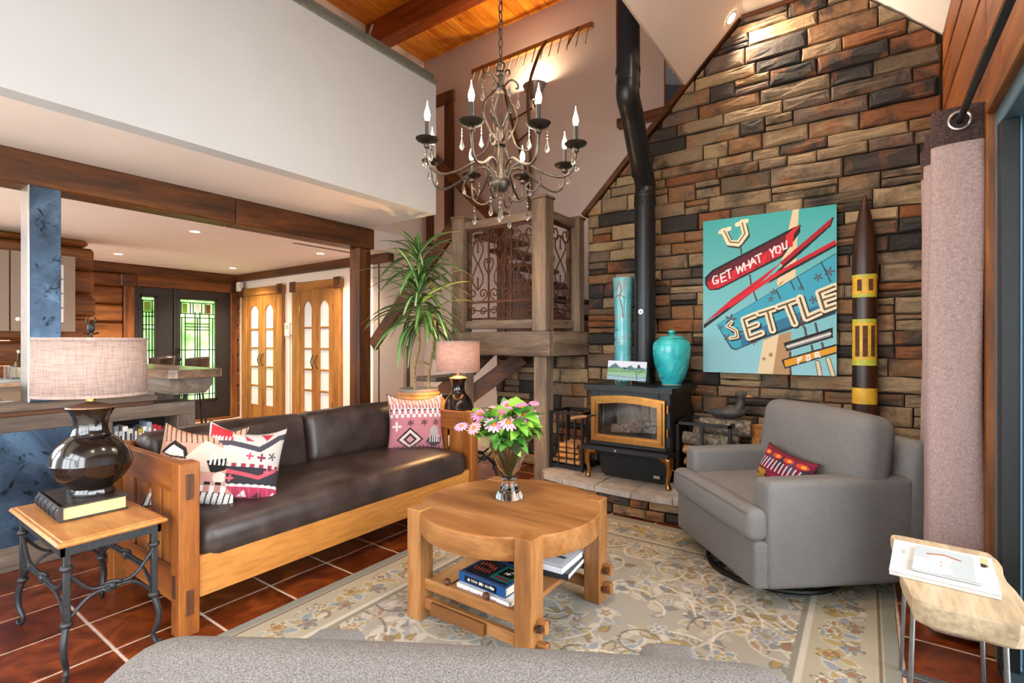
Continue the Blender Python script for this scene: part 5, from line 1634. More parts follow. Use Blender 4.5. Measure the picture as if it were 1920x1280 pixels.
# ================================================================== log racks
lr = thing('log_rack', 'tall black iron log basket with vertical bars left of the stove', 'rack', (-2.13, 4.0, 0.19))
x0, x1, y0, y1 = -0.155, 0.155, -0.15, 0.17
for xx in (x0, x1):
    for yy in (y0, y1):
        B().box((xx - 0.011, yy - 0.011, 0), (xx + 0.011, yy + 0.011, 0.5), 0.002).obj('corner_post', BLACKIRON, lr)
for z in (0.03, 0.49):
    B().box((x0, y0 - 0.009, z - 0.01), (x1, y0 + 0.009, z + 0.01), 0.002).box((x0, y1 - 0.009, z - 0.01), (x1, y1 + 0.009, z + 0.01), 0.002).box((x0 - 0.009, y0, z - 0.01), (x0 + 0.009, y1, z + 0.01), 0.002).box((x1 - 0.009, y0, z - 0.01), (x1 + 0.009, y1, z + 0.01), 0.002).obj('hoop', BLACKIRON, lr)
B().box((x0, y0, 0.015), (x1, y1, 0.025)).obj('base_plate', BLACKIRON, lr)
for k in range(1, 4):
    xx = x0 + (x1 - x0) * k / 4
    for yy in (y0, y1):
        B().cyl((xx, yy, 0.03), (xx, yy, 0.49), 0.007, 8).obj('bar', BLACKIRON, lr)
for k in range(1, 3):
    yy = y0 + (y1 - y0) * k / 3
    for xx in (x0, x1):
        B().cyl((xx, yy, 0.03), (xx, yy, 0.49), 0.007, 8).obj('bar', BLACKIRON, lr)
rk = random.Random(8)
i = 0
for row, zz in enumerate((0.245, 0.295, 0.345, 0.385)):
    for col_, yy in enumerate((3.90, 3.985, 4.07)):
        w = 0.115 - 0.012 * row
        log('split_log', 'short split log in the iron basket, %s row, %s' % (('bottom', 'second', 'third', 'top')[row], ('front', 'middle', 'back')[col_]), (-2.13 - w - rk.uniform(0, .015), yy + rk.uniform(-.006, .006), zz), (-2.13 + w + rk.uniform(0, .015), yy + rk.uniform(-.006, .006), zz + rk.uniform(-.004, .004)), 0.033, [REDWOOD, ORW][i % 2], 'split logs in the basket left of the stove', 100 + i, True)
        i += 1
rr2 = thing('log_holder', 'square black steel log holder right of the stove', 'rack', (-0.99, 4.07, 0.19))
for yy in (-0.17, 0.19):
    b = B().box((-0.21, yy - 0.012, 0), (-0.186, yy + 0.012, 0.5), 0.002).box((0.166, yy - 0.012, 0), (0.19, yy + 0.012, 0.5), 0.002).box((-0.21, yy - 0.012, 0.476), (0.19, yy + 0.012, 0.5), 0.002).box((-0.21, yy - 0.012, 0), (0.19, yy + 0.012, 0.024), 0.002)
    b.obj('square_frame', BLACKIRON, rr2)
    B().box((-0.03, yy - 0.01, 0.02), (-0.006, yy + 0.01, 0.48), 0.002).obj('bar', BLACKIRON, rr2)
for xx in (-0.198, 0.178):
    for zz in (0.012, 0.488):
        B().box((xx - 0.011, -0.16, zz - 0.011), (xx + 0.011, 0.18, zz + 0.011), 0.002).obj('side_bar', BLACKIRON, rr2)
LG = [((-1.16, 4.00, 0.265), (-0.86, 4.00, 0.265), 0.055, GREYBARK, 0), ((-1.16, 4.13, 0.265), (-0.84, 4.13, 0.265), 0.055, GREYBARK, 0),
      ((-1.16, 4.01, 0.36), (-0.85, 4.02, 0.355), 0.045, REDWOOD, 1), ((-1.15, 4.12, 0.37), (-0.83, 4.12, 0.37), 0.05, GREYBARK, 0),
      ((-1.165, 4.0, 0.455), (-0.90, 4.0, 0.45), 0.055, REDWOOD, 1), ((-1.14, 4.12, 0.47), (-0.84, 4.12, 0.47), 0.055, GREYBARK, 0),
      ((-1.17, 4.01, 0.55), (-0.84, 4.0, 0.545), 0.05, GREYBARK, 0), ((-1.12, 4.12, 0.575), (-0.79, 4.13, 0.57), 0.06, GREYBARK, 0),
      ((-1.06, 4.06, 0.655), (-0.70, 4.08, 0.65), 0.062, GREYBARK, 0)]
names = ['thick bark log lying at the bottom front of the steel log holder', 'thick bark log lying at the bottom back of the steel log holder', 'pale split log above the bottom front bark log in the steel holder', 'bark log second from the bottom at the back of the steel holder', 'pale split log halfway up the front of the steel holder', 'bark log halfway up the back of the steel holder', 'grey lichen bark log near the top front of the steel holder', 'grey bark log near the top back of the steel holder', 'thick grey bark log on top of the steel holder under the duck']
for k, (a, b_, r, m, sp_) in enumerate(LG):
    log('firewood_log', names[k], a, b_, r, m, 'logs in the steel holder right of the stove', 200 + k, bool(sp_))
log('firewood_log', 'short upright orange split log beside the steel holder', (-0.68, 4.25, 0.19), (-0.68, 4.25, 0.66), 0.055, ORW, 'logs in the steel holder right of the stove', 230, True)
log('firewood_log', 'bark log standing on end behind the armchair beside the steel holder', (-0.60, 4.12, 0.19), (-0.60, 4.12, 0.58), 0.05, GREYBARK, 'logs in the steel holder right of the stove', 231)
# duck decoy
dk = thing('duck_decoy', 'carved dark wooden duck decoy resting on the log pile', 'duck', (-0.87, 4.08, 0.715), 0.0)
DUCK = plain('duck_paint', '#3a3734', 0.6, noise=0.35, nscale=14)
body = B()
prof = [(-0.16, 0.005, 0.05), (-0.13, 0.022, 0.045), (-0.08, 0.045, 0.04), (-0.02, 0.06, 0.045), (0.05, 0.062, 0.05), (0.10, 0.05, 0.055), (0.13, 0.025, 0.06), (0.14, 0.005, 0.06)]
n = 14
V = []
for x, r, z in prof:
    for k in range(n):
        a = 2 * PI * k / n
        V.append((x, r * math.cos(a), max(0.0, z + r * 0.8 * math.sin(a))))
F = [(i * n + k, i * n + (k + 1) % n, (i + 1) * n + (k + 1) % n, (i + 1) * n + k) for i in range(len(prof) - 1) for k in range(n)]
body.add(V, F, True)
body.obj('body', DUCK, dk)
hd = B().tube(catmull([(0.085, 0, 0.08), (0.10, 0, 0.13), (0.095, 0, 0.17)], 4), [0.04, 0.037, 0.033, 0.03, 0.028, 0.027, 0.028, 0.03, 0.03], 12).sphere((0.10, 0, 0.185), 0.037, 14, 10, (1.15, 0.85, 1)).obj('head', DUCK, dk)
B().sphere((0.148, 0, 0.175), 0.02, 10, 6, (1.8, 0.8, 0.45)).obj('bill', plain('duck_bill', '#a8744c', 0.5), hd)
B().sphere((0.115, -0.028, 0.195), 0.005, 8, 6).sphere((0.115, 0.028, 0.195), 0.005, 8, 6).obj('eyes', BLACK, hd)

# ================================================================== painting
cq = [(42, 155), (1005, 17), (1025, 1248), (55, 1230)]
A_ = []; bb_ = []
for (x, y), (X_, Y_) in zip(cq, [(0, 0), (1, 0), (1, 1), (0, 1)]):
    A_ += [[x, y, 1, 0, 0, 0, -X_ * x, -X_ * y], [0, 0, 0, x, y, 1, -Y_ * x, -Y_ * y]]; bb_ += [X_, Y_]
hm = np.append(np.linalg.solve(np.array(A_, float), np.array(bb_, float)), 1).reshape(3, 3)
def C(*pts):
    out = []
    for x, y in pts:
        q = hm @ np.array([x, y, 1.0]); out.append((q[0] / q[2], q[1] / q[2]))
    return out
pt = Paint(300, 400, '#5fb7b0')
pt.asp = 1.26 / 0.945
g = pt.y[..., None]
pt.a[:] = np.array(srgb('#3fa8a4')[:3]) * (1 - g) + np.array(srgb('#8fc4cf')[:3]) * g
CR, DK, RED, MAR = '#e0c9a0', '#1c1518', '#c0182c', '#5a1222'
pt.poly(C((690, 60), (732, 55), (715, 540), (600, 610), (580, 590)), CR)
pt.poly(C((500, 985), (690, 930), (690, 1248), (450, 1240)), '#b08a62'); pt.poly(C((490, 1000), (600, 950), (560, 1245), (450, 1240)), CR); pt.disc(*C((545, 1100))[0], 0.02, '#6a3018', 5, .4); pt.disc(*C((495, 1130))[0], 0.018, '#8a5020', 5, .4)
pt.poly(C((600, 590), (640, 560), (600, 605)), '#b8601c')
# U
uu = C((205, 222), (240, 300), (300, 305), (345, 240), (320, 175))
pt.line(C((195, 225), (240, 310), (300, 318), (355, 250), (330, 165)), 0.06, '#3a3630'); pt.line(C((190, 218), (232, 302), (300, 308), (348, 240), (325, 155)), 0.048, '#efe0bd'); pt.line(C((168, 228), (232, 202)), 0.036, '#efe0bd'); pt.line(C((288, 172), (355, 145)), 0.036, '#efe0bd')
pt.line(C((195, 218), (240, 298), (300, 302), (345, 236), (325, 160)), 0.012, '#7a6a4a')
pt.line(C((315, 320), (322, 380)), 0.012, '#3a3630'); pt.line(C((385, 530), (395, 600), (440, 720)), 0.012, '#3a3630')
# red arrow with GET WHAT YOU
pt.poly(C((58, 555), (110, 500), (690, 190), (748, 165), (745, 220), (620, 400), (160, 640), (95, 645), (62, 605)), DK)
pt.poly(C((70, 570), (118, 515), (680, 215), (700, 225), (630, 300), (620, 380), (150, 625), (95, 632), (68, 600)), MAR)
pt.poly(C((75, 590), (300, 480), (520, 350), (640, 290), (622, 380), (160, 628), (95, 638)), RED); pt.poly(C((640, 250), (690, 200), (745, 168), (700, 235), (690, 330), (640, 310)), '#d01f2e')
for k in range(9):
    xk = 150 + k * 55
    pt.line(C((xk, 615 - k * 28), (xk + 14, 560 - k * 28)), 0.02, '#8a1020' if k % 2 else '#d8303a', 0.7)
WHT = '#efe4e4'
def stroke(*p, w=0.011): pt.line(C(*p), w, WHT)
stroke((150, 540), (125, 545), (115, 570), (125, 598), (155, 590), (155, 570), (138, 575))            # G
stroke((205, 515), (172, 530), (182, 585), (215, 570)); stroke((176, 557), (205, 545))               # E
stroke((212, 505), (245, 490)); stroke((228, 497), (240, 555))                                       # T
stroke((285, 475), (302, 520), (310, 470), (330, 505), (335, 450))                                   # W
stroke((340, 445), (352, 495)); stroke((375, 428), (387, 480)); stroke((346, 470), (382, 455))       # H
stroke((390, 470), (400, 410), (430, 450)); stroke((395, 445), (420, 432))                           # A
stroke((420, 398), (465, 375)); stroke((442, 387), (455, 440))                                       # T
stroke((527, 345), (545, 370), (560, 325)); stroke((545, 370), (552, 400))                           # Y
stroke((590, 320), (568, 330), (572, 370), (600, 370), (605, 335), (590, 320))                       # O
stroke((615, 300), (625, 345), (650, 335), (645, 285))                                               # U
# crossing red blades
pt.poly(C((55, 890), (300, 720), (560, 520), (980, 110), (988, 115), (965, 175), (720, 400), (480, 600), (55, 920)), DK)
pt.poly(C((55, 882), (260, 700), (500, 520), (700, 370), (975, 120), (700, 350), (480, 570), (300, 725)), RED); pt.poly(C((600, 440), (975, 112), (960, 165), (620, 460)), '#a81428')
pt.poly(C((520, 540), (1005, 268), (1006, 300), (560, 545)), '#c01830'); pt.poly(C((560, 545), (1006, 300), (1007, 318), (500, 600)), DK)
pt.poly(C((230, 740), (560, 520), (680, 470), (400, 660), (240, 770)), '#cf1f30')
# blue panel with SETTLE
BL = '#3a9fb8'
pt.poly(C((148, 890), (560, 640), (1005, 365), (1012, 800), (480, 990), (290, 1072), (255, 1060)), '#1f3f50')
pt.poly(C((152, 890), (560, 645), (1004, 372), (1010, 770), (480, 975), (292, 1062), (262, 1050)), BL)
pt.poly(C((600, 850), (1010, 690), (1010, 770), (480, 975), (330, 1040), (320, 960)), '#2c6f92')
for (x, y, rr) in ((250, 850, .05), (300, 950, .055), (230, 980, .035), (560, 650, .03), (880, 540, .035), (960, 500, .04), (850, 700, .035), (760, 870, .05), (420, 1010, .03), (180, 910, .025), (540, 700, .028), (750, 620, .02)):
    pt.disc(*C((x, y))[0], rr, '#5a2f20', 5, 0.45, x, alpha=0.85)
for (x, y, L) in ((730, 540, 90), (900, 430, 140), (580, 640, 60), (680, 570, 60)):
    pt.line(C((x, y), (x + L * 0.5, y + L)), 0.009, '#3a2a22')
def slab(segs, w=0.075):
    for off, ww, c in ((8, w * 1.2, '#1d1a1a'), (0, w, '#eadbb8')):
        for s in segs:
            pt.line(C(*[(x + off, y + off) for x, y in s]), ww, c)
    for s in segs:
        pt.line(C(*s), w * 0.28, '#5a4632')
slab([[(255, 870), (228, 900), (290, 930), (300, 975), (250, 985)]], 0.03)                            # S (weathered)
slab([[(430, 815), (345, 850), (385, 980), (475, 945)], [(365, 915), (440, 885)]], 0.052)             # E
slab([[(455, 805), (575, 765)], [(515, 785), (555, 925)]], 0.052)                                    # T
slab([[(595, 755), (715, 710)], [(655, 735), (715, 875)]], 0.052)                                    # T
slab([[(750, 690), (800, 835), (895, 790)]], 0.055)                                                  # L
slab([[(1000, 605), (890, 650), (930, 770), (1008, 740)], [(910, 705), (1005, 672)]], 0.055)         # E
# chrome arrow and yellow FOR board
for a in ((790, 905, 800, 960), (865, 870, 880, 930), (840, 1030, 850, 1070), (915, 1010, 925, 1045), (685, 1080, 690, 1240)):
    pt.line(C((a[0], a[1]), (a[2], a[3])), 0.016, '#4a4238')
pt.poly(C((635, 1015), (990, 898), (995, 970), (660, 1075)), DK); pt.poly(C((655, 1030), (975, 925), (978, 960), (668, 1058)), '#8d8a88'); pt.line(C((660, 1042), (975, 942)), 0.012, '#e6e2dc')
pt.poly(C((622, 1135), (1020, 1015), (1022, 1085), (648, 1200)), DK); pt.poly(C((640, 1140), (1020, 1030), (1021, 1072), (652, 1188)), '#d99a20')
stroke((745, 1160), (742, 1125), (770, 1115), w=0.012); stroke((742, 1140), (765, 1132), w=0.012)
stroke((805, 1105), (825, 1100), (830, 1130), (808, 1138), (805, 1105), w=0.012)
stroke((872, 1115), (865, 1085), (890, 1078), (893, 1095), (870, 1102), (900, 1110), w=0.012)
for a in ((885, 1150, 905, 1245), (960, 1125, 1000, 1245)):
    pt.line(C((a[0], a[1]), (a[2], a[3])), 0.034, '#3a3630'); pt.line(C((a[0], a[1]), (a[2], a[3])), 0.024, CR)
pn = thing('canvas_painting', 'turquoise canvas painting of a vintage sign on the stone wall', 'painting', (-1.125, 4.395, 1.045))
printed_panel('canvas', 300, 400, 0.945, 1.262, 0.035, vcol('canvas_paint', 0.55, 0.0, 0.1, 400, 0.25), pt, pn)
B().box((0.01, 0.012, 0.01), (0.935, 0.05, 1.25)).obj('stretcher_frame', dark_pine('X'), pn)

# ================================================================== carved pole
tk = thing('carved_pole', 'tall pointed carved wooden pole with yellow painted bands', 'sculpture', (-0.012, 4.345, 0))
DW = wood('dark_carving', srgb('#1e120c'), srgb('#3a2114'), srgb('#5e3820'), 'Z', 0.35)
YEL = plain('yellow_paint', '#d9a82a', 0.5, noise=0.1, nscale=14)
GRN = plain('lime_paint', '#b3b53c', 0.5, noise=0.1)
def seg(zs, name, mat, par=tk):
    return B().lathe([(pr(z), z) for z in zs], (0, 0, 0), 28, 1.0, 0.75).obj(name, mat, par)
def pr(z):
    if z < 1.75: return 0.0745 + 0.002 * math.sin(z * 3)
    q = min(1.0, (z - 1.75) / 0.595)
    return max(0.001, 0.0755 * max(0.0, 1 - q ** 2.1) ** 0.85)
LS = np.linspace
seg(list(LS(0, 0.862, 6)), 'lower_shaft', DW); seg(list(LS(0.862, 0.974, 4)), 'yellow_band', YEL)
seg(list(LS(0.974, 1.132, 5)), 'dark_shaft', DW); seg([1.132, 1.175], 'green_edge', GRN); y1_ = seg(list(LS(1.175, 1.43, 6)), 'yellow_band', YEL); seg([1.43, 1.457], 'green_edge', GRN)
seg(list(LS(1.457, 1.61, 4)), 'dark_shaft', DW); seg([1.61, 1.632], 'green_edge', GRN); y2_ = seg(list(LS(1.632, 1.752, 5)), 'yellow_band', YEL); seg([1.752, 1.77], 'green_edge', GRN)
seg(list(LS(1.77, 2.345, 22)), 'pointed_tip', DW)
CW = plain('carved_recess', '#55341a', 0.8, noise=0.2)
for par, z0, z1, aa in ((y1_, 1.195, 1.41, (-0.62, 0.05, 0.72)), (y2_, 1.655, 1.735, (-0.42, 0.52))):
    for a in aa:
        r = pr((z0 + z1) / 2) + 0.0015
        V = []
        for z in (z0, z1):
            for k in range(5):
                an = -PI / 2 + a + (k - 2) * 0.1
                V.append((r * math.cos(an), r * math.sin(an) * 0.77, z))
        B().add(V, [(k, k + 1, 6 + k, 5 + k) for k in range(4)]).obj('carved_window', CW, par)

# ================================================================== landing
ld = struct('landing', 'stair landing platform of weathered grey brown timber')
GW = grey_wood
B().box((-3.41, 3.73, 1.17), (-2.23, 3.80, 1.39), 0.006).obj('rim_beam', GW('X'), ld)
B().box((-2.31, 3.80, 1.17), (-2.23, 4.49, 1.39), 0.006).obj('rim_beam', GW('Y'), ld)
B().box((-3.41, 3.80, 1.17), (-3.33, 5.38, 1.39), 0.006).obj('rim_beam', GW('Y'), ld)
for k in range(11):
    y = 3.80 + k * 0.145
    B().box((-3.33, y + 0.002, 1.345), (-2.24 if y < 4.3 else -2.24, y + 0.143, 1.38), 0.003).obj('deck_board', GW('X'), ld)
B().box((-2.43, 3.79, 0), (-2.30, 3.92, 1.17), 0.006).obj('support_post', GW('Z'), ld)
B().box((-3.36, 3.79, 0), (-3.22, 3.92, 1.17), 0.006).obj('support_post', GW('Z'), ld)
bl = thing('stair_railing', 'landing railing of grey timber posts framing rusted wrought iron scrollwork', 'railing', (-2.8, 3.85, 1.39))
for (xa, xb, ya, yb, tp) in ((-3.40, -3.25, 3.78, 3.93, 2.52), (-2.445, -2.30, 3.78, 3.93, 2.57), (-2.40, -2.255, 4.33, 4.44, 2.48)):
    p = B().box((xa, ya, 1.39), (xb, yb, tp), 0.008).obj('post', GW('Z'), bl, world=True)
    B().box((xa - 0.012, ya - 0.012, tp), (xb + 0.012, yb + 0.012, tp + 0.025), 0.008).obj('post_cap', GW('X'), p, world=True)
B().box((-3.25, 3.80, 2.40), (-2.445, 3.90, 2.475), 0.006).obj('top_rail', GW('X'), bl, world=True)
B().box((-3.25, 3.81, 1.42), (-2.445, 3.89, 1.50), 0.006).obj('bottom_rail', GW('X'), bl, world=True)
B().box((-2.40, 3.93, 2.40), (-2.30, 4.33, 2.475), 0.006).obj('top_rail', GW('Y'), bl, world=True)
B().box((-2.39, 3.93, 1.42), (-2.31, 4.33, 1.50), 0.006).obj('bottom_rail', GW('Y'), bl, world=True)
RUST = plain('rusted_iron', '#4a2c20', 0.75, 0.3, noise=0.3, nscale=40)
def iron_panel(name, M, W, H):
    f = B().box((0, -0.008, 0), (W, 0.008, 0.02)).box((0, -0.008, H - 0.02), (W, 0.008, H)).box((0, -0.008, 0.16), (W, 0.008, 0.185))
    n = max(1, round(W / 0.27))
    for k in range(n + 1):
        x = W * k / n
        x = min(max(x, 0.006), W - 0.006)
        f.box((x - 0.007, -0.007, 0), (x + 0.007, 0.007, H))
    fr = f.xf(M).obj(name, RUST, bl, world=True)
    cell = W / n
    def spiral(cx, cz, r, a0, turns, sgn):
        return [(cx + r * (1 - 0.8 * k / 18) * math.cos(a0 + sgn * turns * 2 * PI * k / 18), 0, cz + r * (1 - 0.8 * k / 18) * math.sin(a0 + sgn * turns * 2 * PI * k / 18)) for k in range(19)]
    for c in range(n):
        x0 = c * cell; xm = x0 + cell / 2
        for s in (-1, 1):
            # bulging side lines
            z0, z1 = 0.185, H - 0.02
            hh = z1 - z0
            pts = [(xm + s * 0.015, 0, z0 + hh * 0.17), (xm + s * cell * 0.24, 0, z0 + hh * 0.27), (xm + s * cell * 0.24, 0, z0 + hh * 0.36), (xm + s * 0.006, 0, z0 + hh * 0.54), (xm + s * cell * 0.24, 0, z0 + hh * 0.70), (xm + s * cell * 0.24, 0, z0 + hh * 0.78), (xm + s * 0.012, 0, z0 + hh * 0.88)]
            B().tube(pts, 0.007, 6).xf(M).obj('scroll', RUST, fr, world=True)
            for zc, sg in ((z0 + hh * 0.10, 1), (z1 - hh * 0.10, -1)):
                a0 = (-PI / 2 if sg > 0 else PI / 2)
                sp_ = spiral(xm + s * cell * 0.24, zc, cell * 0.22, a0, 1.35, s * sg)
                B().tube(sp_, 0.007, 6).xf(M).obj('scroll', RUST, fr, world=True)
            # heart on the uprights
            xe = x0 if s < 0 else x0 + cell
            hz = z0 + hh * 0.48
            B().tube(catmull([(xe - s * 0.004, 0, hz - 0.07), (xe - s * cell * 0.17, 0, hz), (xe - s * cell * 0.2, 0, hz + 0.05), (xe - s * cell * 0.12, 0, hz + 0.08), (xe - s * cell * 0.05, 0, hz + 0.06), (xe - s * cell * 0.09, 0, hz + 0.035)], 4), 0.007, 6).xf(M).obj('scroll', RUST, fr, world=True)
            # lower band S scroll
        B().tube(catmull(spiral(x0 + cell * 0.25, 0.10, cell * 0.16, PI, 1.2, 1)[::-1] + [(xm, 0, 0.09)] + spiral(x0 + cell * 0.75, 0.08, cell * 0.16, 0, 1.2, 1), 2), 0.007, 6).xf(M).obj('scroll', RUST, fr, world=True)
        for zc in (z0 + hh * 0.24, z1 - hh * 0.20):
            B().cyl((xm, 0, zc - 0.06), (xm, 0, zc + 0.05), 0.007, 6).sphere((xm, 0, zc + (0.055 if zc < H / 2 else -0.065)), 0.011, 8, 6).xf(M).obj('finial', RUST, fr, world=True)
iron_panel('iron_panel', Matrix.Translation((-3.25, 3.85, 1.51)), 0.805, 0.885)
iron_panel('iron_panel', Matrix.Translation((-2.35, 3.93, 1.51)) @ Matrix.Rotation(PI / 2, 4, 'Z'), 0.40, 0.885)

# ================================================================== stairs
st = struct('stairs', 'open timber stairs rising to the landing')
for k in range(5):
    z = 0.232 * (k + 1); x = -3.44 - (5 - k) * 0.25
    B().box((x, 3.82, z - 0.05), (x + 0.29, 4.42, z), 0.006).obj('tread', bar_wood('Y'), st)
B().bar((-4.95, 4.45, 0.02), (-3.42, 4.45, 1.25), 0.05, 0.22, 0.004).obj('stringer', dark_pine('X'), st)
B().bar((-4.74, 3.90, 1.25), (-3.46, 3.90, 2.50), 0.05, 0.15, 0.006).obj('handrail', dark_pine('X'), st)
B().box((-4.74, 4.38, 0.2), (-4.68, 4.44, 1.25), 0.004).obj('newel', GW('Z'), st)
B().bar((-3.45, 3.86, 0.62), (-2.9, 4.3, 1.14), 0.05, 0.16, 0.004).obj('brace', dark_pine('X'), st)
for k in range(7):
    z = 1.39 + 0.195 * (k + 1); x = -2.42 - k * 0.22
    B().box((x - 0.27, 4.60, z - 0.045), (x, YG - 0.02, z), 0.005).obj('tread', dark_pine('Y'), st)
B().prism([(-2.40, 1.39), (-3.30, 2.20), (-3.30, 1.39)], 4.58, 4.62, 'Y').obj('stringer', dark_pine('X'), st)
B().box((-3.42, 4.56, 1.39), (-3.30, 4.64, 2.75), 0.006).obj('newel', dark_pine('Z'), st)
B().bar((-4.0, YG - 0.05, 2.88), (-5.3, YG - 0.05, 4.10), 0.05, 0.14, 0.006).obj('handrail', wood('rail_brown', srgb('#4a2410'), srgb('#74401c'), srgb('#8f5a2c'), 'X', 0.45), st)

# ================================================================== rake on the wall
rk_ = thing('hay_rake', 'antique wooden hay rake with long tines hanging on the wall', 'rake', (-3.5, YG - 0.06, 4.98))
B().box((-0.92, -0.03, -0.035), (0.90, 0.012, 0.035), 0.01).obj('head', honey('X'), rk_)
for k in range(15):
    x = -0.86 + k * 0.122
    B().cyl((x, -0.02, -0.02), (x + 0.02, -0.14, -0.27), 0.009, 7, 0.006).obj('tine', plain('tine_wood', '#a8947c', 0.6), rk_)
RW = wood('rake_handle', srgb('#3a2214'), srgb('#5c3a22'), srgb('#7a5230'), 'Z', 0.5)
B().tube(catmull([(0.28, -0.035, 0.0), (0.22, -0.12, -0.2), (0.11, -0.17, -0.62), (0.07, -0.07, -1.2), (0.06, -0.04, -2.1)], 8), 0.02, 10).obj('handle', RW, rk_)
B().tube(catmull([(-0.40, -0.035, 0.0), (-0.32, -0.09, -0.4), (-0.16, -0.09, -1.0), (0.0, -0.05, -1.6), (0.04, -0.04, -2.1)], 8), 0.018, 10).obj('handle', RW, rk_)
B().cyl((-0.13, -0.06, -1.15), (0.07, -0.055, -1.05), 0.014, 8).cyl((-0.2, -0.06, -0.85), (0.09, -0.06, -0.78), 0.012, 8).obj('cross_brace', RW, rk_)
for s in (-1, 1):
    B().tube(catmull([(s * 0.72, -0.035, 0.02), (s * 0.66, -0.08, -0.1), (s * 0.6, -0.09, -0.2)], 5), 0.01, 8).obj('bow', RW, rk_)

# wall sconce
sc_ = thing('wall_sconce', 'brown half bowl uplight sconce glowing on the stair hall wall', 'sconce', (-3.43, YG, 4.36))
prof = [(0.04, 0.0), (0.055, 0.005), (0.07, 0.02), (0.10, 0.06), (0.14, 0.12), (0.165, 0.17), (0.155, 0.172), (0.13, 0.12), (0.09, 0.06), (0.05, 0.02)]
b = B()
n = 20
V = [(r * math.cos(PI + PI * k / n), r * math.sin(PI + PI * k / n), z) for r, z in prof for k in range(n + 1)]
F = [(i * (n + 1) + k, i * (n + 1) + k + 1, (i + 1) * (n + 1) + k + 1, (i + 1) * (n + 1) + k) for i in range(len(prof) - 1) for k in range(n)]
b.add(V, F, True).obj('bowl', plain('sconce_bronze', '#8a7a70', 0.35, 0.4, noise=0.1), sc_)
B().sphere((0, -0.07, 0.10), 0.03).obj('bulb', emissive('sconce_glow', (1, 0.8, 0.55, 1), 20), sc_)
L = add_light('lamp', 'POINT', (0, -0.08, 0.15), 55, (1.0, 0.76, 0.5), 0.04); L.parent = sc_
B().tube(catmull([(0, -0.02, -0.0), (0, -0.05, -0.05), (0, -0.01, -0.10)], 5), 0.01, 8).obj('bracket', BLACKIRON, sc_)

# small upstairs picture
pu = Paint(40, 60, '#7d8690'); pu.poly([(0.3, 0.2), (0.6, 0.3), (0.9, 0.7), (0.7, 0.9), (0.45, 0.5)], '#c23a1c'); pu.poly([(0.5, 0.1), (0.9, 0.2), (1, 0.6)], '#d5cfc4'); pu.poly([(0, 0.6), (0.4, 0.7), (0.6, 1), (0, 1)], '#3a4650'); pu.disc(0.2, 0.3, 0.15, '#9aa4ac', 4, .3)
pq = thing('framed_picture', 'grey abstract picture with a red streak standing on the upstairs ledge', 'picture', (-1.77, YG - 0.055, 3.80))
o = printed_panel('canvas', 40, 60, 0.42, 0.58, 0.01, vcol('canvas_paint', 0.55, 0, 0.1, 400, 0.25), pu, pq); o.location = (0.012, -0.002, 0.012)
B().box((0, -0.01, 0), (0.014, 0.02, 0.604), 0.002).box((0.43, -0.01, 0), (0.444, 0.02, 0.604), 0.002).box((0, -0.01, 0), (0.444, 0.02, 0.014), 0.002).box((0, -0.01, 0.59), (0.444, 0.02, 0.604), 0.002).obj('frame', pine('Z'), pq)

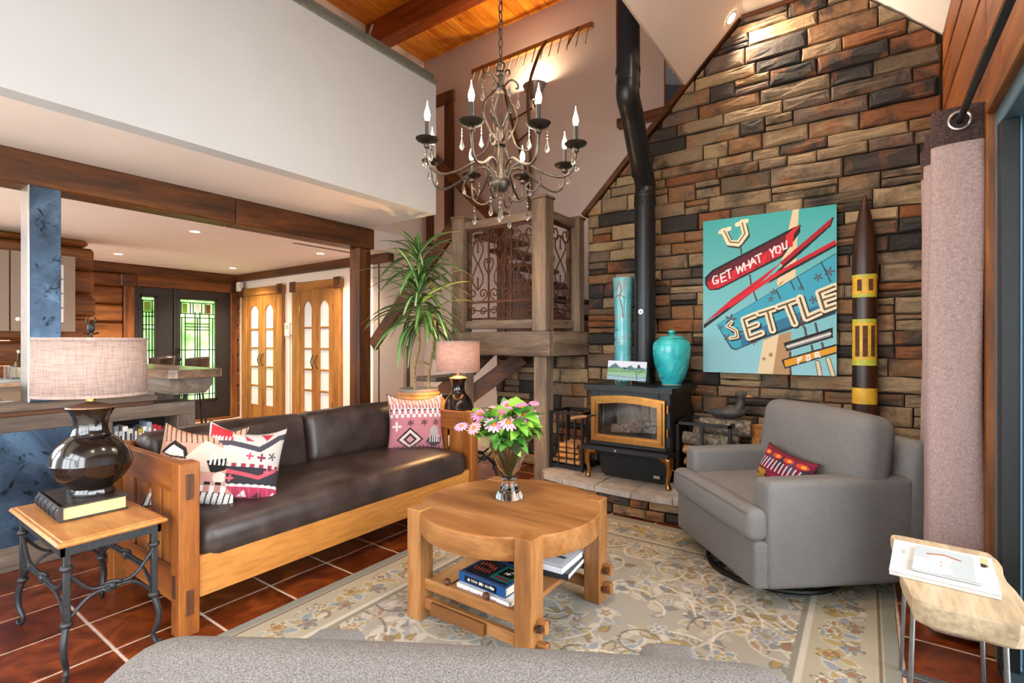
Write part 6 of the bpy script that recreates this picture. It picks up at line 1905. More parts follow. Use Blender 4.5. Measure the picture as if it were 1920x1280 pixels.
# ================================================================== chandelier
def chandelier():
    CX, CY = -1.60, 2.17
    t = thing('chandelier', 'eight arm bronze candle chandelier with crystal drops', 'chandelier', (CX, CY, 2.0))
    BR = plain('aged_bronze', '#5a5048', 0.38, 0.85, noise=0.25, nscale=30)
    DKB = plain('dark_bronze', '#332c28', 0.4, 0.7, noise=0.15)
    CRY = glass('crystal', (1, 1, 1, 1), 0.0, 1.5)
    FL = emissive('candle_bulb', (1.0, 0.86, 0.66, 1), 22)
    SL = plain('candle_sleeve', '#3b3835', 0.5, 0.2)
    drop_me = B().lathe([(0.0008, 0.03), (0.003, 0.02), (0.008, 0.0), (0.0125, -0.016), (0.0125, -0.024), (0.008, -0.033), (0.0008, -0.036)], (0, 0, 0), 10, smooth=False).sphere((0, 0, 0.042), 0.005, 8, 6).sphere((0, 0, 0.06), 0.004, 8, 6).cyl((0, 0, 0.03), (0, 0, 0.085), 0.0008, 4).mesh('crystal_drop', CRY)
    def drop(x, y, z, s=1.0): inst('crystal_drop', drop_me, t, (x, y, z - 0.085 * s), scale=(s, s, s))
    # hub and column
    B().lathe([(0.001, 0.10), (0.03, 0.105), (0.05, 0.13), (0.055, 0.155), (0.045, 0.175), (0.02, 0.185), (0.012, 0.20), (0.012, 0.34), (0.03, 0.345), (0.03, 0.355), (0.011, 0.36), (0.009, 0.62), (0.03, 0.63), (0.033, 0.64), (0.012, 0.65), (0.012, 0.72), (0.03, 0.725), (0.02, 0.74), (0.001, 0.75)], (0, 0, 0), 20).obj('column', BR, t)
    B().tube([(0.025 * math.cos(a), 0, 0.765 + 0.025 * math.sin(a)) for a in [2 * PI * k / 16 for k in range(16)]], 0.005, 7, closed=True).obj('loop', BR, t)
    # chain
    z = 0.80
    k = 0
    lm = B().tube([(0.011 * math.cos(a), 0, 0.028 * math.sin(a)) for a in [2 * PI * q / 14 for q in range(14)]], 0.0035, 6, closed=True).mesh('chain_link', BR)
    while z + 2.0 < 5.44:
        inst('chain_link', lm, t, (0, 0, z), (0, 0, (PI / 2) * (k % 2)))
        z += 0.047; k += 1
    B().lathe([(0.001, 3.46), (0.07, 3.46), (0.06, 3.43), (0.02, 3.41), (0.001, 3.40)], (0, 0, 0), 20).obj('canopy', BR, t)
    off = CAM_YAW - PI / 2 + math.radians(27)      # towards the camera
    R = 0.405
    def rot(p, a): return (p[0] * math.cos(a) - p[1] * math.sin(a), p[0] * math.sin(a) + p[1] * math.cos(a), p[2])
    for i in range(8):
        a = off + i * PI / 4
        path = catmull([(0.035, 0, 0.16), (0.07, 0, 0.225), (0.14, 0, 0.235), (0.24, 0, 0.175), (0.33, 0, 0.145), (0.385, 0, 0.17), (R, 0, 0.24), (R, 0, 0.285)], 5)
        arm = B().tube([rot(p, a) for p in path], 0.0065, 8).obj('arm', BR, t)
        sc = catmull([(0.19, 0, 0.205), (0.22, 0, 0.135), (0.18, 0, 0.085), (0.14, 0, 0.11), (0.16, 0, 0.135)], 5)
        if i % 2:
            B().tube([rot(p, a) for p in sc], 0.0045, 6).obj('scroll', BR, arm)
        x, y = R * math.cos(a), R * math.sin(a)
        B().sphere((x, y, 0.275), 0.018, 12, 8).obj('ball', BR, arm)
        B().lathe([(0.008, 0.288), (0.03, 0.290), (0.052, 0.300), (0.058, 0.308), (0.05, 0.306), (0.02, 0.298)], (x, y, 0), 22).obj('drip_pan', DKB, arm)
        B().cyl((x, y, 0.296), (x, y, 0.395), 0.0115, 12).obj('candle_sleeve', SL, arm)
        B().lathe([(0.006, 0.395), (0.012, 0.405), (0.0155, 0.425), (0.012, 0.445), (0.006, 0.462), (0.0025, 0.48), (0.0006, 0.498)], (x, y, 0), 12).obj('bulb', FL, arm)
        for q in (-1, 1):
            aa = a + q * 0.12
            drop(R * math.cos(aa), R * math.sin(aa), 0.285, 0.85)
        # cage ribs
        if i % 2 == 0:
            rib = catmull([(0.012, 0, 0.36), (0.05, 0, 0.29 + 0.1), (0.10, 0, 0.50), (0.085, 0, 0.57), (0.035, 0, 0.63), (0.02, 0, 0.66), (0.06, 0, 0.71), (0.10, 0, 0.70), (0.105, 0, 0.675), (0.09, 0, 0.672)], 5)
            B().tube([rot(p, a) for p in rib], 0.0055, 7).obj('cage_rib', BR, t)
            drop(0.105 * math.cos(a), 0.105 * math.sin(a), 0.672, 0.9)
            leaf = catmull([(0.012, 0, 0.44), (0.05, 0, 0.50), (0.075, 0, 0.53), (0.07, 0, 0.50)], 4)
            B().tube([rot(p, a + 0.4) for p in leaf], [0.004 + 0.004 * math.sin(PI * k / (len(leaf) - 1)) for k in range(len(leaf))], 6).obj('leaf_scroll', BR, t)
        else:
            rib = catmull([(0.03, 0, 0.15), (0.045, 0, 0.25), (0.03, 0, 0.34), (0.05, 0, 0.42), (0.09, 0, 0.33), (0.15, 0, 0.30), (0.17, 0, 0.325), (0.155, 0, 0.345)], 5)
            B().tube([rot(p, a) for p in rib], 0.0048, 7).obj('cage_rib', BR, t)
            lo = catmull([(0.04, 0, 0.135), (0.06, 0, 0.06), (0.11, 0, 0.04), (0.16, 0, 0.075), (0.15, 0, 0.10)], 5)
            B().tube([rot(p, a) for p in lo], 0.0048, 7).obj('lower_scroll', BR, t)
            drop(0.15 * math.cos(a), 0.15 * math.sin(a), 0.05, 0.95)
    drop(0, 0, 0.10, 1.3)
    drop(0.03, -0.05, 0.045, 1.0)
    L = add_light('lamp', 'POINT', (0, 0, 0.44), 22, (1.0, 0.80, 0.58), 0.3); L.parent = t
    return t
chandelier()

# ================================================================== vase of flowers
def strap_leaf(L, w, droop, n=7, curl=0.25, thick=0.0):
    V = []; F = []
    for i in range(n + 1):
        s = i / n
        x = L * s * (1 - 0.12 * droop * s)
        z = L * (0.35 * s - droop * s * s)
        ww = w * (math.sin(PI * min(1, (s * 0.92 + 0.08))) ** 0.6) * (1 - 0.25 * s)
        if i == n: ww = 0.0006
        V += [(x, -ww, z + curl * ww), (x, 0, z), (x, ww, z + curl * ww)]
    for i in range(n):
        a = i * 3
        F += [(a, a + 1, a + 4, a + 3), (a + 1, a + 2, a + 5, a + 4)]
    return B().add(V, F, True)

def leaf_mat(key, edge, mid, stripe=None):
    if key in MATS: return MATS[key]
    t = NT(key)
    oi = t.n('ShaderNodeObjectInfo')
    v = t.coords((1, 1, 1))
    n = t.noise(v, 14, 3, 0.5)
    c = t.ramp(n, [(0.3, srgb(edge)), (0.7, srgb(mid))])
    if stripe:
        tc = t.n('ShaderNodeTexCoord'); sx = t.n('ShaderNodeSeparateXYZ'); t.l(tc.outputs['Generated'], sx.inputs[0])
        m = t.n('ShaderNodeMath', operation='SUBTRACT'); t.l(sx.outputs['Y'], m.inputs[0]); m.inputs[1].default_value = 0.5
        ab = t.n('ShaderNodeMath', operation='ABSOLUTE'); t.l(m.outputs[0], ab.inputs[0])
        c = t.mix(t.ramp(ab.outputs[0], [(0.06, (0.85, 0.85, 0.85, 1)), (0.16, (0, 0, 0, 1))]), c, srgb(stripe))
    t.set(c, 0.4)
    t.b.inputs['Subsurface Weight'].default_value = 0.0
    MATS[key] = t.m
    return t.m

def bouquet():
    bx, by = -1.462, 2.056
    v = thing('glass_vase', 'flared clear glass vase with heavy faceted foot on the coffee table', 'vase', (bx, by, 0.5175))
    CG = glass('clear_glass', (0.97, 1.0, 0.98, 1), 0.0, 1.45)
    out = [(0.001, 0.0), (0.058, 0.0), (0.062, 0.006), (0.056, 0.02), (0.042, 0.045), (0.032, 0.07), (0.033, 0.09), (0.048, 0.13), (0.068, 0.18), (0.084, 0.225), (0.088, 0.255), (0.086, 0.257), (0.081, 0.225), (0.064, 0.18), (0.044, 0.13), (0.028, 0.095), (0.02, 0.09), (0.001, 0.088)]
    out = [(r_ * 1.13, z_ * 1.12) for r_, z_ in out]
    B().lathe(out, (0, 0, 0), 40).obj('glass_body', CG, v)
    t = thing('flower_bouquet', 'bouquet of pink zinnias and cosmos with green leaves in the vase', 'flowers', (bx, by, 0.612))
    R = random.Random(5)
    STEM = plain('stem_green', '#7f9a3a', 0.5, noise=0.2)
    LEAF = leaf_mat('bouquet_leaf', '#2c6420', '#5c9638')
    LEAF2 = leaf_mat('bouquet_leaf_light', '#548c28', '#8ab83e')
    heads = []
    s, c = math.sin(CAM_YAW), math.cos(CAM_YAW)
    def P(lat, dep, z): return Vector((lat * c - dep * s, lat * s + dep * c, z))
    pos = [(-0.145, 0.0, 0.40, 0.036), (-0.075, -0.09, 0.365, 0.038), (-0.005, -0.10, 0.375, 0.038), (0.075, -0.05, 0.40, 0.042), (0.105, 0.03, 0.40, 0.035), (-0.01, 0.05, 0.44, 0.032), (-0.09, 0.04, 0.42, 0.026), (-0.05, -0.02, 0.41, 0.028), (0.125, 0.02, 0.455, 0.022), (-0.235, -0.05, 0.35, 0.028), (-0.17, -0.06, 0.345, 0.03), (0.065, 0.0, 0.435, 0.03)]
    pm = [plain('petal_' + h[1:], h, 0.6, noise=0.08) for h in ('#c77fb0', '#d598bd', '#dc9aa8', '#b86aa2')]
    cen = plain('flower_centre', '#c4701c', 0.8, noise=0.3, nscale=200)
    pet = {}
    for k, m in enumerate(pm):
        b = B()
        for ring, (n, ln, dz) in enumerate(((13, 1.0, 0.0), (9, 0.72, 0.10))):
            for q in range(n):
                a = 2 * PI * q / n + ring * 0.2
                ca_, sa_ = math.cos(a), math.sin(a)
                V = [(0.15, 0.05, dz), (0.15, -0.05, dz), (ln * 0.65, -0.17, dz + 0.12), (ln * 0.65, 0.17, dz + 0.12), (ln, 0.08, dz + 0.02), (ln, -0.08, dz + 0.02)]
                V = [(x * ca_ - y * sa_, x * sa_ + y * ca_, z) for x, y, z in V]
                b.add(V, [(0, 1, 2, 3), (3, 2, 5, 4)], True)
        pet[k] = b.mesh('petals', m)
    cm = B().sphere((0, 0, 0.14), 0.3, 12, 8, (1, 1, 0.6)).mesh('flower_centre', cen)
    for k, (la, de, z, r) in enumerate(pos):
        p = P(la, de, z - 0.08)
        f = inst('flower_head', pet[k % 4], t, p, (0, 0, 0), (r * 1.3, r * 1.3, r * 1.3))
        f.rotation_euler = (0.55 + R.uniform(-.2, .2), R.uniform(-0.35, 0.35) + la * 2, CAM_YAW)
        inst('flower_centre', cm, f, (0, 0, 0.0))
        foot = P(la * 0.08, de * 0.08, 0.02)
        mid = P(la * 0.45, de * 0.45, 0.17)
        B().tube(catmull([tuple(foot), tuple(mid), tuple(p)], 6), 0.0028, 6).obj('stem', STEM, t)
    for k in range(10):
        a = 2 * PI * k / 10
        B().tube(catmull([(0.018 * math.cos(a + 2.5), 0.018 * math.sin(a + 2.5), 0.0), (0.03 * math.cos(a), 0.03 * math.sin(a), 0.07), (0.062 * math.cos(a), 0.062 * math.sin(a), 0.15)], 5), 0.003, 6).obj('stem', STEM, t)
    lm = [strap_leaf(0.115, 0.027, 0.5, 6).mesh('leaf', LEAF), strap_leaf(0.10, 0.03, 0.75, 6).mesh('leaf', LEAF2), strap_leaf(0.12, 0.02, 0.3, 6).mesh('leaf', LEAF)]
    for k in range(120):
        a = R.random() * 2 * PI
        rr = R.uniform(0.01, 0.10)
        z = R.uniform(0.19, 0.33)
        inst('leaf', R.choice(lm), t, (rr * math.cos(a), rr * math.sin(a), z), (R.uniform(-.6, .6), R.uniform(-0.9, 0.4), a + R.uniform(-.5, .5)))
    big = B().add([(0, 0, 0)] + [(math.cos(2 * PI * k / 14) * (1 + 0.15 * math.cos(5 * 2 * PI * k / 14)), math.sin(2 * PI * k / 14) * (1 + 0.15 * math.cos(5 * 2 * PI * k / 14)), 0.18) for k in range(14)], [(0, 1 + k, 1 + (k + 1) % 14) for k in range(14)], True).mesh('leaf', LEAF2)
    for la, de, z, r in ((-0.155, 0.03, 0.425, 0.035), (-0.05, 0.0, 0.42, 0.042), (0.0, -0.02, 0.41, 0.04), (0.03, 0.05, 0.465, 0.035), (-0.12, -0.02, 0.40, 0.03), (0.06, 0.06, 0.45, 0.03)):
        inst('leaf', big, t, P(la, de, z - 0.09), (R.uniform(0.2, 0.7), R.uniform(-.3, .3), CAM_YAW), (r, r, r))
bouquet()

# ================================================================== dracaena in a clay pot
def dracaena():
    px, py = -3.375, 3.31
    pot = thing('clay_pot', 'large terracotta jar holding a tall plant behind the sofa', 'pot', (px, py, 0))
    CLAY = plain('terracotta_clay', '#b98452', 0.75, noise=0.15, nscale=8)
    B().lathe([(0.001, 0), (0.15, 0), (0.17, 0.05), (0.22, 0.25), (0.262, 0.48), (0.268, 0.62), (0.25, 0.74), (0.21, 0.80), (0.19, 0.815), (0.195, 0.825), (0.185, 0.84), (0.17, 0.845), (0.165, 0.80), (0.001, 0.80)], (0, 0, 0), 40).obj('jar', CLAY, pot)
    B().lathe([(0.16, 0.84), (0.178, 0.842), (0.182, 0.866), (0.176, 0.872), (0.16, 0.868), (0.155, 0.84)], (0, 0, 0), 36, cap=False).obj('liner_rim', plain('liner_grey', '#8a8078', 0.6), pot)
    B().lathe([(0.001, 0.845), (0.157, 0.845)], (0, 0, 0), 24, cap=False).obj('moss', plain('moss', '#6a6a32', 0.95, noise=0.3, nscale=60, bump=0.6), pot)
    t = thing('dracaena_plant', 'tall dracaena with striped arching leaves on two bare canes', 'plant', (px, py, 0.845))
    CANE = bark_mat('cane_bark', '#6a5638', '#9a8258', '#c2ac80')
    DL = leaf_mat('dracaena_leaf', '#2c5226', '#4f7d3e', '#cfd6a4')
    DL2 = leaf_mat('dracaena_leaf_green', '#2f5a28', '#578a42', '#8aa866')
    s, c = math.sin(CAM_YAW), math.cos(CAM_YAW)
    def P(lat, dep, z): return (lat * c - dep * s, lat * s + dep * c, z)
    c1 = catmull([P(-0.03, 0, -0.02), P(-0.045, 0, 0.2), P(0.0, 0, 0.42), P(-0.01, 0, 0.62), P(-0.005, 0.02, 0.80), P(0.005, 0.02, 1.05), P(0.0, 0, 1.26)], 8)
    c2 = catmull([P(0.08, 0.02, -0.02), P(0.095, 0.02, 0.2), P(0.13, 0.02, 0.4), P(0.15, 0.0, 0.6), P(0.13, 0.0, 0.72)], 8)
    c3 = catmull([P(-0.03, 0, 0.26), P(0.03, 0, 0.27), P(0.09, 0.02, 0.24)], 5)
    B().tube(c1, [0.017 - 0.008 * k / len(c1) for k in range(len(c1))], 9).obj('cane', CANE, t)
    B().tube(c2, 0.013, 9).obj('cane', CANE, t)
    B().tube(c3, 0.008, 7).obj('cane_branch', CANE, t)
    R = random.Random(12)
    meshes = [strap_leaf(L, w, d, 9, 0.3).mesh('leaf', m) for L, w, d, m in ((0.55, 0.033, 0.55, DL), (0.48, 0.034, 0.85, DL2), (0.56, 0.031, 0.35, DL), (0.40, 0.032, 1.1, DL), (0.50, 0.031, 0.65, DL2), (0.34, 0.028, 0.25, DL2))]
    def crown(base, z0, z1, n, lift=(-0.75, 0.35)):
        for k in range(n):
            f = k / max(1, n - 1)
            z = z0 + (z1 - z0) * f
            a = k * 2.399 + R.uniform(-.3, .3)
            pitch = lift[1] * (1 - f) + lift[0] * f + R.uniform(-0.15, 0.15)
            sc = R.uniform(0.8, 1.2) * (0.8 + 0.2 * (1 - f))
            inst('leaf', R.choice(meshes), t, (base[0], base[1], z), (R.uniform(-.2, .2), pitch, a), (sc, sc, sc))
    crown(P(-0.005, 0.01, 0), 0.60, 1.02, 84)
    crown(P(0.0, 0.0, 0), 1.02, 1.30, 42)
    crown(P(0.13, 0.0, 0), 0.66, 0.74, 10, (-0.5, 0.5))
dracaena()

# ================================================================== curtain and rod
def curtain():
    t = thing('curtain', 'mauve linen grommet curtain bunched beside the sliding door', 'curtain', (0.33, 3.1, 0))
    CU = NT('mauve_linen')
    v1 = CU.coords((1, 1, 0.15), rand=False); v2 = CU.coords((0.15, 0.15, 1), rand=False)
    a = CU.noise(v1, 420, 2, 0.7); b_ = CU.noise(v2, 420, 2, 0.7)
    m = CU.n('ShaderNodeMath', operation='ADD'); CU.l(a, m.inputs[0]); CU.l(b_, m.inputs[1])
    m2 = CU.n('ShaderNodeMath', operation='MULTIPLY'); CU.l(m.outputs[0], m2.inputs[0]); m2.inputs[1].default_value = 0.5
    c = CU.ramp(m2.outputs[0], [(0.4, srgb('#a58a86')), (0.6, srgb('#cbb4b0'))])
    CU.set(c, 0.95); CU.b.inputs['Specular IOR Level'].default_value = 0.1
    tr = CU.n('ShaderNodeBsdfTranslucent'); CU.l(c, tr.inputs['Color'])
    mx = CU.n('ShaderNodeMixShader'); mx.inputs[0].default_value = 0.25
    CU.l(CU.b.outputs[0], mx.inputs[1]); CU.l(tr.outputs[0], mx.inputs[2]); CU.l(mx.outputs[0], CU.t.nodes['Material Output'].inputs['Surface'])
    HB = fabric('curtain_header', '#3a2c2a', '#544240', 200)
    # plan path: zigzag folds stacked along Y, first fold faces the camera
    base = [(0.405, 2.93), (0.40, 2.885), (0.36, 2.87), (0.28, 2.875), (0.235, 2.90), (0.24, 2.96), (0.32, 3.0), (0.40, 3.04), (0.41, 3.10), (0.33, 3.13), (0.245, 3.16), (0.24, 3.23), (0.33, 3.26), (0.40, 3.30), (0.40, 3.37), (0.31, 3.40), (0.245, 3.43), (0.25, 3.50)]
    path = catmull([(x, y, 0) for x, y in base], 5)
    def sheet(z0, z1, nz, spread, off):
        V = []; F = []
        N = len(path)
        for side in (0, 1):
            for i in range(nz + 1):
                z = z0 + (z1 - z0) * i / nz
                low = 1 - (z / 2.29)
                for j, p in enumerate(path):
                    x = 0.325 + (p.x - 0.325) * (1 + spread * low) + 0.006 * math.sin(z * 3 + j * 0.35)
                    x = min(x, 0.414)
                    y = p.y + 0.008 * math.sin(z * 2.2 + j * 0.2) + 0.004 * side
                    d = off * (1 if side else -1)
                    V.append((x - 0.33, y + d * 0.5 - 3.1, z))
        M = (nz + 1) * N
        for side in (0, 1):
            for i in range(nz):
                for j in range(N - 1):
                    q = (side * M + i * N + j, side * M + i * N + j + 1, side * M + (i + 1) * N + j + 1, side * M + (i + 1) * N + j)
                    F.append(q if side == 0 else q[::-1])
        return V, F
    V, F = sheet(0.03, 2.16, 14, 0.10, 0.0)
    B().add(V, F, True).obj('drape', CU.m, t)
    V, F = sheet(2.155, 2.31, 2, 0.02, 0.004)
    B().add(V, F, True).obj('header_band', HB, t)
    for yy in (2.872, 2.985, 3.12, 3.25):
        B().tube([(0.326 - 0.33 + 0.036 * math.cos(q), yy - 3.1 - 0.008, 2.245 + 0.036 * math.sin(q)) for q in [2 * PI * k / 24 for k in range(24)]], 0.008, 8, closed=True).obj('grommet', STEEL, t)
    rd = thing('curtain_rod', 'black metal curtain rod running above the sliding door', 'rod', (0.326, 1.0, 2.245))
    B().cyl((0, -3.5, 0), (0, 2.55, 0), 0.0125, 14).obj('rod', BLACKIRON, rd)
    B().sphere((0, 2.57, 0), 0.022, 12, 8).obj('finial', BLACKIRON, rd)
    for yy in (-1.6, 0.35, 2.45):
        B().box((-0.008, yy - 0.008, -0.02), (0.092, yy + 0.008, -0.008)).box((0.082, yy - 0.02, -0.05), (0.093, yy + 0.02, 0.03), 0.002).obj('bracket', BLACKIRON, rd)
curtain()

# ================================================================== live edge bench with magazines
bn = thing('live_edge_table', 'pale live edge slab side table on thin steel legs by the sliding door', 'table', (0.235, 2.26, 0))
LE = wood('bleached_slab', srgb('#a88e70'), srgb('#c9b494'), srgb('#e0d0b8'), 'Y', 0.6)
edge = [(-0.155, 0.30), (-0.13, 0.315), (-0.06, 0.31), (0.06, 0.30), (0.13, 0.29), (0.15, 0.22), (0.145, 0.02), (0.155, -0.18), (0.14, -0.30), (0.05, -0.305), (-0.09, -0.305), (-0.125, -0.26), (-0.14, -0.10), (-0.125, 0.0), (-0.15, 0.12), (-0.145, 0.22)]
ep = [(p.x, p.y) for p in catmull([(x, y, 0) for x, y in edge], 3, True)]
n = len(ep)
V = []
for sc, z in ((0.80, 0.432), (0.93, 0.445), (0.985, 0.475), (1.0, 0.505), (0.985, 0.515)):
    V += [(x * sc + 0.004 * math.sin(k * 1.7), y * (1 - (1 - sc) * 0.4), z) for k, (x, y) in enumerate(ep)]
F = [(i * n + k, i * n + (k + 1) % n, (i + 1) * n + (k + 1) % n, (i + 1) * n + k) for i in range(4) for k in range(n)] + [tuple(range(n - 1, -1, -1)), tuple(4 * n + k for k in range(n))]
B().add(V, F).obj('slab', LE, bn)
SLG = plain('steel_leg', '#8c8f92', 0.35, 0.8)
for yy, lean in ((0.235, 0.02), (-0.20, -0.02)):
    f = B()
    for xx in (-0.125, 0.115):
        f.cyl((xx, yy, 0.008), (xx * 0.9, yy - lean, 0.436), 0.007, 10)
    f.box((-0.14, yy - 0.02, 0), (0.13, yy + 0.02, 0.01), 0.002)
    f.box((-0.115, yy - lean - 0.015, 0.430), (0.105, yy - lean + 0.015, 0.437))
    f.obj('leg_frame', SLG, bn)
def magazine(label, size, loc, rz, P, h):
    t = thing('magazine', label, 'magazine', loc, rz, 'magazines on the bench')
    w, d = size
    o = printed_panel('cover', 80, 80, w, d, 0.001, vcol('printed_gloss', 0.3), P, t, axis='XY'); o.location = (-w / 2, -d / 2, h)
    B().box((-w / 2 + 0.001, -d / 2 + 0.001, 0), (w / 2 - 0.001, d / 2 - 0.001, h - 0.0012), 0.001).obj('pages', plain('magazine_pages', '#d5d3d0', 0.7, noise=0.08, nscale=200), t)
    return t
m1 = Paint(80, 80, '#dfe3e6'); m1.poly([(0, 0.6), (1, 0.4), (1, 1), (0, 1)], '#d3d8db'); m1.rect(0.85, 0.05, 0.95, 0.35, '#d9c49a'); m1.disc(0.88, 0.28, 0.06, '#3a3a40')
for k in range(5): m1.rect(0.10 + 0.0, 0.28 + k * 0.03, 0.13, 0.29 + k * 0.03, '#555555')
magazine('large pale magazine lying at the bottom on the bench', (0.275, 0.345), (0.212, 2.285, 0.5155), -0.08, m1, 0.014)
m2 = Paint(80, 80, '#b9c4c9'); m2.poly([(0, 0.5), (0.5, 0.45), (0.6, 0.9), (0.3, 1), (0, 1)], '#e4dfd4'); m2.disc(0.42, 0.4, 0.2, '#e9e2d6', sx=0.8); m2.line([(0.2, 0.28), (0.45, 0.2), (0.7, 0.3)], 0.05, '#a85a3c'); m2.disc(0.42, 0.52, 0.02, '#9a5a40'); m2.disc(0.42, 0.66, 0.02, '#9a5a40'); m2.rect(0.9, 0, 1, 1, '#d5d9da')
magazine('smaller magazine with a photo cover lying on the larger magazine', (0.175, 0.255), (0.225, 2.28, 0.5315), -0.10, m2, 0.007)

# ================================================================== bar half wall and kitchen
hw = struct('bar_half_wall', 'kitchen half wall of grey brown boards and blued steel')
BX = -3.95
B().box((BX - 0.22, -2.0, 0.0), (BX - 0.02, 1.15, 0.79)).obj('core', bar_wood('Y'), hw)
B().box((BX - 0.02, -2.0, 0.14), (BX - 0.008, 1.165, 0.79)).obj('steel_panel', BLUESTEEL, hw)
B().box((BX - 0.03, -2.0, 0.0), (BX, 1.66, 0.14), 0.004).obj('base_board', bar_wood('Y'), hw)
B().box((BX - 0.24, -2.0, 0.785), (BX, 1.66, 0.875), 0.004).obj('fascia', bar_wood('Y'), hw)
B().box((BX - 0.30, -2.0, 0.90), (BX + 0.02, 1.42, 0.935), 0.006).obj('ledge', bar_wood('Y'), hw)
B().box((BX - 0.28, -2.0, 0.875), (BX + 0.005, 1.40, 0.90), 0.003).obj('ledge_moulding', dark_pine('Y'), hw)
B().box((BX - 0.24, 1.545, 0.14), (BX, 1.66, 0.785), 0.004).box((BX - 0.24, 1.15, 0.14), (BX - 0.0, 1.175, 0.785), 0.003).obj('pilaster', bar_wood('Z'), hw)
B().box((BX - 0.24, 1.175, 0.14), (BX - 0.22, 1.545, 0.785)).box((BX - 0.24, 1.175, 0.50), (BX - 0.01, 1.545, 0.52)).obj('bookcase_shelf', plain('bookcase_dark', '#2a2320', 0.8), hw)
BL_ = ['#7f8a94', '#b9bdc0', '#ded9cf', '#c9c6c0', '#34363c', '#b8963a', '#d8d8d6', '#8c9aa8', '#a3242c', '#b81f2c', '#5a2430']
LB = ['slate grey', 'silver grey lettered', 'ivory', 'pale grey', 'charcoal', 'mustard', 'white', 'blue grey', 'crimson', 'bright red', 'maroon']
yb = 1.185
rbk = random.Random(2)
for k, (cc, nm) in enumerate(zip(BL_, LB)):
    w = rbk.uniform(0.018, 0.03); h = rbk.uniform(0.19, 0.235)
    t = thing('book', nm + ' book spine standing in the bar bookcase', 'book', (BX - 0.03, yb + w / 2, 0.52), 0, 'books in the bar bookcase')
    B().box((-0.15, -w / 2, 0), (0.0, w / 2, h), 0.003).obj('cover', plain('spine_' + cc[1:], cc, 0.5), t)
    B().box((0.0005, -w * 0.25, h * 0.3), (0.0012, w * 0.25, h * 0.85)).obj('spine_label', plain('spine_text_' + ('dark' if k in (1, 2, 3, 6) else 'light'), '#33363a' if k in (1, 2, 3, 6) else '#d8d4cc', 0.6), t)
    yb += w + 0.002
bt = thing('bar_counter', 'thick rustic wooden bar top slab on a shaped beam', 'counter', (-4.5, 1.6, 0.935))
B().prism([(-0.85, -0.165), (0.68, -0.165), (0.715, -0.12), (0.71, 0.16), (0.69, 0.175), (-0.85, 0.175)], 0.115, 0.172, 'Z').obj('slab', wood('bar_slab', srgb('#4e3a2e'), srgb('#7a5f4c'), srgb('#9c8068'), 'X', 0.25), bt)
B().prism([(-0.11, 0.0), (0.09, 0.0), (0.135, 0.06), (0.14, 0.115), (-0.14, 0.115), (-0.135, 0.06)], -0.8, 0.64, 'X').obj('corbel_beam', bar_wood('X'), bt)
B().box((-0.85, -0.1, -0.935), (0.28, 0.06, 0.0), 0.004).obj('bar_front', bar_wood('Z'), bt)
def stool(label, x, y, rz):
    t = thing('bar_stool', label, 'stool', (x, y, 0), rz, 'bar stools')
    t.scale = (0.88, 0.88, 0.965)
    LE_ = plain('stool_leather', '#3d2a22', 0.35, noise=0.15)
    b = B()
    V = []; F = []
    n = 16
    for z, r in ((0.86, 0.185), (1.13, 0.215), (1.14, 0.205), (0.88, 0.17)):
        for k in range(n + 1):
            a = -PI * 0.1 + PI * 1.2 * k / n
            zz = z - (0.03 * abs(2 * k / n - 1) ** 2 if z > 1 else 0)
            V.append((r * math.cos(a), r * math.sin(a), zz))
    for i in range(4):
        for k in range(n):
            F.append((i * (n + 1) + k, i * (n + 1) + k + 1, ((i + 1) % 4) * (n + 1) + k + 1, ((i + 1) % 4) * (n + 1) + k))
    b.add(V, F, True).obj('backrest', LE_, t)
    B().lathe([(0.001, 0.72), (0.18, 0.72), (0.19, 0.75), (0.18, 0.785), (0.001, 0.79)], (0, 0, 0), 24).obj('seat', LE_, t)
    for k in range(4):
        a = PI / 4 + k * PI / 2
        B().cyl((0.22 * math.cos(a), 0.22 * math.sin(a), 0), (0.13 * math.cos(a), 0.13 * math.sin(a), 0.73), 0.014, 8).obj('leg', BLACKIRON, t)
    for k in (-1, 1):
        B().cyl((k * 0.15, 0.1, 0.76), (k * 0.17, 0.1, 0.9), 0.01, 8).obj('back_post', BLACKIRON, t)
    return t
stool('dark leather barrel bar stool nearer the lamp shade behind the bar', -8.0, 2.9, 0.0)
stool('dark leather barrel bar stool farther right behind the bar, before the door', -7.2, 3.0, -0.2)
# inner counter with cooktop
ct = thing('kitchen_counter', 'pale stone kitchen counter behind the half wall', 'counter', (-4.5, 0.0, 0))
B().box((-0.42, -0.55, 0.90), (0.215, 0.78, 0.935), 0.004).obj('worktop', plain('pale_stone_top', '#dcd8d2', 0.25, noise=0.06), ct)
B().box((-0.40, -0.55, 0.0), (0.21, 0.77, 0.90)).obj('cabinet_body', plain('taupe_cabinet', '#8a7868', 0.5, noise=0.03), ct)
ck = thing('cooktop', 'black gas cooktop with grate on the kitchen counter', 'cooktop', (-4.55, 0.42, 0.935))
B().box((-0.25, -0.36, 0), (0.25, 0.30, 0.02), 0.004).obj('glass_top', STOVEBLACK, ck)
for yy in (-0.2, 0.0, 0.2):
    B().box((-0.22, yy - 0.006, 0.02), (0.22, yy + 0.006, 0.05)).box((-0.2, yy - 0.1, 0.04), (-0.188, yy + 0.1, 0.05)).box((0.188, yy - 0.1, 0.04), (0.2, yy + 0.1, 0.05)).obj('grate', BLACKIRON, ck)
pn_ = thing('griddle_pan', 'black griddle pan sitting on the cooktop', 'pan', (-4.5, 0.60, 0.986))
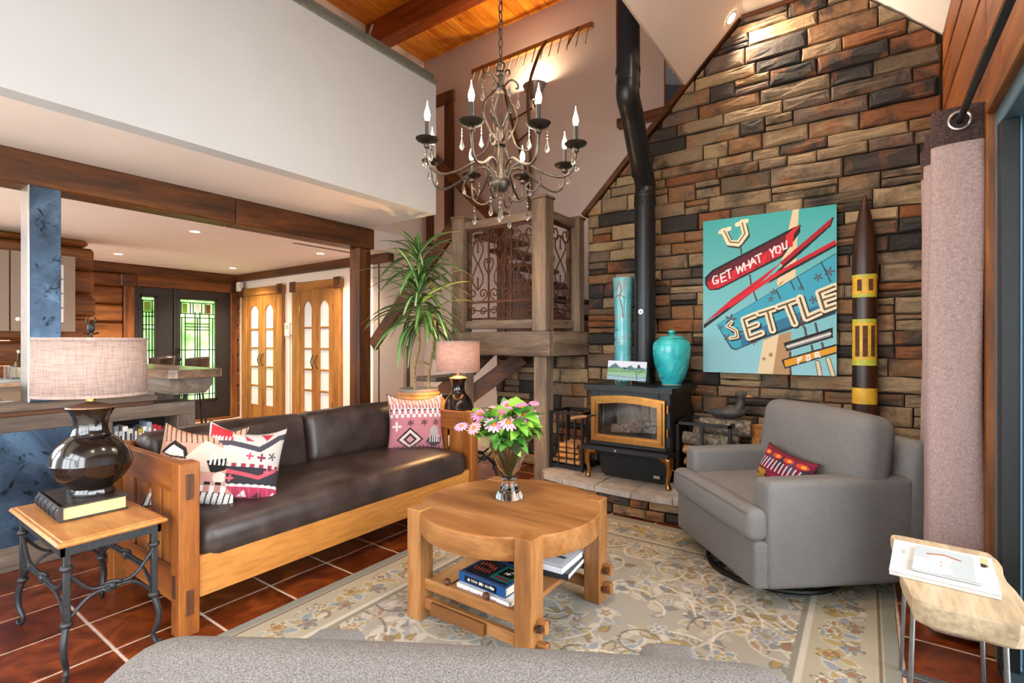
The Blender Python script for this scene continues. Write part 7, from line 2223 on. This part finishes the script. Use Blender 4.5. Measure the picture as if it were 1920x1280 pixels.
B().box((-0.2, -0.06, 0.0), (0.2, 0.10, 0.012), 0.004).box((-0.2, 0.09, 0.0), (0.2, 0.10, 0.05), 0.003).box((-0.2, -0.06, 0.0), (-0.19, 0.10, 0.04), 0.003).box((0.19, -0.06, 0.0), (0.2, 0.10, 0.04), 0.003).obj('pan_body', BLACKIRON, pn_)
# back counter with bottles, upper cabinets
cb = thing('back_counter', 'kitchen back counter with reflective top below the wall cabinets', 'counter', (-6.9, 0.6, 0))
B().box((-0.29, -1.15, 0.87), (0.3, 1.25, 0.91), 0.005).obj('worktop', plain('glossy_top', '#a88f78', 0.12, noise=0.1), cb)
B().box((-0.29, -1.15, 0.0), (0.27, 1.24, 0.87)).obj('cabinet_body', MATS['taupe_cabinet'], cb)
TC = MATS['taupe_cabinet']
KN = plain('white_knob', '#e8e2d8', 0.3)
for k, (ya, yb_, nm) in enumerate(((0.60, 1.215, 'taupe wall cabinet with glass door at the left edge'), (1.22, 1.72, 'taupe wall cabinet with glass door beside the steel column'))):
    t = thing('wall_cabinet', nm, 'cabinet', (-7.19, ya, 1.40), 0, 'kitchen wall cabinets')
    w = yb_ - ya
    B().box((0, 0, 0), (0.30, w, 0.80), 0.003).obj('body', TC, t)
    d = B().box((0.302, 0.004, 0.004), (0.322, 0.10, 0.796), 0.003).box((0.302, w - 0.10, 0.004), (0.322, w - 0.004, 0.796), 0.003).box((0.302, 0.10, 0.004), (0.322, w - 0.10, 0.10), 0.003).box((0.302, 0.10, 0.70), (0.322, w - 0.10, 0.796), 0.003).obj('door', TC, t)
    B().box((0.304, 0.10, 0.10), (0.312, w - 0.10, 0.70)).obj('pane', FROST, d)
    B().sphere((0.345, 0.05, 0.12), 0.022, 12, 8).cyl((0.32, 0.05, 0.12), (0.34, 0.05, 0.12), 0.008, 8).obj('knob', KN, d)
    for zz in (0.25, 0.4, 0.55): B().box((0.311, 0.10, zz - 0.008), (0.318, w - 0.10, zz + 0.008)).obj('glazing_bar', TC, d)
bg = [glass('green_bottle', (0.45, 0.62, 0.4, 1), 0.05), glass('amber_bottle', (0.9, 0.7, 0.5, 1), 0.05), glass('clear_bottle', (0.95, 0.95, 0.95, 1), 0.05)]
for k, (x, y, h, r, m, lab) in enumerate(((-6.82, 1.27, 0.30, 0.045, 0, 'tall dark green bottle on the back counter'), (-6.78, 1.42, 0.24, 0.05, 1, 'amber decanter beside the steel column on the back counter'), (-6.75, 1.18, 0.15, 0.035, 2, 'short clear tumbler at the left edge of the back counter'), (-6.70, 1.31, 0.16, 0.05, 1, 'squat amber bottle in front of the green bottle'))):
    t = thing('bottle', lab, 'bottle', (x, y, 0.9125), 0, 'bottles on the kitchen counter')
    if k == 2:
        B().lathe([(0.001, 0), (r, 0), (r * 1.1, h), (r, h), (r * 0.9, 0.01), (0.001, 0.01)], (0, 0, 0), 18).obj('glass', bg[m], t)
    else:
        B().lathe([(0.001, 0), (r, 0), (r, h * 0.55), (r * 0.8, h * 0.66), (r * 0.35, h * 0.75), (r * 0.35, h * 0.93), (0.001, h * 0.93)], (0, 0, 0), 18).obj('glass', bg[m], t)
        B().cyl((0, 0, h * 0.93), (0, 0, h), r * 0.4, 10).obj('stopper', STEEL, t)
        B().lathe([(r * 1.01, h * 0.12), (r * 1.01, h * 0.45)], (0, 0, 0), 18, cap=False).obj('bottle_label', plain('bottle_label', '#d8cdb4', 0.7), t)
tr = thing('bottle_tray', 'low wire tray rail around the bottles on the counter', 'tray', (-6.78, 1.3, 0.91))
B().box((-0.16, -0.2, 0.0), (0.16, 0.2, 0.002)).box((0.155, -0.2, 0.0), (0.16, 0.2, 0.03)).box((-0.16, -0.2, 0.0), (-0.155, 0.2, 0.03)).obj('tray_base', STEEL, tr)
# thermostat, motion sensor
th = thing('thermostat', 'white wall thermostat between the two pairs of closet doors', 'thermostat', (-7.36, YK + 0.03, 1.40))
B().box((-0.09, -0.045, -0.02), (0.05, 0, 0.19), 0.008).box((0.055, -0.03, 0.0), (0.12, 0, 0.17), 0.004).obj('housing', plain('white_plastic', '#ded8cc', 0.5), th)
B().box((-0.07, -0.047, 0.09), (0.02, -0.044, 0.16)).obj('screen', plain('lcd_green', '#a9b39a', 0.3), th)
B().box((-0.02, -0.012, -1.28), (0.005, 0, -0.02), 0.002).obj('cable_cover', CREAM, th)
ms = thing('motion_sensor', 'small white motion sensor high in the hall corner', 'sensor', (-8.72, YK - 0.07, 2.15))
B().box((-0.06, -0.03, 0), (0.05, 0.04, 0.16), 0.012).obj('housing', MATS['white_plastic'], ms)
B().box((-0.045, -0.034, 0.02), (0.035, -0.029, 0.07), 0.002).obj('lens', plain('sensor_lens', '#cfcac2', 0.3), ms)
